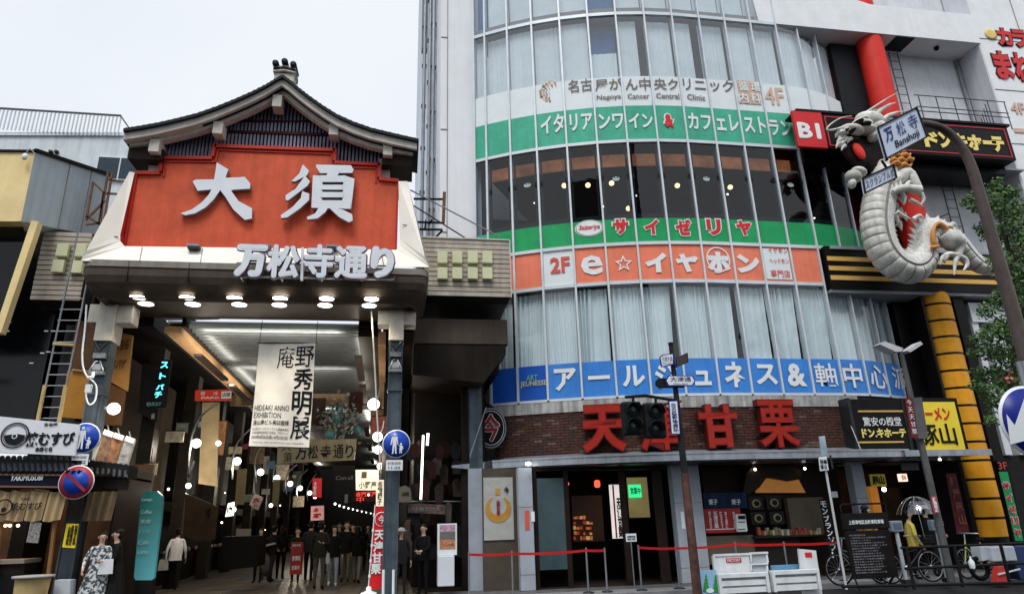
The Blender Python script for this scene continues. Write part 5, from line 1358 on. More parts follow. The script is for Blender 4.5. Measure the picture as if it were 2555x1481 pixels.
panel('kanji_flag', 'tilted pale flag with a crimson character deep in the arcade', 'flag', [(636,1230),(657,1240),(644,1272),(622,1258)], 24, mat('flag_pale', S(190,175,165,.6), .6), [('楽',630,1240,648,1262,mat('deep_crimson', (.18,.02,.03), .6),{'bold':.03})])
panel('white_sign', 'bright white lit sign with dark marks above the dark counter of the arcade', 'sign', [(569,1255),(584,1251),(582,1285),(562,1288)], 22, emat('sign_white_glow', (1,.93,.78), 1.6), [('肉',567,1262,580,1280,bk,{'bold':.03})])
redl2 = mat('red_lit', S(200,40,45,.8), .5, emit=.25)
panel('red_banner', 'red banner with white marks hanging deep in the middle of the arcade', 'banner', [(780,1192),(803,1192),(802,1240),(779,1240)], 26, redl2, [('大安売',782,1200,790,1236,swhite,{'vertical':True,'bold':.03})])
panel('red_white_banner', 'red and white festival banner above the crowd in the arcade', 'banner', [(776,1262),(808,1260),(808,1296),(775,1298)], 25, mat('pink_lit', S(230,170,165,.8), .5, emit=.3), [('祭',780,1266,804,1292,lred,{'bold':.04})])
panel('dark_board', 'black board with faint white English words under the wooden street sign', 'sign', [(830,1160),(885,1160),(882,1250),(832,1250)], 27, bk, [('Con-all',838,1186,880,1196,mat('dim_white', (.25,.25,.25), .6)),('1',860,1232,868,1254,MATS['dim_white'])])
whl = mat('white_lit', S(235,225,200,.8), .5, emit=.6)
panel('lit_shop_board', 'bright cream lit shop board low at the right inside the arcade', 'sign', [(887,1171),(945,1171),(944,1222),(888,1222)], 23, whl, [('小野屋',895,1200,940,1218,mat('dark_olive', (.08,.07,.04), .6),{'bold':.02}),('■',902,1176,915,1192,MATS['dark_olive'])])
panel('red_letter_board', 'dark board with red characters below the cream lit board', 'sign', [(884,1223),(945,1223),(945,1250),(884,1250)], 22.9, mat('dark_red_board', (.05,.012,.012), .5), [('赤門茶屋',888,1226,940,1238,emat('red_glow', (1,.08,.05), .7),{'bold':.03}),('中',890,1238,908,1252,MATS['red_glow'])])
panel('strip_sign', 'narrow white and brown lit vertical sign just left of the right gate column', 'sign', [(938,1196),(958,1196),(957,1262),(938,1262)], 19.5, whl, [('名物団子',942,1200,954,1258,MATS['dark_olive'],{'vertical':True,'bold':.03})])
# hanging street sign and decorations
panel('hanging_street_sign', 'long beige wooden sign with the dark street name hanging across the arcade', 'sign', [(694,1098),(890,1094),(884,1147),(690,1156)], 20.0, mat('sign_wood', S(150,140,112,.75), .6, var=.15, streak=.2),
      [('大',703,1102,727,1124,inkd),('須',708,1128,728,1152,inkd),('万',738,1112,766,1146,inkd,{'bold':.02}),('松',768,1110,794,1144,inkd,{'bold':.01}),('寺',800,1110,826,1144,inkd,{'bold':.01}),('通',832,1108,858,1142,inkd,{'bold':.01}),('り',862,1108,882,1142,inkd,{'bold':.02})], th=.12)
panel('lattice', 'dark brown lattice panel hanging right of the white exhibition banner', 'panel', [(778,993),(813,992),(811,1062),(776,1062)], 20.6, mat('lattice_brown', (.05,.03,.02), .7))
panel('dark_red_panel', 'dark red square panel hanging near the right end of the arcade ceiling', 'panel', [(870,978),(906,978),(904,1030),(870,1030)], 20.4, mat('panel_maroon', (.05,.014,.012), .6))
dc = thing('hanging_flowers', 'bunch of teal and pale artificial flowers hanging below the arcade ceiling', 'decoration', P(850,1050,20.3))
b = B(); rnd = random.Random(17); fl = [mat('flower_%d' % k, c, .7) for k, c in enumerate(((.10,.20,.20),(.30,.30,.27),(.16,.12,.09),(.05,.06,.05)))]
for k in range(420):
    px, py = (848+rnd.gauss(0,20), 1045+rnd.gauss(0,22)); p = P(px, py, 20.3+rnd.uniform(-.3,.3)); s_ = rnd.uniform(.03,.09)
    a = Vector((rnd.gauss(0,1), rnd.gauss(0,1), rnd.gauss(0,1))).normalized(); e = a.orthogonal().normalized(); b.add([p-a*s_, p+e*s_, p+a*s_, p-e*s_], [(0,1,2,3)], rnd.choice(fl))
part('petals', b, dc, kind='stuff')
for x, y, r in ((842,1043,.17),(825,1084,.16),(893,1072,.13),(846,1102,.10)):
    b = B(); b.ell(P(x,y,20.2), r, r, r, mat('teal_ball', (.05,.14,.15), .6, var=.4, scale=9), 12, 8); part('ball', b, dc)
# exhibition banner
t = thing('exhibition_banner', 'large white cloth exhibition banner with tall black Japanese characters hanging in the gate opening', 'banner', P(700, 860, 17.2))
bc = mat('banner_cloth', (.80,.78,.75), .85, var=.08, scale=2); Q = [P(647,857,17.2), P(788,857,17.2), P(771,1117,17.2), P(621,1112,17.2)]
def bq(u, v, d=0.):
    p = (Q[0].lerp(Q[1], u)).lerp(Q[3].lerp(Q[2], u), v); p.y += .05*math.sin(u*5+v*4)+.03*math.sin(u*11-v*6)-d; return p
part('cloth', B().grid(lambda u, v: bq(u, 1-v), 30, 30, bc), t)
def btext(body, u0, v0, u1, v1, m=inkd, **kw):
    vs, fs, asp = glyphs(body, **kw); b = B(); b.add([bq(u0+(x+.5)*(u1-u0), v1-(y+.5)*(v1-v0), .012) for x, y in vs], fs, m); part('lettering', b, t)
for ch, u0, v0, u1, v1, bo in (('庵',.34,.03,.64,.25,.0),('野',.66,.03,.99,.235,.006),('秀',.66,.25,.99,.46,.02),('明',.66,.47,.99,.70,.02),('展',.66,.71,.99,.93,.008)): btext(ch, u0, v0, u1, v1, bold=bo)
for body, u0, v0, u1, v1, bo in (('HIDEAKI ANNO',.03,.61,.62,.665,.0),('EXHIBITION',.03,.68,.49,.735,.0),('金山南ビル美術館棟',.03,.75,.63,.80,.01),('GS:東京エイチビルシステム開催事務局',.03,.825,.63,.85,.0),('主催:庵野秀明展実行委員会・中京テレビ',.03,.86,.63,.885,.0),('2024年4月26日(金)~6月23日(日)',.03,.895,.63,.935,.01),('平日10:00~18:00 土日祝10:00~19:00 会期中無休',.05,.955,.9,.97,.0)): btext(body, u0, v0, u1, v1, bold=bo)
part('rod', B().tube([Q[0]+Vector((-.05,0,.02)), Q[1]+Vector((.05,0,.02))], .015, darkst, 6), t)
part('rod', B().tube([Q[3]+Vector((-.02,0,0)), Q[2]+Vector((.02,0,0))], .015, darkst, 6), t)
for q_ in (Q[0], Q[1]): part('cord', B().tube([q_, Vector((q_.x, q_.y+.1, 6.7))], .008, darkst, 4), t)
# globe lamps on curved arms, a warm point light in the nearest ones
globe = emat('globe_glow', (1.0,.96,.88), 3.8); rng = random.Random(2)
def lampthing(label, x, y, Y, r, arm, light=0, group=None):
    c = P(x, y, Y); t = thing('globe_lamp', label, 'lamp', c, group)
    b = B(); b.ell((0,0,0), r, r, r, globe, 16, 10); o = part('globe', b, t); o.location = (0,0,0)
    if arm:
        pts_ = [P(ax_, ay_, Y) for ax_, ay_ in arm]; part('curved_arm', B().tube([catmull(pts_, k/14) for k in range(15)], .03, galv, 8), t)
    if light:
        l = bpy.data.lights.new('lamp_light', 'POINT'); l.energy = light; l.color = (1,.86,.68); l.shadow_soft_size = r
        lo_ = bpy.data.objects.new('lamp_light', l); COL.objects.link(lo_); lo_.parent = t; lo_.location = (0, -.02, -r-.05)
arms = [((485,1150),(470,1190),(476,1100),(500,1040),(545,1005)), ((580,1195),(580,1150),(592,1105),(625,1070),(650,1060)), ((640,1205),(636,1150),(655,1110),(680,1090)), ((684,1225),(682,1180),(694,1150),(710,1130)),
        ((715,1232),(712,1200),(722,1175),(742,1158)), ((742,1240),(740,1215),(748,1190),(768,1170)), ((768,1248),(766,1225),(776,1200),(790,1180)), None]
Ls = [(490,1105),(592,1150),(650,1177),(691,1192),(724,1206),(749,1217),(773,1229),(786,1238)]
Ys = [20.2,23.8,27.2,30.6,34,37.5,42,47]
od = ['first','second','third','fourth','fifth','sixth','seventh','eighth']
for k, (x, y) in enumerate(Ls): lampthing(od[k]+' white globe lamp from the gate along the left side of the arcade', x, y, Ys[k], .125, arms[k], (60,60,0,60,0,60,0,60)[k], 'globe lamps on the left of the arcade')
Rs = [(932,1008,18.0,.155),(942,1089,19.6,.14),(943,1121,22,.13),(949,1162,25.5,.12)]
for k, (x, y, Y, r) in enumerate(Rs): lampthing(od[k]+' white globe lamp from the top beside the right gate column', x, y, Y, r, [(x,y),(x+12,y-18),(x+16,y-40)], (60,0,60,0)[k], 'globe lamps on the right of the arcade')
lampthing('round white globe lamp fixed to the left gate column', 284, 1019, 16.0, .13, [(262,1017),(275,1016),(284,1019)], 15)
for k, (x, y, Y) in enumerate(((470,1211,21),(583,1270,24),(676,1260,29),(545,1105,21.5))): lampthing(['small warm bulb below the first arcade globe lamp','small bulb above the dark counter deep in the arcade','small bulb between the olive panels of the arcade','small bulb right of the first arcade globe lamp'][k], x, y, Y, .075, None, 20 if k == 0 else 0)
sl = thing('string_lights', 'string of small white bulbs strung above the crowd inside the arcade', 'lights', P(880,1265,28))
for k in range(10):
    u = k/9; b = B(); r = .04*(1-.3*u); b.ell((0,0,0), r,r,r, globe, 8, 6); o = part('bulb', b, sl); o.location += P(836+100*u, 1256+26*u**.8, 26+14*u)
part('wire', B().tube([P(836+100*u/9, 1254+26*(u/9)**.8, 26+14*u/9) for u in range(10)], .01, bk, 4), sl)
# unseen uplights added below the arcade ceiling to brighten its ribs
for y in (19.6, 23.6, 29, 35, 43, 52):
    for x, tilt in ((-5.35, -.45), (-1.25, .45)):
        l = bpy.data.lights.new('added_uplight', 'AREA'); l.energy = (12 if y < 27 else 26)*(1.2 if x < -3 else .8); l.color = (1,.92,.80); l.shape = 'RECTANGLE'; l.size = .16; l.size_y = 3.0
        o = bpy.data.objects.new('added_uplight', l); COL.objects.link(o); o.parent = arc; o.location = Vector((ax(x,y), y, 6.0 if y < 27 else 5.4))-arc.location; o.rotation_euler = (math.pi, tilt, 0)
        b = B(); abox(b, x-.1, x+.1, y-1.6, y+1.6, (5.9 if y < 27 else 5.3), (5.97 if y < 27 else 5.37), bronze); part('added_trough', b, arc)  # box made up to sit under each added uplight
for y_, z_, e_ in ((17.55,6.05,30),(22.0,5.9,24),(27.3,5.5,30)):  # extra strips added to graze the ceiling, standing in for the gate downlights
    l = bpy.data.lights.new('added_ceiling_wash', 'AREA'); l.energy = e_; l.color = (1,.95,.86); l.shape = 'RECTANGLE'; l.size = 3.6; l.size_y = .15
    o = bpy.data.objects.new('added_ceiling_wash', l); COL.objects.link(o); o.parent = arc; o.location = Vector((ax(-3.6,y_), y_, z_))-arc.location; o.rotation_euler = (math.radians(115), 0, 0)
rnd = random.Random(41)
hues = [(.30,.24,.15),(.42,.36,.26),(.22,.05,.04),(.10,.12,.10),(.35,.30,.22),(.12,.08,.05),(.28,.26,.24),(.40,.18,.08),(.07,.10,.14),(.45,.42,.34)]
def place_word(px): return 'left' if px < 800 else 'right'
for k in range(34):
    Y = 18.8+k*.95; left = k % 3 != 2
    x = ax(-6.3+rnd.uniform(-.35,.35) if left else -.55+rnd.uniform(-.15,.1), Y); z = rnd.uniform(2.3,5.2); w_ = rnd.uniform(.12,.42); h_ = rnd.uniform(.35,1.3) if rnd.random() < .65 else rnd.uniform(.2,.35)
    cn = ['ochre','cream','dark red','dull green','tan','brown','pale grey','orange','slate blue','ivory'][k % 10]
    t = thing('shop_placard', '%s hanging placard, number %s from the gate, %s side of the arcade' % (cn, ['one','two','three','four','five','six','seven','eight','nine','ten','eleven','twelve','thirteen','fourteen','fifteen','sixteen','seventeen','eighteen','nineteen','twenty','twenty-one','twenty-two','twenty-three','twenty-four','twenty-five','twenty-six','twenty-seven','twenty-eight','twenty-nine','thirty','thirty-one','thirty-two','thirty-three','thirty-four'][k], 'left' if left else 'right'), 'placard', (x,Y,z), 'hanging placards in the arcade')
    mh = mat('placard_%d' % (k % 10), hues[k % 10], .6, var=.5, scale=7, emit=.05 if k % 4 else .22)
    part('board', B().box(x-w_, x+w_, Y, Y+.05, z, z+h_, mh), t); part('frame', B().box(x-w_-.02, x+w_+.02, Y+.01, Y+.04, z+h_, z+h_+.03, bk), t); part('hanger', B().tube([(x,Y+.02,z+h_+.03),(x,Y+.02,z+h_+.4)], .01, bk, 4), t)
spt = emat('shop_spot_glow', (1,.86,.62), 4.0)
t = thing('shop_spots', 'scattered small warm spot lights over the stalls on both sides of the arcade', 'lights', (ax(-3.6,30),30,2.4))
for k in range(46):
    Y = rnd.uniform(19,50); x = ax(rnd.choice((-7.2,-6.9,-.7,-.4))+rnd.uniform(-.2,.2), Y); r = rnd.uniform(.02,.045)
    o = part('bulb', B().ell((x,Y,rnd.uniform(1.2,3.0)), r,r,r, spt, 6, 4), t)
# counters and stands under the roof
panel('menu_stand', 'red and white menu stand in the middle of the arcade floor', 'stand', [(727,1352),(754,1352),(750,1432),(722,1432)], 21.0, mat('stand_red', S(150,40,34,.7), .5, var=.3, emit=.05), [('お好み焼',730,1356,750,1362,swhite),('食事処',729,1385,750,1398,swhite),('営業中',728,1410,747,1420,swhite)], th=.3)
panel('dark_counter', 'long black counter front along the left of the arcade floor', 'counter', [(555,1338),(645,1336),(640,1412),(560,1422)], 20.2, mat('counter_black', (.006,.005,.005), .6), th=1.2)
panel('white_shelf_board', 'pale board standing on the black counter', 'board', [(590,1318),(626,1318),(624,1338),(588,1338)], 20.4, mat('pale_board', (.16,.14,.12), .6), th=.1)

# ================================================================ passage between gate and curved building
pa = thing('side_passage', 'dark covered passage with plank canopy between right gate column and curved building', 'passage', (1.2, 18, 0))
b = B(); b.box(.3, 2.6, 21.4, 21.6, 0, 7, drk); b.box(.25, .35, 16.9, 21.4, 0, 7, drk2) if False else None
b.box(2.05, 2.15, 17.9, 21.4, 0, 7, drk2); part('walls', b, pa)
b = B(); b.box(.2, 2.7, 17.0, 21, 6.05, 6.75, bronze); b.box(.25,2.45,17.0,20,5.3,6.0,drk2); part('duct_canopy', b, pa, bevel=.02)
b = B(); b.add([(.2,16.9,6.0),(2.62,16.9,6.0),(2.62,16.9,5.75),(2.0,16.9,5.0),(.2,16.9,5.2)]+[(.2,19.5,6.0),(2.62,19.5,6.0),(2.62,19.5,5.75),(2.0,19.5,5.0),(.2,19.5,5.2)],
      [(0,4,3,2,1),(5,6,7,8,9),(0,1,6,5),(1,2,7,6),(2,3,8,7),(3,4,9,8),(4,0,5,9)], drk2); part('hood', b, pa)
X0, X1 = P(1040,870,18.4).x, P(1135,870,18.4).x; z_ = P(1080,905,18.4).z
for k in range(3):
    b = B(); b.box(X0, X1, 18.4, 18.5, z_+k*.28, z_+k*.28+.255, tan); part('plank', b, pa)
xq = P(1172,1000,17.5).x; xw = P(1204,1000,17.5).x
b = B(); b.box(xq, xw, 17.65, 18.0, 2.9, 5.6, steel); part('post', b, pa); b = B(); b.box(xq-.2, xq-.04, 17.7, 17.9, 0, 5.2, drk2); part('post', b, pa)
b = B(); b.box(.5, 2.3, 18.95, 19.05, 0, 7, drk); b.box(.3,2.2,17.8,18.9,-.001,.004,drk2); part('back_wall', b, pa)
part('fluorescent_tube', B().tube([P(1056,1085,17.7), P(1050,1245,17.7)], .025, emat('tube_glow', (.95,1,1), 3.5), 8), pa)
part('fluorescent_tube', B().tube([P(1068,1080,17.9), P(1066,1110,17.9)], .03, MATS['tube_glow'], 8), pa)
b = B(); b.rect(1122,866,1153,896,17.4,.06,darkst); part('speaker_box', b, pa, bevel=.02)
panel('round_top_board', 'dim cream board with rounded top behind the right gate column', 'sign', [(990,1252),(990,1225),(998,1214),(1010,1210),(1022,1215),(1026,1228),(1026,1252)], 17.6, mat('dim_cream', (.14,.12,.09), .6, emit=.06), [('山茶屋',1002,1226,1020,1236,bk)])
cl = thing('clothes_rack', 'crowded rack of dark hanging clothes and goods in the side passage', 'clothes rack', P(1060,1300,18.3))
b = B(); rnd = random.Random(31); cm = [mat('cloth_%d' % k, c, .9, var=.4) for k, c in enumerate(((.05,.035,.03),(.02,.02,.025),(.06,.05,.045),(.04,.014,.014),(.012,.012,.012)))]
for k in range(70):
    x, y = rnd.uniform(1015,1165), rnd.choice((1100,1150,1200,1255,1300,1345)); Y = rnd.uniform(17.9,18.8); c = P(x, y+rnd.uniform(-10,10), Y); w_ = rnd.uniform(.06,.14); h = rnd.uniform(.3,.55)
    b.add([c+Vector((-w_*.4,0,0)), c+Vector((w_*.4,0,0)), c+Vector((w_,-.03,-h*.2)), c+Vector((w_*.8,-.05,-h)), c+Vector((-w_*.8,-.05,-h)), c+Vector((-w_,-.03,-h*.2))], [(0,1,2,3,4,5)], rnd.choice(cm))
part('garments', b, cl, kind='stuff'); part('rail', B().tube([P(1010,1250,18.4), P(1160,1250,18.4)], .02, galv, 6), cl)
rnd = random.Random(8)
panel('wall_banner', 'faded row of reddish paper signs above the clothes rack', 'sign', [(1018,1255),(1110,1258),(1110,1282),(1018,1278)], 17.8, mat('paper_signs', (.11,.07,.065), .8, var=.6, scale=9), [('特価セール',1030,1262,1100,1274,MATS['dim_white'])])
# ================================================================ gate cables, scaffold frame and ladder
cb = thing('service_cable', 'pale cable hanging down beside the right gate column from the soffit', 'cable', P(926,770,16.3))
part('cable', B().tube([catmull([P(926,768,16.3),P(930,830,16.1),P(936,930,16.1),(P(940,1020,16.1)),(P(945,1100,16.1)),P(950,1180,16.1)], k/20) for k in range(21)], .022, mat('cable_pale', (.5,.47,.42), .6), 6), cb)
cb = thing('service_cable', 'white looping cable with a small camera on the left gate column', 'cable', P(225,960,16.0))
part('cable', B().tube([catmull([P(216,760,15.98),P(212,820,15.98),P(205,885,15.98),P(212,930,15.98),P(236,955,15.98),P(241,975,15.98),P(236,1000,15.98),P(222,1008,15.98),P(215,990,15.98),P(216,975,15.98)], k/40) for k in range(41)], .02, swhite, 6), cb)
part('junction_box', B().rect(212,958,226,978,15.95,.08,swhite), cb); b = B(); b.tube([P(233,930,16.0),P(231,940,15.85),P(216,941,15.8)], .035, swhite, 8); part('camera', b, cb)
sc_ = thing('scaffold_frame', 'rusty brown scaffold frame behind the left shoulder of the gate', 'scaffold', P(250,480,16.6))
b = B()
for a_, c_ in (((232,455),(215,550)),((270,430),(246,560)),((280,432),(258,560)),((232,455),(258,480)),((258,480),(250,560)),((215,540),(250,560)),((218,545),(262,500)),((258,482),(292,484)),((272,448),(300,452)),((214,560),(250,556))):
    b.bar(P(*a_,16.6), P(*c_,16.6), .045, rust)
part('scaffold_tube', b, sc_, kind='stuff')
sc_ = thing('scaffold_frame', 'black steel bracket frame with a rusty post right of the gate shoulder', 'scaffold', P(1070,520,17.4))
b = B()
for a_, c_ in (((1032,496),(1106,497)),((1040,554),(1104,556)),((1044,572),(1104,573)),((1062,556),(1060,572)),((1104,575),(1082,597)),((1078,548),(1070,560))): b.bar(P(*a_,17.4), P(*c_,17.4), .05, bk)
b.bar(P(1109,480,17.4), P(1106,556,17.4), .09, rust); part('scaffold_tube', b, sc_, kind='stuff')
for k, (a_, c_) in enumerate((((1024,474),(1246,590)),((1032,513),(1165,596)))):
    t = thing('stay_cable', ['upper pale','lower dark'][k]+' stay cable running from the gate shoulder down to the right wing', 'cable', P(a_[0],a_[1],17.2)); part('cable', B().tube([P(*a_,17.0), P(*c_,17.0)], .02, galv if k == 0 else darkst, 6), t)
lad = thing('gate_ladder', 'long thin steel ladder hanging down beside the left gate column with pale timber guards', 'ladder', P(110,1075,16.0))
for tp_, bt in (((199,560),(90,1075)),((226,660),(143,1075))):
    part('stile', B().tube([P(*tp_,16.0), P(*bt,16.0)], .022, galv, 6), lad)
for k in range(13):
    v = k/12; a_ = (154+(92-154)*v+0, 745+(1070-745)*v); c_ = (209+(143-209)*v, 745+(1070-745)*v); part('rung', B().tube([P(*a_,16.0), P(*c_,16.0)], .016, galv, 6), lad)
tg = mat('pale_timber', S(196,172,120,.8), .7, var=.2)
for a_, c_ in (((112,960),(88,1078)),((164,960),(142,1078)),((88,1064),(142,1064)),((133,857),(184,860))): part('timber_guard', B().bar(P(*a_,15.93), P(*c_,15.93), .06, tg), lad)

# ================================================================ buildings on the left
wb = thing('white_rooftop_building', 'pale concrete building with railing on its roof behind the left side of the gate', 'building', P(150,400,24))
wbm = mat('pale_render', S(212,220,226,.98), .75, var=.08, scale=1.2, streak=.18)
b = B(); b.slab([(-500,334),(324,337),(372,392),(372,600),(-500,600)], 24, 10, wbm); part('wall', b, wb)
b = B(); b.slab([(-500,328),(318,330),(322,338),(-500,336)], 23.93, .5, wbm); part('parapet', b, wb)
zr = P(150,281,23.9).z; zb_ = P(150,331,23.9).z; x1_ = P(303,285,23.9).x
b = B()
for k in range(90): x = x1_-k*.135; b.box(x-.02, x+.02, 23.88, 23.92, zb_, zr, mat('railing_pale', (.6,.63,.67), .5))
part('railing_bar', b, wb, kind='stuff'); part('handrail', B().box(x1_-14, x1_, 23.86, 23.94, zr, zr+.05, rail_), wb)
part('slanting_rail', B().bar(Vector((x1_,23.9,zr)), P(321,318,23.9), .05, rail_), wb)
X0,X1,Z0,Z1 = rect(242,393,352,432,23.95); part('window_frame', B().box(X0,X1,23.9,24.0,Z0-.3,Z1,wf), wb)
xm = P(298,415,23.9).x
for a_, c_ in ((X0+.05,xm-.03),(xm+.03,X1-.04)): part('window_pane', B().box(a_,c_,23.88,23.899,Z0-.25,Z1-.05,mat('window_slate', S(60,75,88,.7), .1)), wb)
for x in (128,142): part('vent', B().lathe(P(x,380,23.98), [(.0,-.1),(.06,-.1),(.08,0)], darkst, 8, 'y'), wb)
yb = thing('black_glazed_building', 'black glazed building with yellow corner panel and grey sheet side at the left edge', 'building', P(60,600,15.5))
yp = mat('yellow_panel', (.86,.67,.33), .5, var=.1, scale=1.5, streak=.05)
b = B(); b.slab([(-200,375),(88,378),(52,552),(-240,552)], 15.6, .3, yp); part('yellow_panel', b, yb)
part('panel_edge', B().bar(P(-200,374,15.58), P(88,377,15.58), .05, bk), yb)
gsh = mat('grey_sheet', S(180,190,198,.95), .6, var=.06, scale=2, streak=.12)
g0, g1, g2, g3 = P(88,380,15.6), P(272,440,17.6), P(246,590,17.6), P(52,552,15.6)
b = B(); b.hexa([g3, g2, g2+Vector((-.2,.6,0)), g3+Vector((-.2,.6,0)), g0, g1, g1+Vector((-.2,.6,0)), g0+Vector((-.2,.6,0))], gsh); part('side_sheet', b, yb)
part('sheet_cap', B().bar(g0+Vector((0,-.02,.04)), g1+Vector((0,-.02,.04)), .09, bk), yb)
for u in (.45, .75): part('sheet_joint', B().bar(g0.lerp(g1,u)+Vector((0,-.02,0)), g3.lerp(g2,u)+Vector((0,-.02,0)), .015, jm), yb)
b = B(); b.slab([(-300,553),(52,553),(246,590),(250,760),(215,1060),(-300,1060)], 17.3, .3, black); part('glazed_wall', b, yb)
b = B(); b.slab([(78,550),(96,552),(2,830),(-16,830)], 15.7, .2, yp); part('yellow_strip', b, yb)
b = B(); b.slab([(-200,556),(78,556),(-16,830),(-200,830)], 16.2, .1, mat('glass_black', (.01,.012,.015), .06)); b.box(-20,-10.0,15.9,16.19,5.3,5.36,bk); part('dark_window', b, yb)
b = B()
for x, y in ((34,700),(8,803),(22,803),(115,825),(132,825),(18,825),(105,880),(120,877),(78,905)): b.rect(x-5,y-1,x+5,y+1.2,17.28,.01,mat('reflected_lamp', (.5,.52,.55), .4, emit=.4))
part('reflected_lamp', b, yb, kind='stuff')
wi = thing('wall_lamp', 'small white bracket lamp on the top edge of the yellow panel', 'lamp', P(64,392,15.5)); part('lamp_head', B().ell(P(62,391,15.45), .07,.06,.09, swhite, 8, 6), wi); part('bracket', B().tube([P(62,386,15.5),P(75,370,15.5),P(88,385,15.5)], .012, galv, 5), wi)
ob = mat('amber_board', S(200,138,52,.85), .6, var=.15, scale=2, streak=.1); obd = mat('brown_board2', S(112,76,42,.6), .6, var=.25)
t = thing('billboard', 'amber and brown billboard behind the ladder left of the gate column', 'billboard', P(190,1040,16.9))
part('lower_panel', B().slab([(168,925),(226,925),(214,1045),(150,1040)], 16.9, .1, ob), t); part('upper_panel', B().slab([(190,800),(245,800),(226,920),(172,920)], 16.88, .1, obd), t)
part('frame', B().bar(P(180,922,16.86), P(226,926,16.86), .04, tg), t)
t = thing('lettered_billboard', 'tan billboard with brown katakana right of the left gate column', 'billboard', P(300,960,17.0))
part('board', B().slab([(284,825),(330,836),(316,975),(264,945)], 17.0, .1, mat('tan_billboard', S(176,126,66,.8), .6, var=.15)), t)
b = B(); textpx(b,'こちら',288,846,322,872,16.99,obd,bold=.02); part('lettering', b, t); b = B(); textpx(b,'スパゲ',280,895,314,920,16.99,obd,bold=.02); part('lettering', b, t)
part('lower_board', B().slab([(258,948),(312,975),(300,1060),(240,1060)], 17.0, .1, obd), t)
# rice ball shop
YS = 15.75
sh = thing('rice_ball_shop', 'rice ball shop with tiled eave, navy fascia and warm timber interior at the lower left', 'shop', P(80,1300,YS))
b = B(); b.slab([(-150,1140),(205,1148),(190,1180),(-150,1176)], YS, .6, mat('eave_black', (.02,.02,.022), .6)); part('eave', b, sh)
b = B()
for k in range(24): x = -140+k*14.5; b.tube([P(x,1140,YS+.2), P(x+6,1178,YS-.15)], .05, tiled, 6)
part('eave_tile', b, sh, kind='stuff')
cop = mat('copper_edge', S(150,100,78,.7), .5, var=.2)
part('fascia', B().slab([(-150,1184),(215,1188),(212,1213),(-150,1210)], YS-.1, .1, mat('fascia_navy', S(20,28,56,.9), .5)), sh)
for y in (1182, 1212): part('edge_strip', B().bar(P(-150,y-1,YS-.12), P(215,y+3,YS-.12), .035, cop), sh)
b = B(); textpx(b,'YAKIMUSUBI',28,1184,108,1198,YS-.11,swhite,bold=.01,shear=.15); part('lettering', b, sh)
part('fascia', B().slab([(222,1186),(322,1192),(316,1222),(218,1216)], YS+.3, .1, mat('fascia_brown', (.03,.02,.018), .5)), sh)
b = B(); b.slab([(225,1148),(325,1160),(318,1192),(222,1184)], YS+.3, .5, MATS['eave_black']); part('eave', b, sh)
b = B(); 
for k in range(7): x = 230+k*14; b.tube([P(x,1150+k*1.5,YS+.45), P(x-2,1186+k,YS+.2)], .045, tiled, 6)
part('eave_tile', b, sh, kind='stuff')
b = B(); b.box(-16, -6.2, 18.4, 18.5, 0, 3.2, mat('warm_back', (.10,.055,.03), .6, var=.5, scale=1.5)); b.box(-6.25,-6.2,16.4,18.4,0,3.0,brownw); b.box(-16,-6.2,YS+.1,18.4,2.75,2.8,brownw); part('interior', b, sh)
for x0, x1 in ((118,126),(-20,-8)): 
    b = B(); b.slab([(x0+14,1298),(x1+14,1298),(x1-4,1440),(x0-4,1440)], YS+.05, .06, mat('timber_post', S(150,108,66,.7), .6, var=.2)); part('post', b, sh)
b = B(); b.rect(-40,1405,60,1430,YS+.2,.6,brownw); b.rect(-40,1396,60,1406,YS+.12,.7,mat('counter_pale', (.25,.2,.16), .5)); b.rect(-40,1430,60,1481,YS+.2,.5,bk); part('counter', b, sh)
b = B()
for x in (2,14,25,45): b.ell(P(x,1310,16.6), .035,.035,.03, warme, 8, 5)
part('ceiling_bulb', b, sh, kind='stuff')
l = bpy.data.lights.new('shop_light', 'AREA'); l.energy = 26; l.color = (1,.7,.42); l.size = 2.0; o = bpy.data.objects.new('shop_light', l); COL.objects.link(o); o.parent = sh; o.location = Vector((-8.6,17.0,2.6))-sh.location
noren = mat('noren_beige', S(196,168,128,.8), .9, var=.12, scale=3)
t = thing('shop_curtain', 'beige shop curtain with dark brush letters hanging below the navy fascia at the left', 'curtain', P(80,1297,YS))
for k in range(4):
    x0, x1 = -20+k*48, 26+k*48; A, C_ = P(x0,1225,YS-.02), P(x1,1226,YS-.02); zb2 = P((x0+x1)/2-6,1298,YS).z
    part('cloth', B().grid(lambda u, v: Vector((A.x+(C_.x-A.x)*u-.04*(1-v), YS-.02+.035*math.sin(u*14+k)*(1.1-v*.6), zb2+.02*math.sin(u*5+k)+(A.z-zb2)*v)), 24, 6, noren), t)
b = B(); textpx(b,'焼むすび',28,1252,104,1272,YS-.08,inkd,bold=.01); part('lettering', b, t); b = B(); textpx(b,'YAKI',52,1240,76,1248,YS-.08,inkd); part('lettering', b, t)
b = B(); c = P(10,1264,YS-.08); b.lathe(c, [(.13,0),(.16,0)], inkd, 24, 'y', cap=False); b.ell(c+Vector((0,0,-.05)), .05,.004,.05, inkd, 10, 6); part('emblem', b, t, kind='stuff')
t = thing('shop_curtain', 'darker beige shop curtain hanging right of the left gate column', 'curtain', P(250,1297,YS+.3))
A, C_ = P(222,1226,YS+.3), P(292,1230,YS+.3); zb2 = P(250,1298,YS+.3).z
part('cloth', B().grid(lambda u, v: Vector((A.x+(C_.x-A.x)*u-.05*(1-v), YS+.3+.05*math.sin(u*20), zb2+(A.z-zb2)*v)), 40, 4, mat('noren_dim', S(140,120,92,.6), .9, var=.15)), t)
t = thing('shop_name_board', 'white shop board with black round emblem and black brush lettering above the tiled eave', 'sign', P(90,1100,YS-.1))
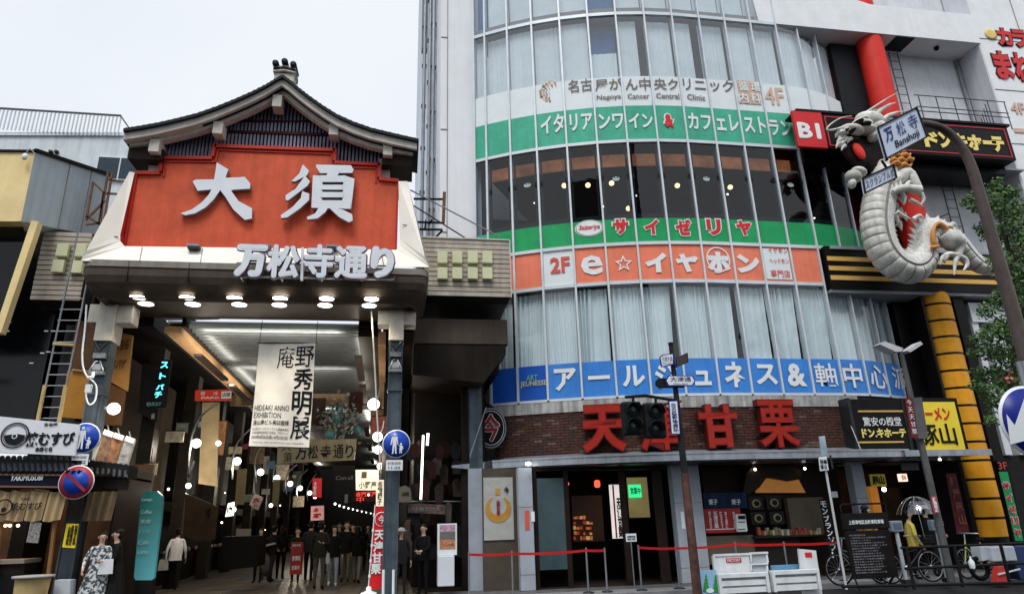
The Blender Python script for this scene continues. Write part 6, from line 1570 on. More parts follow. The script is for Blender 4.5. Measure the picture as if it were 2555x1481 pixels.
part('board', B().slab([(-200,1034),(0,1038),(196,1058),(184,1136),(-200,1120)], YS-.1, .12, mat('board_white', S(224,226,232,.98), .5, var=.05)), t)
b = B(); textpx(b,'焼むすび',64,1077,186,1112,YS-.11,inkd,bold=.03); part('lettering', b, t); b = B(); textpx(b,'本店と名',88,1114,130,1125,YS-.11,inkd,bold=.02); textpx(b,'名古屋',110,1054,144,1061,YS-.11,inkd,bold=.01); part('lettering', b, t)
c = P(37,1085,YS-.12)
for r0, r1 in ((.245,.27),(.215,.225)): part('ring', B().lathe(c, [(r0,0),(r1,0),(r1,.008)], inkd, 36, 'y', cap=False), t)
b = B(); n = 20; b.add([c+Vector((.2*math.cos(q), -.002, .2*math.sin(q))) for q in [math.pi+math.pi*k/n for k in range(n+1)]]+[c+Vector((.02,-.002,.03))], [tuple(range(n+2))], inkd); part('emblem', b, t)
b = B(); b.lathe(c+Vector((0,-.006,-.02)), [(.0,0),(.055,0)], swhite, 14, 'y', cap=False); b.lathe(c+Vector((0,-.012,-.02)), [(.0,0),(.035,0)], inkd, 14, 'y', cap=False); part('emblem_centre', b, t)
# sloping lit display panels on the eave
for k, (x, nm_) in enumerate(((258,'left'),(284,'middle'),(312,'right'))):
    t = thing('lit_display_panel', nm_+' of three tilted brown and white lit display panels above the right eave', 'panel', P(x,1150,YS+.5), 'tilted display panels over the eave')
    part('board', B().slab([(x+2,1072+k*8),(x+24,1080+k*8),(x+4,1152+k*4),(x-20,1146+k*4)], YS+.5, .1, mat('display_brown_%d' % k, ((.25,.15,.09),(.3,.14,.07),(.4,.38,.36))[k], .5, var=.6, scale=7, emit=.12)), t)
    part('lamp_hood', B().slab([(x+3,1070+k*8),(x+25,1078+k*8),(x+20,1090+k*8),(x-2,1082+k*8)], YS+.44, .04, mat('hood_white', (.75,.72,.68), .4, emit=.25)), t); part('hood_arm', B().bar(P(x+14,1076+k*8,YS+.5), P(x+10,1060+k*8,YS+.7), .02, galv), t)
# posters and small notices
panel('photo_poster', 'small black and white photo poster hanging in the rice ball shop', 'poster', [(76,1301),(104,1303),(95,1354),(65,1352)], YS-.02, mat('poster_bw', (.22,.21,.2), .6, var=.9, scale=22), th=.01)
panel('bucket_notice', 'yellow notice with black vertical lines of text tied to the left gate column', 'notice', [(166,1305),(196,1306),(187,1366),(155,1364)], 15.9, mat('notice_yellow', S(236,208,40,1.), .5, var=.05),
      [('駐輪禁止区域',184,1309,191,1358,inkd,{'vertical':True}),('自転車放置禁止',175,1309,182,1358,inkd,{'vertical':True}),('大須商店街',167,1312,174,1358,inkd,{'vertical':True})], th=.02)
t = thing('wooden_tub', 'pale wooden tub with rim standing in front of the rice ball shop', 'tub', P(85,1481,15.4)); c = P(84,1437,15.4)
part('staves', B().lathe((c.x,c.y,0), [(.24,-.12),(.3,c.z-.02)], tg, 20), t); part('rim', B().lathe((c.x,c.y,0), [(.30,c.z-.02),(.36,c.z-.02),(.36,c.z+.02),(.28,c.z+.02)], mat('rim_grey', (.3,.3,.3), .5), 20), t)
panel('column_foot_box', 'pale grey metal box at the foot of the left gate column', 'box', [(137,1446),(176,1446),(172,1500),(130,1500)], 15.85, mat('box_pale', S(196,204,214,.9), .5, var=.08), th=.25)
# cyan standing sign
t = thing('standing_sign', 'tall rounded turquoise standing sign with faint white words left in the arcade', 'sign', P(372,1481,17.2))
tq = bpy.data.materials.new('turquoise_gradient'); tq.use_nodes = True; tn = tq.node_tree; bsd = tn.nodes['Principled BSDF']; ge = tn.nodes.new('ShaderNodeNewGeometry'); sx = tn.nodes.new('ShaderNodeSeparateXYZ'); rp = tn.nodes.new('ShaderNodeValToRGB'); mr = tn.nodes.new('ShaderNodeMapRange')
mr.inputs[1].default_value = .5; mr.inputs[2].default_value = 2.1; rp.color_ramp.elements[0].color = (.09,.34,.38,1); rp.color_ramp.elements[1].color = (.008,.10,.095,1); bsd.inputs['Roughness'].default_value = .3
tn.links.new(ge.outputs['Position'], sx.inputs[0]); tn.links.new(sx.outputs['Z'], mr.inputs[0]); tn.links.new(mr.outputs[0], rp.inputs[0]); tn.links.new(rp.outputs[0], bsd.inputs['Base Color']); tn.links.new(rp.outputs[0], bsd.inputs['Emission Color']); bsd.inputs['Emission Strength'].default_value = .14
part('panel', B().slab([(352,1240),(362,1226),(392,1224),(405,1236),(405,1260),(384,1440),(378,1446),(338,1446),(334,1438)], 17.0, .12, tq), t)
b = B()
for i, (s_, y) in enumerate((('Lounge',1246),('Coffee',1276),('茶房',1300),('ドリンク',1326),('Cafe',1352),('Latte',1376))): x = 366-i*2; textpx(b, s_, x-12, y-5, x+14, y+5, 16.995, mat('word_pale', (.35,.55,.55), .6))
part('lettering', b, t); part('foot', B().slab([(338,1446),(382,1446),(378,1500),(334,1500)], 17.0, .2, blackm), t)
# nobori banner and white stand by the right column
t = thing('nobori_banner', 'red vertical nobori banner with white characters left of the right gate column', 'banner', P(945,1465,16.4))
part('cloth', B().ext([P(937,1264,16.5),P(972,1264,16.5),P(958,1468,16.5),P(922,1468,16.5)], (0,.01,0), mat('nobori_red', S(212,28,34,1.), .7, var=.08)), t)
b = B(); textpx(b,'今',944,1284,960,1306,16.49,swhite,bold=.02)
for k, ch in enumerate('天津甘栗'): x = 948-k*3; y = 1334+k*28; textpx(b, ch, x-14, y-13, x+12, y+13, 16.49, swhite, bold=.035)
part('lettering', b, t); c = P(952,1294,16.49); part('ring', B().lathe(c, [(.145,0),(.16,0),(.16,.004)], swhite, 24, 'y', cap=False), t)
part('pole', B().tube([P(936,1258,16.52), P(918,1480,16.52)], .014, swhite, 6), t)
for k in range(5): part('loop', B().rect(931-k*3,1280+k*38,937-k*3,1288+k*38,16.5,.01,swhite), t)
t = thing('base_weight', 'rounded white plastic base weight of the red nobori banner', 'weight', (P(920,1470,16.3).x,16.3,0))
c = P(920,1470,16.3); part('body', B().lathe((c.x,c.y,0), [(.2,0),(.21,.1),(.17,.18),(.06,.22),(.05,.30),(.02,.31)], swhite, 20), t)
t = thing('display_freezer', 'white display stand with food photo panel in front of the side passage', 'display stand', P(1110,1465,17.0))
part('cabinet', B().rect(1092,1385,1134,1462,16.9,.4,mat('freezer_white', S(216,222,228,.95), .4, var=.06)), t, bevel=.02); part('frame', B().rect(1092,1305,1140,1384,16.95,.25,swhite), t); part('photo', B().rect(1097,1345,1136,1368,16.94,.008,mat('food_photo', (.45,.2,.1), .5, var=.8, scale=16)), t)
part('header', B().rect(1097,1308,1136,1325,16.94,.008,mat('header_pink', (.5,.3,.42), .5, var=.5, scale=14)), t); part('middle', B().rect(1097,1325,1136,1345,16.94,.008,mat('header_grey', (.15,.15,.14), .5)), t)
# ================================================================ street furniture
mp = thing('sign_pole', 'tall dark pole carrying street direction signs in front of the chestnut shop', 'pole', (6.0,14,0))
brp = mat('pole_rust_brown', (.10,.045,.035), .6, var=.5, scale=6, streak=.3); pdk = mat('pole_dark', (.03,.032,.036), .5, var=.3)
z1, z2 = P(1716,1180,14).z, P(1677,860,14).z
part('lower_tube', B().tube([(6.0,14,-.14),(6.0,14,z1)], [.10,.085], brp, 14), mp); part('upper_tube', B().tube([(6.0,14,z1),(6.0,14,z2)], [.075,.05], pdk, 14), mp); part('cap', B().tube([(6.0,14,z2),(6.0,14,z2+.05)], .06, bk, 12), mp)
def sgn(name, label, pts, Y, m, border, texts, th=.03):
    t = thing(name, label, 'sign', P(pts[0][0],pts[0][1],Y)); part('plate', B().slab(pts, Y, th, border), t)
    cx_ = sum(p[0] for p in pts)/len(pts); cy_ = sum(p[1] for p in pts)/len(pts)
    ins = [(cx_+(x-cx_)*(1-5/max(12,abs(x-cx_)+1)*.5), cy_+(y-cy_)*(1-4/max(10,abs(y-cy_)+1)*.6)) for x, y in pts]
    part('face', B().slab(ins, Y-.004, .003, m), t)
    for body, x0, y0, x1, y1, mm, *kw in texts:
        b = B(); textpx(b, body, x0, y0, x1, y1, Y-.008, mm, depth=.003, **(kw[0] if kw else {})); part('lettering', b, t)
    return t
sgn('direction_sign', 'grey framed direction sign angled left at the top of the sign pole', [(1646,890),(1652,884),(1681,881),(1681,909),(1650,915)], 13.9, swh, MATS['road_sign_blue'], [('久屋大通',1652,888,1677,901,navy),('Otsu-dori',1653,903,1676,908,navy)])
sgn('direction_sign', 'dark brown sign blade angled right at the top of the sign pole', [(1686,892),(1716,879),(1718,903),(1687,916)], 13.9, mat('blade_brown', (.06,.035,.035), .5), pdk, [])
sgn('direction_sign', 'dark sign blade behind the white street sign on the sign pole', [(1636,950),(1644,943),(1708,943),(1708,966),(1644,967),(1636,960)], 14.1, pdk, bk, [])
sgn('direction_sign', 'white six sided street sign with blue ends and three characters on the sign pole', [(1661,949),(1667,936),(1729,936),(1735,949),(1729,962),(1667,962)], 13.85, swh, sblue, [('大津通',1672,939,1724,951,navy,{'bold':.01}),('Otsu-dori',1680,954,1716,959,navy)])
sgn('vertical_sign', 'white vertical sign with blue border and blue characters on the sign pole', [(1668,999),(1691,998),(1698,1083),(1675,1083)], 13.88, swh, sblue, [('白の橋動物病院',1677,1005,1690,1077,navy,{'vertical':True,'bold':.02})])
tl = thing('traffic_light', 'dark double traffic light with four unlit lenses on an arm from the sign pole', 'traffic light', P(1608,1040,13.8))
hous = mat('signal_black', (.018,.02,.022), .45, var=.3); lens = mat('signal_lens', (.02,.035,.038), .12)
for x0, x1 in ((1556,1604),(1610,1662)):
    part('housing', B().rect(x0,1000 if x0 < 1600 else 1003,x1,1084 if x0 < 1600 else 1092,13.8,.22,hous), tl, bevel=.05)
    for y in ((1021,1062) if x0 < 1600 else (1025,1068)):
        c = P((x0+x1)/2, y, 13.79); b = B(); b.lathe(c, [(.0,-.01),(.15,-.02),(.16,.0)], lens, 20, 'y', cap=False); part('lens', b, tl)
        b = B()
        vs_ = []
        for k in range(13):
            q = math.pi*(-.1+1.2*k/12); vs_ += [c+Vector((.175*math.cos(q), 0, .175*math.sin(q))), c+Vector((.165*math.cos(q), -.16, .165*math.sin(q)-.02))]
        b.add(vs_, [(2*k, 2*k+2, 2*k+3, 2*k+1) for k in range(12)], hous, True); part('hood', b, tl)
part('arm', B().tube([P(1560,990,13.92), P(1610,986,13.95), P(1694,1000,14.0)], .035, hous, 8), tl); part('arm', B().tube([P(1640,1010,13.95), P(1700,1000,14.0)], .03, rust, 8), tl)
for x in (1580, 1636): part('hanger', B().tube([P(x,990,13.92), P(x,1004,13.92)], .03, hous, 8), tl)
# floodlight post
fp = thing('floodlight_post', 'dark street light post with two flat white lamp heads spread like wings', 'street lamp', (P(2315,1180,14).x,14,0)); xf = P(2315,1180,14).x
zt_ = P(2262,872,14).z
part('post', B().tube([(xf,14,0),(xf,14,3),(xf,14,zt_)], [.085,.075,.05], mat('post_grey', (.10,.105,.11), .5, var=.3, streak=.2), 12), fp)
part('arm', B().tube([(xf-.35,14,zt_+.02),(xf,14,zt_-.1),(xf+.3,14,zt_+.05)], .025, pdk, 8), fp)
wl = mat('lamp_head_white', (.6,.62,.66), .35)
for pts_ in ([(2195,858),(2208,851),(2254,868),(2250,876),(2236,877)], [(2262,874),(2297,851),(2303,858),(2272,878)]):
    b = B(); b.slab(pts_, 13.8, .3, wl); part('lamp_head', b, fp)
bx_ = thing('post_sign', 'grey post box with narrow dark red vertical sign on the floodlight post', 'sign', P(2280,1050,13.9))
part('box', B().slab([(2279,992),(2300,990),(2316,1092),(2292,1094)], 13.86, .12, mat('box_grey', (.12,.12,.13), .5, var=.2)), bx_)
part('face', B().slab([(2259,992),(2275,991),(2291,1090),(2276,1091)], 13.85, .03, mat('deep_red_face', (.22,.02,.025), .5)), bx_)
b = B()
for k, ch in enumerate('今天天甘栗'): textpx(b, ch, 2262+k*3.4, 997+k*18, 2274+k*3.4, 1010+k*18, 13.845, swhite)
part('lettering', b, bx_, kind='stuff')
# thin white pole with plates
tp = thing('sign_pole', 'thin white pole with two small plates standing beside the black notice board', 'pole', P(2115,1465,14.2)); c0, c1 = P(2112,1462,14.2), P(2052,1130,14.2); xm = (c0.x+c1.x)/2
part('tube', B().tube([(xm,14.2,0),(xm,14.2,c1.z+.3)], .028, mat('pole_white', (.5,.52,.55), .4, var=.15), 10), tp)
part('plate', B().slab([(2044,1088),(2058,1086),(2066,1134),(2050,1136)], 14.15, .03, mat('plate_pale', (.35,.45,.5), .4, var=.3)), tp)
part('plate', B().slab([(2043,1140),(2062,1137),(2068,1172),(2047,1174)], 14.14, .02, swhite), tp); b = B(); textpx(b,'駐輪',2046,1145,2063,1155,14.13,inkd); part('lettering', b, tp); b = B(); textpx(b,'禁止',2047,1158,2064,1168,14.13,inkd); part('lettering', b, tp)
part('plate', B().slab([(2070,1135),(2074,1134),(2080,1168),(2076,1169)], 14.3, .02, darkst), tp)
# ---- round road signs on the gate columns
def round_sign(label, x, y, r, Y, kind, rz=0):
    c = P(x, y, Y); t = thing('road_sign', label, 'road sign', c)
    part('rim', B().lathe(c+Vector((0,.012,0)), [(0,-.006),(r,-.006),(r,.006),(0,.006)], swh, 40, 'y', cap=False), t)
    if kind == 'ped':
        part('face', B().lathe(c+Vector((0,.002,0)), [(0,-.004),(r*.94,-.004),(r*.94,.002)], mat('road_blue_bright', S(20,62,160,1.), .35, var=.05), 40, 'y', cap=False), t)
        def F(u, v): return c+Vector((u*r, -.008, v*r))
        def bl(b, pts): b.add([F(u, v) for u, v in pts], [tuple(range(len(pts)))], swh)
        def circ(b, u, v, q): bl(b, [(u+q*math.cos(2*math.pi*k/12), v+q*math.sin(2*math.pi*k/12)) for k in range(12)])
        b = B(); circ(b, -.12, .66, .10); bl(b, [(-.24,.58),(-.0,.58),(-.0,.555),(-.24,.555)]); bl(b, [(-.3,.5),(.06,.5),(.12,.05),(.14,-.06),(.08,-.07),(.02,.28),(.0,-.02),(.02,-.62),(.06,-.7),(-.07,-.7),(-.12,-.1),(-.2,-.7),(-.33,-.72),(-.28,-.62),(-.26,-.02),(-.27,.25),(-.36,-.1),(-.42,-.08),(-.38,.3)]); part('walking_figure', b, t, kind='stuff')
        b = B(); circ(b, .33, -.02, .075); bl(b, [(.24,-.12),(.42,-.12),(.52,-.34),(.47,-.36),(.4,-.25),(.46,-.45),(.39,-.45),(.41,-.68),(.34,-.68),(.33,-.46),(.31,-.46),(.29,-.68),(.22,-.68),(.26,-.45),(.2,-.45),(.27,-.25),(.14,-.08),(.1,-.12)]); part('child_figure', b, t, kind='stuff')
    else:
        part('red_ring', B().lathe(c+Vector((0,.002,0)), [(0,-.004),(r*.95,-.004),(r*.95,.002)], mat('road_red', S(150,38,50,1.), .4, var=.1), 40, 'y', cap=False), t)
        part('face', B().lathe(c+Vector((0,-.004,0)), [(0,-.004),(r*.72,-.004),(r*.72,.002)], mat('road_blue_bright', S(20,62,160,1.), .35), 40, 'y', cap=False), t)
        d = Vector((math.cos(R(-42)),0,math.sin(R(-42)))); n_ = Vector((-d.z,0,d.x)); b = B(); b.add([c+Vector((0,-.014,0))+d*(s1*r*.78)+n_*(s2*r*.09) for s1, s2 in ((-1,-1),(1,-1),(1,1),(-1,1))], [(0,1,2,3)], MATS['road_red']); part('slash', b, t)
    part('bracket', B().box(c.x-.03, c.x+.03, c.y+.02, 16.35, c.z-.02, c.z+.02, galv), t)
    return t
def plate1122(label, x0, y0, x1, y1, Y):
    t = thing('sign_plate', label, 'sign', P((x0+x1)/2, y1, Y)); part('plate', B().rect(x0,y0,x1,y1,Y,.012,swh), t, bevel=.01)
    b = B(); textpx(b,'歩行者(自転車)',x0+4,y0+4,x1-4,y0+13,Y-.002,inkd,depth=.003); part('lettering', b, t); b = B(); textpx(b,'11-22',x0+6,y0+16,x1-6,y1-4,Y-.002,inkd,depth=.003,bold=.02); part('lettering', b, t)
    part('bracket', B().box(P(x0,y0,Y).x+.15, P(x0,y0,Y).x+.2, Y+.013, 16.35, P(x0,(y0+y1)/2,Y).z-.02, P(x0,(y0+y1)/2,Y).z+.02, galv), t)
round_sign('blue round pedestrian sign with white adult and child on the left gate column', 209, 1092, .325, 15.75, 'ped')
plate1122('white 11-22 time plate under the blue sign on the left gate column', 178, 1132, 220, 1160, 15.75)
round_sign('red and blue round no parking sign on the left gate column', 190, 1202, .345, 15.6, 'nop')
round_sign('blue round pedestrian sign with white adult and child on the right gate column', 989, 1106, .32, 15.9, 'ped')
plate1122('white 11-22 time plate under the blue sign on the right gate column', 963, 1147, 1005, 1173, 15.9)
for x in (957, 982):
    t = thing('white_post', ['left','right'][x > 970]+' of two short white posts at the foot of the right gate column', 'post', (P(x,1450,16.0).x,16.0,0), 'short white posts'); part('tube', B().tube([(P(x,1450,16.0).x,16.0,0), P(x,1420,16.0)], .03, swhite, 10), t)
# ---- stanchions and red tape
stx = [(1170,1375,'beside the display stand'),(1277,1373,'before the side wall poster'),(1462,1365,'left of the shop door opening'),(1508,1365,'in the middle of the shop door'),(1592,1358,'right of the shop door'),(1685,1360,'at the foot of the centre pillar'),(1833,1350,'behind the white barricades'),(1955,1350,'behind the right barricade'),(2090,1345,'beside the black notice board')]
tape = mat('tape_red', S(190,30,34,1.), .5)
Yt = 15.9; tops = []
for x, y, w_ in stx:
    c = P(x, y, Yt); tops.append(c); t = thing('barrier_post', 'thin grey barrier post '+w_, 'post', (c.x,Yt,0), 'barrier posts with red tape'); part('tube', B().tube([(c.x,Yt,0),(c.x,Yt,c.z)], .022, galv, 10), t); part('foot', B().lathe((c.x,Yt,0), [(.13,0),(.13,.02),(.03,.04)], darkst, 16), t)
t = thing('barrier_tape', 'red barrier tape running between the thin posts before the shop', 'tape', tops[0])
for i in range(len(tops)-1):
    a_, c_ = tops[i]-Vector((0,0,.06)), tops[i+1]-Vector((0,0,.06)); sag = .015*(c_-a_).length
    def tf(u, v): return a_.lerp(c_, u)+Vector((0, -.024+.01*math.sin(u*9), -sag*4*u*(1-u)+(v-.5)*.055))
    if i == 3: continue
    part('tape', B().grid(tf, 12, 1, tape), t)
# ---- white barricades
wp = mat('plastic_white', (.74,.77,.80), .4, var=.08, streak=.1); wp2 = mat('plastic_grey', (.42,.46,.5), .5)
YB = 14.3
def barricade(label, x0, y0, x1, y1, n):
    t = thing('barricade', label, 'barricade', P((x0+x1)/2, 1481, YB), 'white plastic barricades')
    X0,X1,Z0,Z1 = rect(x0,y0,x1,y1,YB); Z0 = 0.0
    for x in (X0, X1-.07): part('side_post', B().box(x,x+.07,YB,YB+.12,Z0,Z1,wp), t, bevel=.01)
    part('top_rail', B().box(X0+.07,X1-.07,YB,YB+.1,Z1-.09,Z1,wp), t, bevel=.01)
    h = (Z1-.12-Z0)/n
    for k in range(n):
        b = B(); b.box(X0+.08,X1-.08,YB+.03,YB+.08,Z0+k*h+.02,Z0+(k+1)*h-.02,wp); part('slat', b, t)
    part('back', B().box(X0+.08,X1-.08,YB+.09,YB+.11,Z0,Z1-.1,wp2), t)
    return t
barricade('white slatted plastic barricade standing between the rusty pole and the right barricade', 1795, 1428, 1922, 1490, 2)
barricade('white slatted plastic barricade at the right with a blue board behind it', 1930, 1420, 2050, 1490, 2)
t = thing('site_board', 'white framed site board with a small red label above the left barricade', 'board', P(1830,1430,14.5)); part('panel', B().rect(1786,1384,1872,1440,14.5,.05,wp), t); part('label', B().rect(1812,1391,1850,1402,14.49,.006,lred), t); b = B(); textpx(b,'FACTORY',1815,1393,1847,1400,14.484,swhite); part('lettering', b, t); part('frame', B().rect(1782,1380,1876,1385,14.48,.08,wp), t); part('frame', B().rect(1782,1386,1787,1440,14.48,.08,wp), t)
t = thing('window_frame_unit', 'small white frame unit with two grey panes above the left barricade', 'frame', P(1896,1430,14.5))
for a_ in ((1873,1376,1917,1381),(1873,1403,1917,1408),(1873,1425,1917,1430),(1873,1382,1877,1402),(1913,1382,1917,1402),(1873,1409,1877,1424),(1913,1409,1917,1424)): part('frame_bar', B().rect(*a_,14.46,.06,wp), t)
part('pane', B().rect(1878,1382,1912,1402,14.5,.01,wp2), t); part('pane', B().rect(1878,1409,1912,1424,14.5,.01,wp2), t)
t = thing('site_board', 'white upright site board with red label at the right end of the barricades', 'board', P(2015,1430,14.5)); part('panel', B().slab([(1992,1368),(2036,1372),(2052,1481),(2004,1481)], 14.5, .05, wp), t); part('label', B().rect(2009,1377,2026,1389,14.49,.006,lred), t)
t = thing('blue_board', 'pale blue board lying behind the white barricades', 'board', P(1960,1420,14.7)); part('panel', B().rect(1925,1408,1995,1424,14.7,.05,mat('board_blue', S(110,165,205,.95), .5)), t)
t = thing('painted_board', 'board painted with blue sky and green trees left of the barricades', 'board', P(1765,1481,14.4))
part('panel', B().rect(1745,1421,1792,1495,14.4,.04,mat('board_sky', S(150,195,225,.95), .5, var=.1)), t)
for x, h in ((1762,0),(1786,2)):
    for k in range(5): part('painted_tree', B().slab([(x-3-k*1.6,1438+k*9+h),(x,1430+k*7+h),(x+3+k*1.6,1438+k*9+h)], 14.39-.001*k, .004, mat('board_green', (.03,.28,.06), .5)), t)
part('painted_cloud', B().ext([P(1772+10*math.cos(q),1472+6*math.sin(q),14.38) for q in [-2*math.pi*k/14 for k in range(14)]], (0,.003,0), swhite), t)
# ---- black notice board (A board)
t = thing('notice_board', 'large black standing notice board with rows of small white text beside the bicycles', 'board', P(2165,1455,14.2))
YA = 14.1
X0,X1,Z0,Z1 = rect(2118,1322,2232,1442,YA); part('panel', B().box(X0,X1,YA,YA+.05,Z0,Z1,bk), t, bevel=.01)
hx0,hx1,hz0,hz1 = rect(2102,1282,2208,1318,YA); part('header', B().box(X0-.02,X1+.02,YA-.01,YA+.05,Z1+.03,Z1+.37,bk), t, bevel=.01)
part('top_bar', B().tube([(X0,YA,Z1+.38),(X0,YA,Z1+.52),(X0+.05,YA,Z1+.56),(X1-.05,YA,Z1+.56),(X1,YA,Z1+.52),(X1,YA,Z1+.38)], .02, blackm, 8), t)
b = B(); put_text(b, '上前津地区自転車駐車場', ((X0+X1)/2,YA-.012,Z1+.18), (X1-X0)*.78, .09, swhite, bold=.02, depth=.003); part('lettering', b, t)
fnt = mat('faint_white', (.32,.32,.36), .6); rnd = random.Random(12)
lines = ['【利用案内】','一時利用の方は精算機で料金を','お支払いください','定期利用は事務所へお申込み','くださいますようお願いします','最初の二時間は無料です','二十四時間ごとに百円','放置自転車は撤去します','原動機付自転車は利用不可','駐車場内での事故や盗難は','責任を負いかねますので','必ず施錠をお願いします','満車の場合は他の駐車場へ','問合せ先 管理事務所','受付時間 七時から二十時']
b = B(); lh = (Z1-Z0-.16)/len(lines)
for k, s_ in enumerate(lines): w_ = min((X1-X0)*.84, .062*len(s_)); put_text(b, s_, (X0+.09+w_/2, YA-.004, Z1-.09-k*lh), w_, lh*.52, fnt, depth=.003)
part('small_print', b, t, kind='stuff')
for x, d in ((X0+.05,-.05),(X1-.05,.05)): part('leg', B().tube([(x,YA+.03,Z0+.05),(x+d,YA-.15,0)], .02, blackm, 8), t); part('leg', B().tube([(x,YA+.06,Z0+.05),(x+d,YA+.4,0)], .02, blackm, 8), t)
# ---- parking posts
for x0, y0, xb, nm_ in ((2218,1300,2262,'left'),(2318,1297,2358,'right')):
    Yp = 14.6; c = P(x0+16, y0+12, Yp); t = thing('parking_post', nm_+' of two pale grey bicycle parking posts with square blue grey heads', 'post', (c.x,Yp,0), 'bicycle parking posts')
    part('tube', B().tube([(c.x,Yp,0),(c.x,Yp,c.z-.1)], .045, mat('post_pale', (.38,.42,.46), .4, var=.2), 12), t); part('head', B().box(c.x-.15,c.x+.15,Yp-.07,Yp+.07,c.z-.12,c.z+.12,mat('head_slate', (.20,.25,.31), .4, var=.15)), t, bevel=.02)
    part('screen', B().box(c.x-.10,c.x+.10,Yp-.078,Yp-.071,c.z-.06,c.z+.07,mat('head_dark', (.10,.13,.16), .3)), t); part('base', B().box(c.x-.08,c.x+.08,Yp-.08,Yp+.08,0,.1,darkst), t)
panel('striped_tag', 'small red and white striped notice on the floodlight post', 'notice', [(2322,1237),(2336,1236),(2344,1278),(2331,1280)], 13.85, mat('tag_red', (.45,.06,.08), .5), [('駐輪禁止',2329,1240,2338,1276,swhite,{'vertical':True,'bold':.03})], th=.01)
# ---- guard rail
gr = thing('guard_rail', 'black two bar guard rail crossing the lower right of the street', 'railing', P(2400,1420,14.0)); grm = mat('rail_black', (.02,.02,.022), .4)
Yg = 13.6; za, zb_ = P(2400,1360,Yg).z, P(2400,1411,Yg).z; xa_, xb_ = P(2255,1400,Yg).x, P(2700,1400,Yg).x
for z in (za, zb_): part('rail', B().tube([(xa_,Yg,z),(xb_,Yg,z)], .028, grm, 10), gr)
for k in range(4): x = xa_+.12+k*1.15; part('post', B().tube([(x,Yg,0),(x,Yg,za)], .035, grm, 10), gr)
part('side_bar', B().tube([P(2100,1462,Yg), P(2560,1452,Yg)], .03, grm, 8), gr)
# ---- bicycles
tyre = mat('tyre', (.015,.015,.016), .7); rimm = mat('rim_metal', (.55,.57,.6), .3, metal=.8)
def bicycle(label, x, Y, fm, flip=1, basket=True, rz=0, group='bicycles parked at the kerb'):
    t = thing('bicycle', label, 'bicycle', (x,Y,0), group); t.rotation_euler[2] = rz
    def lp(nm, b): o = bpy.data.objects.new(nm, b.mesh(nm)); COL.objects.link(o); o.parent = t; return o
    W = .33; a, c = -.53*flip, .53*flip
    for wx in (a, c):
        ring_ = [(wx+W*math.cos(q), 0, W+W*math.sin(q)) for q in [2*math.pi*k/32 for k in range(33)]]
        w_ = lp('wheel', B().tube(ring_, .018, tyre, 6, cap=False)); b = B(); b.tube([(wx+(W-.025)*math.cos(q), 0, W+(W-.025)*math.sin(q)) for q in [2*math.pi*k/32 for k in range(33)]], .009, rimm, 5, cap=False)
        b.ell((wx,0,W), .03,.05,.03, rimm, 8, 5)
        for k in range(16): q = 2*math.pi*k/16; b.tube([(wx,.02*(-1)**k,W),(wx+(W-.03)*math.cos(q),0,W+(W-.03)*math.sin(q))], .0025, rimm, 3, cap=False)
        o = bpy.data.objects.new('rim', b.mesh('rim')); COL.objects.link(o); o.parent = w_
    b = B(); bb = (.08*-flip,0,.28); st = (-.18*flip,0,.78); hd = (.36*flip,0,.82)
    b.tube([bb,st],.017,fm,8); b.tube([bb,(.38*flip,0,.68)],.02,fm,8); b.tube([(a,0,W),bb],.012,fm,6); b.tube([(a,0,W),(-.16*flip,0,.7)],.010,fm,6); b.tube([(c,0,W),(.42*flip,0,.6),hd],.016,fm,8); b.tube([(-.12*flip,0,.6),(.38*flip,0,.74)],.014,fm,8); lp('frame', b)
    b = B(); b.ell((-.20*flip,0,.84), .13,.08,.04, blackm, 12, 6); lp('saddle', b)
    b = B(); b.tube([hd,(.33*flip,0,.98)],.013,rimm,8); b.tube([(.20*flip,-.27,.99),(.33*flip,-.12,1.0),(.33*flip,.12,1.0),(.20*flip,.27,.99)],.012,rimm,8); lp('handlebar', b)
    b = B(); b.tube([bb,(bb[0]+.1,-.08,.16)],.01,rimm,6); b.box(bb[0]+.06,bb[0]+.15,-.14,-.06,.14,.17,blackm); b.tube([bb,(bb[0]-.1,.08,.40)],.01,rimm,6); lp('pedal', b)
    b = B(); b.lathe((bb[0],-.04,bb[2]), [(.07,0),(.09,0),(.09,.01),(.07,.01)], rimm, 16, 'y', cap=False); lp('chain_ring', b)
    if basket:
        b = B()
        for k in range(4):
            z = .78+k*.07; s_ = .11+.012*k; b.tube([(c-s_,-s_,z),(c+s_,-s_,z),(c+s_,s_,z),(c-s_,s_,z),(c-s_,-s_,z)],.005,darkst,4)
        for k in range(12): q = 2*math.pi*k/12; b.tube([(c+.12*math.cos(q),.12*math.sin(q),.77),(c+.15*math.cos(q),.15*math.sin(q),1.0)],.004,darkst,3)
        lp('basket', b)
    b = B(); b.tube([(a-.02,0,W+.35),(a+.05*flip,0,W+.4),(a+.25*flip,0,.72)],.008,fm,5); lp('mudguard', b)
    return t
xA = P(2094,1425,15.0).x
bicycle('grey bicycle whose front wheel shows left of the black notice board', xA+.53, 15.0, mat('frame_grey', (.2,.21,.22), .35, metal=.5), -1)
xA = P(2322,1412,14.9).x
bicycle('dark bicycle between the two parking posts', xA-.53, 14.9, mat('frame_dark', (.03,.03,.035), .3), 1)
xA = P(2412,1380,15.3).x
bicycle('yellow green bicycle behind the guard rail beside the amber pillar', xA+.3, 15.3, mat('frame_lime', (.50,.60,.18), .35), -1, basket=False, rz=.25)
t = thing('scooter', 'white and blue delivery scooter partly hidden behind the guard rail at the right edge', 'scooter', P(2520,1440,14.6)); wb_ = mat('scooter_white', (.6,.66,.74), .3); nb_ = mat('scooter_navy', (.03,.05,.14), .3)
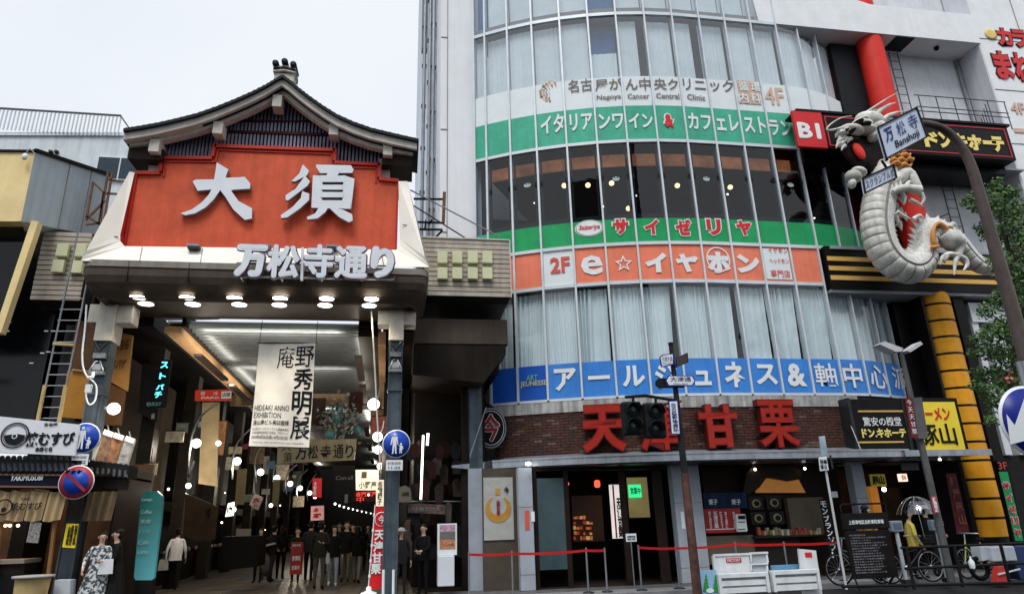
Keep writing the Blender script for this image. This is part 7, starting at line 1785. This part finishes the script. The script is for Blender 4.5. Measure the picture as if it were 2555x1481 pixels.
c = P(2516,1385,14.6); part('box', B().rect(2474,1362,2536,1400,14.5,.4,wb_), t, bevel=.03); part('leg_shield', B().slab([(2445,1362),(2466,1360),(2472,1395),(2452,1400)], 14.6, .3, wb_), t, bevel=.02); part('body', B().slab([(2532,1362),(2580,1360),(2580,1440),(2548,1446),(2530,1402)], 14.55, .35, nb_), t, bevel=.02)
b = B(); w0 = P(2455,1448,14.7); b.tube([(w0.x+.22*math.cos(q),14.75,.24+.22*math.sin(q)) for q in [2*math.pi*k/24 for k in range(25)]], .05, tyre, 8, cap=False); part('wheel', b, t)
t = thing('traffic_cone_lamp', 'small red warning block with white bar on the ground at the lower right', 'warning lamp', P(2508,1455,14.3)); part('body', B().slab([(2494,1412),(2508,1408),(2520,1440),(2526,1458),(2488,1458)], 14.3, .2, mat('warn_red', (.6,.05,.04), .5)), t, bevel=.02); part('bar', B().bar(P(2490,1432,14.28), P(2545,1418,14.28), .03, swhite), t)
t = thing('white_bottle', 'small white plastic bottle hanging on the guard rail', 'bottle', P(2425,1405,13.6)); c = P(2424,1404,13.5); part('body', B().lathe(c, [(.05,-.1),(.06,-.05),(.06,.03),(.02,.09),(.02,.14)], swhite, 12), t)

# ================================================================ people
skin = mat('skin', (.50,.33,.25), .55, var=.05); hairm = mat('hair_black', (.012,.010,.009), .45, var=.3); shoe = mat('shoe_dark', (.02,.02,.02), .5); shoew = mat('shoe_white', (.6,.6,.6), .5)
def capsule_body(J, bones, cols, mats):
    """one skinned surface over a joint graph; every face takes the colour of its nearest bone"""
    me = bpy.data.meshes.new('body'); names = list(J)
    me.from_pydata([J[n][0] for n in names], [(names.index(a), names.index(c)) for a, c in bones], [])
    o = bpy.data.objects.new('tmpbody', me); COL.objects.link(o)
    md = o.modifiers.new('s', 'SKIN'); md.use_smooth_shade = True; md.branch_smoothing = .6
    for i, n in enumerate(names):
        sv = me.skin_vertices[0].data[i]; r = J[n][1]; sv.radius = r if isinstance(r, tuple) else (r, r); sv.use_root = (n == 'pelvis')
    m2 = o.modifiers.new('ss', 'SUBSURF'); m2.levels = 2
    dg = bpy.context.evaluated_depsgraph_get(); me2 = bpy.data.meshes.new_from_object(o.evaluated_get(dg))
    bpy.data.objects.remove(o)
    me2.materials.clear()
    for m_ in mats: me2.materials.append(m_)
    segs = [(Vector(J[a][0]), Vector(J[c][0]), cols.get((a, c), 0)) for a, c in bones]
    for p in me2.polygons:
        c = p.center; best = 1e9
        for a, d, k in segs:
            ab = d-a; t_ = max(0, min(1, (c-a).dot(ab)/max(1e-9, ab.length_squared))); q = (c-(a+ab*t_)).length
            if q < best: best = q; mi = k
        p.material_index = mi; p.use_smooth = True
    return me2
def person(label, x, y, h=1.68, face=0., top=(.02,.02,.022), bottom=(.02,.02,.022), step=.0, arms=None, hair='short', shoes=None, bag=None, skirt=None, hat=None, detail=False, group=None, bare=False, lean=0., coat=False, hairc=None):
    """x, y ground position; face = heading in degrees (0 looks to the camera side, -Y)."""
    s = h/1.70; t = thing('person', label, 'person', (x,y,0), group); t.rotation_euler[2] = R(face)
    tm = mat('cloth_top_%s' % ('_'.join('%02d' % int(c*99) for c in top)), top, .85, var=.15, scale=12, bump=.2); bm_ = mat('cloth_bottom_%s' % ('_'.join('%02d' % int(c*99) for c in bottom)), bottom, .85, var=.15, scale=12, bump=.2)
    A = arms or {}
    def v(a, b_, c): return (a*s, b_*s+lean*max(0, c-.9)*s, c*s)
    st = step
    J = {'pelvis': (v(0,0,.92), (.135*s,.10*s)), 'waist': (v(0,0,1.06), (.115*s,.085*s)), 'chest': (v(0,.01,1.27), (.15*s,.10*s)), 'neckb': (v(0,.01,1.42), (.07*s,.065*s)), 'neck': (v(0,0,1.47), .048*s), 'jaw': (v(0,-.015,1.535), (.062*s,.068*s)), 'skull': (v(0,.0,1.61), (.078*s,.092*s)), 'crown': (v(0,.005,1.655), (.055*s,.065*s))}
    bones = [('pelvis','waist'),('waist','chest'),('chest','neckb'),('neckb','neck'),('neck','jaw'),('jaw','skull'),('skull','crown')]; cols = {('pelvis','waist'):1,('waist','chest'):1,('chest','neckb'):1,('neckb','neck'):0,('neck','jaw'):0,('jaw','skull'):0,('skull','crown'):0}
    for sd, nm_ in ((-1,'L'),(1,'R')):
        ph = st*sd
        J['hip'+nm_] = (v(.09*sd,0,.86), .095*s); J['knee'+nm_] = (v(.10*sd,-.26*ph-.02,.49), .062*s); J['ankle'+nm_] = (v(.10*sd,-.42*ph+(.10 if ph < 0 else 0)*abs(st),.10+(.05*abs(st) if ph < 0 else 0)), .042*s); J['heel'+nm_] = (v(.10*sd,-.42*ph+.0,.045), .04*s); J['toe'+nm_] = (v(.11*sd,-.42*ph-.15,.03), (.042*s,.028*s))
        bones += [('pelvis','hip'+nm_),('hip'+nm_,'knee'+nm_),('knee'+nm_,'ankle'+nm_),('ankle'+nm_,'heel'+nm_),('heel'+nm_,'toe'+nm_)]
        cols[('pelvis','hip'+nm_)] = 2; cols[('hip'+nm_,'knee'+nm_)] = 2; cols[('knee'+nm_,'ankle'+nm_)] = 2; cols[('ankle'+nm_,'heel'+nm_)] = 3; cols[('heel'+nm_,'toe'+nm_)] = 3
        el, ha = A.get(nm_, ((.245*sd, .03+.08*ph, 1.10), (.26*sd, -.06+.14*ph, .86)))
        J['sh'+nm_] = (v(.165*sd,.01,1.375), .058*s); J['el'+nm_] = (v(*el), .043*s); J['wr'+nm_] = (v(*ha), .028*s)
        d = (Vector(ha)-Vector(el)).normalized(); hp = Vector(ha)+d*.075; J['palm'+nm_] = (v(*hp), (.036*s,.016*s))
        bones += [('chest','sh'+nm_),('sh'+nm_,'el'+nm_),('el'+nm_,'wr'+nm_),('wr'+nm_,'palm'+nm_)]
        cols[('chest','sh'+nm_)] = 1; cols[('sh'+nm_,'el'+nm_)] = 1; cols[('el'+nm_,'wr'+nm_)] = 0 if bare else 1; cols[('wr'+nm_,'palm'+nm_)] = 0
    me = capsule_body(J, bones, cols, [skin, tm, bm_, shoes or shoe])
    # fingers, nose, ears and lips join the same mesh
    b = B()
    for sd, nm_ in ((-1,'L'),(1,'R')):
        w_ = Vector(J['wr'+nm_][0]); pm = Vector(J['palm'+nm_][0]); d = (pm-w_).normalized(); sidev = Vector((0,1,0)) if abs(d.y) < .8 else Vector((0,0,1)); sidev = (sidev-d*sidev.dot(d)).normalized(); inn = d.cross(sidev)*(-sd)
        for k, ln in enumerate((.072,.082,.076,.06)):
            o_ = pm+d*.015*s+sidev*(k-1.5)*.019*s; b.tube([o_-d*.02*s, o_+d*ln*.45*s, o_+d*ln*.8*s+inn*.018*s, o_+d*ln*.95*s+inn*.035*s], [.0095*s,.009*s,.008*s,.006*s], skin, 6)
        o_ = w_+d*.03*s-sidev*.03*s; b.tube([o_, o_-sidev*.03*s+d*.03*s, o_-sidev*.03*s+d*.06*s+inn*.01*s], [.011*s,.010*s,.008*s], skin, 6)
    hc = Vector(v(0,-.0,1.60)); b.ell(hc+Vector((0,-.098,-.02))*s, .013*s,.018*s,.022*s, skin, 8, 6)
    for sd in (-1, 1): b.ell(hc+Vector((.083*sd,.005,-.02))*s, .012*s,.022*s,.03*s, skin, 8, 6)
    b.ell(hc+Vector((0,-.088,-.062))*s, .024*s,.008*s,.007*s, mat('lip', (.40,.14,.12), .5), 8, 5)
    for sd in (-1, 1):
        b.ell(hc+Vector((.031*sd,-.086,.008))*s, .016*s,.008*s,.008*s, mat('eye_white', (.6,.58,.55), .3), 8, 5); b.ell(hc+Vector((.031*sd,-.0925,.008))*s, .006*s,.003*s,.006*s, hairm, 8, 5)
    m2 = b.mesh('extra'); bmm = bmesh.new(); bmm.from_mesh(me); n0 = len(me.materials)
    k_ = len(bmm.faces); bmm.from_mesh(m2); bmm.faces.ensure_lookup_table()
    for m_ in m2.materials: me.materials.append(m_)
    for f in bmm.faces[k_:]: f.material_index += n0; f.smooth = True
    bmm.to_mesh(me); bmm.free(); me.name = 'body'
    def lp(nm, bb): o = bpy.data.objects.new(nm, bb.mesh(nm) if isinstance(bb, B) else bb); COL.objects.link(o); o.parent = t; return o
    lp('body', me)
    hm = hairc or hairm
    b = B(); b.ell(hc+Vector((0,.034,.036))*s, .089*s,.10*s,.082*s, hm, 16, 10, z0=-.1); b.ell(hc+Vector((0,.05,-.03))*s, .082*s,.065*s,.08*s, hm, 12, 8)
    if hair == 'long': b.ell(hc+Vector((0,.065,-.12))*s, .088*s,.05*s,.16*s, hm, 12, 8); b.tube([hc+Vector((.075,.0,.02))*s, hc+Vector((.09,-.01,-.12))*s, hc+Vector((.08,.0,-.22))*s], [.022*s,.02*s,.008*s], hm, 6); b.tube([hc+Vector((-.075,.0,.02))*s, hc+Vector((-.09,-.01,-.12))*s, hc+Vector((-.08,.0,-.22))*s], [.022*s,.02*s,.008*s], hm, 6)
    if hair == 'bun': b.ell(hc+Vector((0,.10,.05))*s, .045*s,.045*s,.045*s, hm, 10, 8)
    lp('hair', b)
    if hat: b = B(); b.ell(hc+Vector((0,.01,.045))*s, .105*s,.115*s,.08*s, hat, 16, 8, z0=-.1); b.lathe(hc+Vector((0,0,.035))*s, [(.10*s,0),(.15*s,-.01),(.15*s,0),(.10*s,.01)], hat, 20); lp('hat', b)
    # loose jacket or shirt hem over the trunk
    b = B()
    def coatf(u, v_):
        q = 2*math.pi*u; z = (.80 if not coat else .62)+(1.36-(.80 if not coat else .62))*v_; rx = .175+.018*math.sin(q*5+v_*7)*(1-v_)-.0*v_; ry = .125+.012*math.sin(q*7+2)*(1-v_)
        k = 1-.16*max(0, v_-.72)/.28; return Vector((rx*k*math.cos(q)*s, (ry*k*math.sin(q)+.005)*s+lean*max(0,z-.9)*s, z*s))
    b.grid(coatf, 28, 8, tm); lp('jacket', b)
    if skirt is not None:
        b = B()
        def sk(u, v_):
            q = 2*math.pi*u; z = .14+(1.05-.14)*v_; r = .15+.20*(1-v_)**.8; w_ = .022*math.sin(q*11+v_*2)*(1-v_)**.5; return Vector(((r+w_)*math.cos(q)*s, (r*.8+w_)*math.sin(q)*s, z*s))
        b.grid(sk, 66, 10, skirt); lp('skirt', b)
    if bag:
        bx0, bcol = bag; c = Vector(v(*bx0)); bmt = mat('bag_%s' % ('_'.join('%02d' % int(q*99) for q in bcol)), bcol, .7, var=.15)
        b = B(); b.hexa([c+Vector(p)*s for p in ((-.14,-.06,-.32),(.14,-.06,-.32),(.14,.06,-.32),(-.14,.06,-.32),(-.12,-.04,-.02),(.12,-.04,-.02),(.12,.04,-.02),(-.12,.04,-.02))], bmt); b.tube([c+Vector((-.08,0,-.03))*s, c+Vector((0,0,.12))*s, c+Vector((.08,0,-.03))*s], .007, bmt, 5)
        bo = thing('bag', 'bag carried by the '+label, 'bag', (0,0,0)) if False else lp('shoulder_bag', b)
    return t
floral = bpy.data.materials.new('floral_print'); floral.use_nodes = True; fn_ = floral.node_tree; fb = fn_.nodes['Principled BSDF']; fb.inputs['Roughness'].default_value = .85
vo = fn_.nodes.new('ShaderNodeTexVoronoi'); vo.inputs['Scale'].default_value = 13; no_ = fn_.nodes.new('ShaderNodeTexNoise'); no_.inputs['Scale'].default_value = 16; no_.inputs['Detail'].default_value = 4; rp = fn_.nodes.new('ShaderNodeValToRGB'); rp.color_ramp.elements[0].position = .47; rp.color_ramp.elements[1].position = .55
rp.color_ramp.elements[0].color = (.04,.055,.07,1); rp.color_ramp.elements[1].color = (.52,.55,.56,1); go = fn_.nodes.new('ShaderNodeTexCoord'); fn_.links.new(go.outputs['Object'], no_.inputs['Vector']); fn_.links.new(no_.outputs['Fac'], rp.inputs[0]); fn_.links.new(rp.outputs[0], fb.inputs['Base Color'])
def gpos(px, py): return PZ(px, py, 0)
q = P(247,1400,16.1); MATS['cloth_top_39_41_42'] = floral
person('woman in long grey white floral dress with white bag at the left of the arcade', q.x, 16.1, 1.62, face=28, top=(.4,.42,.43), bottom=(.1,.1,.11), skirt=floral, hair='bun', arms={'L': ((-.27,.0,1.12), (-.30,-.16,.95)), 'R': ((.20,-.10,1.12), (.04,-.22,1.10))}, bag=((.12,-.22,1.15), (.62,.64,.68)), detail=True)
q = P(290,1400,16.3)
person('person in a long black coat leaning towards the woman in the floral dress', q.x, 16.3, 1.66, face=-62, top=(.012,.012,.013), bottom=(.012,.012,.013), skirt=mat('coat_black', (.012,.012,.013), .85), hair='short', lean=-.08, arms={'L': ((-.2,-.12,1.12), (-.05,-.26,1.15)), 'R': ((.2,-.05,1.1), (.1,-.24,1.0))})
q = gpos(428,1470)
person('person in white shirt and black trousers walking away with a pale bag', q.x, q.y, 1.66, face=188, top=(.74,.75,.78), bottom=(.014,.014,.015), step=.35, hair='short', bag=((.30,-.05,.86), (.36,.34,.32)), bare=False)
q = gpos(672,1450)
person('dark dressed person bending over a trolley with a pale top in the arcade', q.x, q.y, 1.66, face=150, top=(.016,.015,.015), bottom=(.03,.028,.027), step=.4, lean=-.12, hat=blackm, arms={'L': ((-.2,-.18,1.1), (-.15,-.36,.98)), 'R': ((.2,-.18,1.1), (.15,-.36,.98))})
q2 = P(660,1362,q.y-.1); t = thing('trolley', 'small trolley with a pale flat top pushed by the bending person', 'trolley', (q2.x,q.y,0)); part('tray', B().slab([(644,1362),(684,1352),(688,1356),(650,1366)], q.y-.2, .35, mat('tray_pale', (.35,.33,.3), .5)), t); part('frame', B().bar((q2.x,q.y,0.05), (q2.x+.1,q.y,q2.z), .04, darkst), t); part('bag', B().ell((q2.x+.1,q.y,.5), .2,.16,.35, mat('load_grey', (.07,.065,.06), .8, var=.6, scale=14), 12, 8), t)
q = gpos(768,1447)
person('person in dark grey jacket seen from behind, nearest of the walkers in the arcade', q.x, q.y, 1.76, face=175, top=(.035,.035,.036), bottom=(.014,.012,.013), step=.2, coat=False)
q = gpos(828,1460)
person('walker in black padded jacket and light blue jeans facing the street', q.x, q.y, 1.60, face=5, top=(.012,.012,.014), bottom=(.26,.32,.38), step=.3, hair='long', shoes=shoew, bag=((-.24,-.1,.95), (.4,.4,.4)))
q = gpos(860,1450)
person('walker in black jacket and beige trousers beside the one in light jeans', q.x, q.y, 1.72, face=-5, top=(.012,.011,.011), bottom=(.14,.12,.09), step=.22)
rnd = random.Random(77)
crowd = [(800,19.9,.0,'olive coat with a pale bag'),(893,21.5,.3,'dark coat and pale trousers'),(742,22.6,.3,'brown jacket'),(880,24.2,.2,'black coat near the right lamps'),(846,25.5,.1,'grey jumper'),(812,26.5,.3,'long dark hair'),(905,27,.2,'navy coat'),(775,27.5,.2,'maroon coat'),(861,29.5,.2,'black hood'),(832,31.5,.2,'grey coat'),(889,32.5,.2,'green coat'),(704,24.5,.1,'dark apron at a stall'),(650,23.5,.0,'dark vest behind the counter'),(918,30,.1,'beige coat')]
colsx = [(tuple(q*.5 for q in a_), tuple(q*.6 for q in c_)) for a_, c_ in [((.05,.048,.03),(.1,.09,.07)),((.015,.015,.017),(.25,.24,.22)),((.06,.04,.03),(.02,.02,.03)),((.012,.012,.012),(.03,.03,.03)),((.08,.08,.085),(.02,.02,.02)),((.03,.03,.03),(.05,.05,.07)),((.02,.025,.05),(.02,.02,.02)),((.06,.015,.02),(.02,.02,.02)),((.012,.012,.012),(.04,.04,.05)),((.09,.09,.09),(.02,.02,.02)),((.02,.05,.03),(.02,.02,.02)),((.02,.02,.02),(.02,.02,.02)),((.03,.025,.02),(.02,.02,.02)),((.2,.17,.13),(.03,.03,.03))]]
for k, (px, Y, stp, ds) in enumerate(crowd):
    x = P(px, 1350, Y).x; person('distant shopper in the arcade crowd, '+ds, x, Y, rnd.uniform(1.56,1.76), face=rnd.choice((0,180))+rnd.uniform(-15,15), top=colsx[k][0], bottom=colsx[k][1], step=stp*1.3, lean=rnd.uniform(-.05,.03), arms={'L': ((-.25,rnd.uniform(-.1,.06),1.12), (-rnd.uniform(.05,.27),rnd.uniform(-.3,.1),rnd.uniform(.85,1.15))), 'R': ((.25,rnd.uniform(-.1,.06),1.12), (rnd.uniform(.05,.27),rnd.uniform(-.3,.1),rnd.uniform(.85,1.15)))}, hair=rnd.choice(('long','short','bun')), group='shoppers in the arcade crowd')
# seated and standing figures in the side passage
q = P(1000,1400,17.2); person('person in dark patterned clothes and pale cap behind the right gate column', q.x, 17.2, 1.50, face=10, top=(.05,.05,.055), bottom=(.05,.05,.05), hat=mat('cap_pale', (.42,.43,.45), .7), step=.1)
q = P(1056,1400,17.3); person('person in black coat with white scarf standing left of the white display stand', q.x, 17.3, 1.58, face=-30, top=(.014,.014,.015), bottom=(.014,.014,.014), hair='short', arms={'L': ((-.2,-.1,1.1), (-.05,-.28,1.05)), 'R': ((.2,-.1,1.1), (.1,-.28,1.05))})
q = P(2166,1300,15.6); person('dark haired passer-by whose head shows above the black notice board', q.x, 15.6, 1.70, face=90, top=(.3,.16,.04), bottom=(.02,.02,.02), step=.3)
q = P(2318,1330,15.8); rd = person('cyclist in dark raincoat under a transparent umbrella behind the parking posts', q.x, 15.8, 1.66, face=80, top=(.02,.02,.022), bottom=(.03,.03,.03), arms={'L': ((-.2,-.12,1.12), (-.10,-.26,1.22)), 'R': ((.2,-.15,1.1), (.15,-.4,1.0))}, hat=mat('helmet_pale', (.5,.5,.52), .4))
q = P(2276,1340,15.5); person('passer-by in a yellow rain jacket beside the cyclist with the umbrella', q.x, 15.5, 1.55, face=70, top=(.62,.50,.10), bottom=(.02,.02,.02), step=.3)
um = thing('umbrella', 'clear plastic umbrella held above the cyclist', 'umbrella', P(2290,1250,15.6)); c = P(2290,1282,15.6)
ug = glassmat('umbrella_film', (.86,.89,.92), .9, .12, .10)
def uf(u, v): q_ = 2*math.pi*u; a_ = v*1.15; r = .47*math.sin(a_)/math.sin(1.15); return c+Vector((r*math.cos(q_), r*math.sin(q_), .42*(math.cos(a_)-math.cos(1.15))/(1-math.cos(1.15))))
part('canopy', B().grid(uf, 32, 8, ug), um)
for k in range(8): part('rib', B().tube([uf(k/8, j/6) for j in range(7)], .005, mat('rib_white', (.6,.6,.6), .4), 4), um)
part('shaft', B().tube([c+Vector((0,0,.42)), c+Vector((0.05,0,-.55))], .008, rimm, 6), um)
# ================================================================ buildings across the street, seen only as reflections in the glass
fcs = [mat('far_wall_%s' % n, c, .8, var=.15, scale=.8, streak=.2) for n, c in (('brown', (.13,.11,.10)), ('grey', (.30,.31,.32)), ('dark', (.07,.075,.08)))]
for k, (x0, x1, h, mi, lb) in enumerate(((-9,-1,30,0,'brown office block across the street, mirrored in the dark windows'),(4.5,10,35,2,'tall dark tower across the street, mirrored in the dark windows'))):
    t = thing('street_building', lb, 'building', ((x0+x1)/2,-20,0))
    b = B(); b.box(x0,x1,-30,-16,-.1,h,fcs[mi]); part('wall', b, t)
    for z in range(4, h-2, 4):
        b = B(); b.box(x0+.8,x1-.8,-15.99,-15.93,z,z+1.9,mat('far_window', (.04,.05,.06), .1)); part('window', b, t)
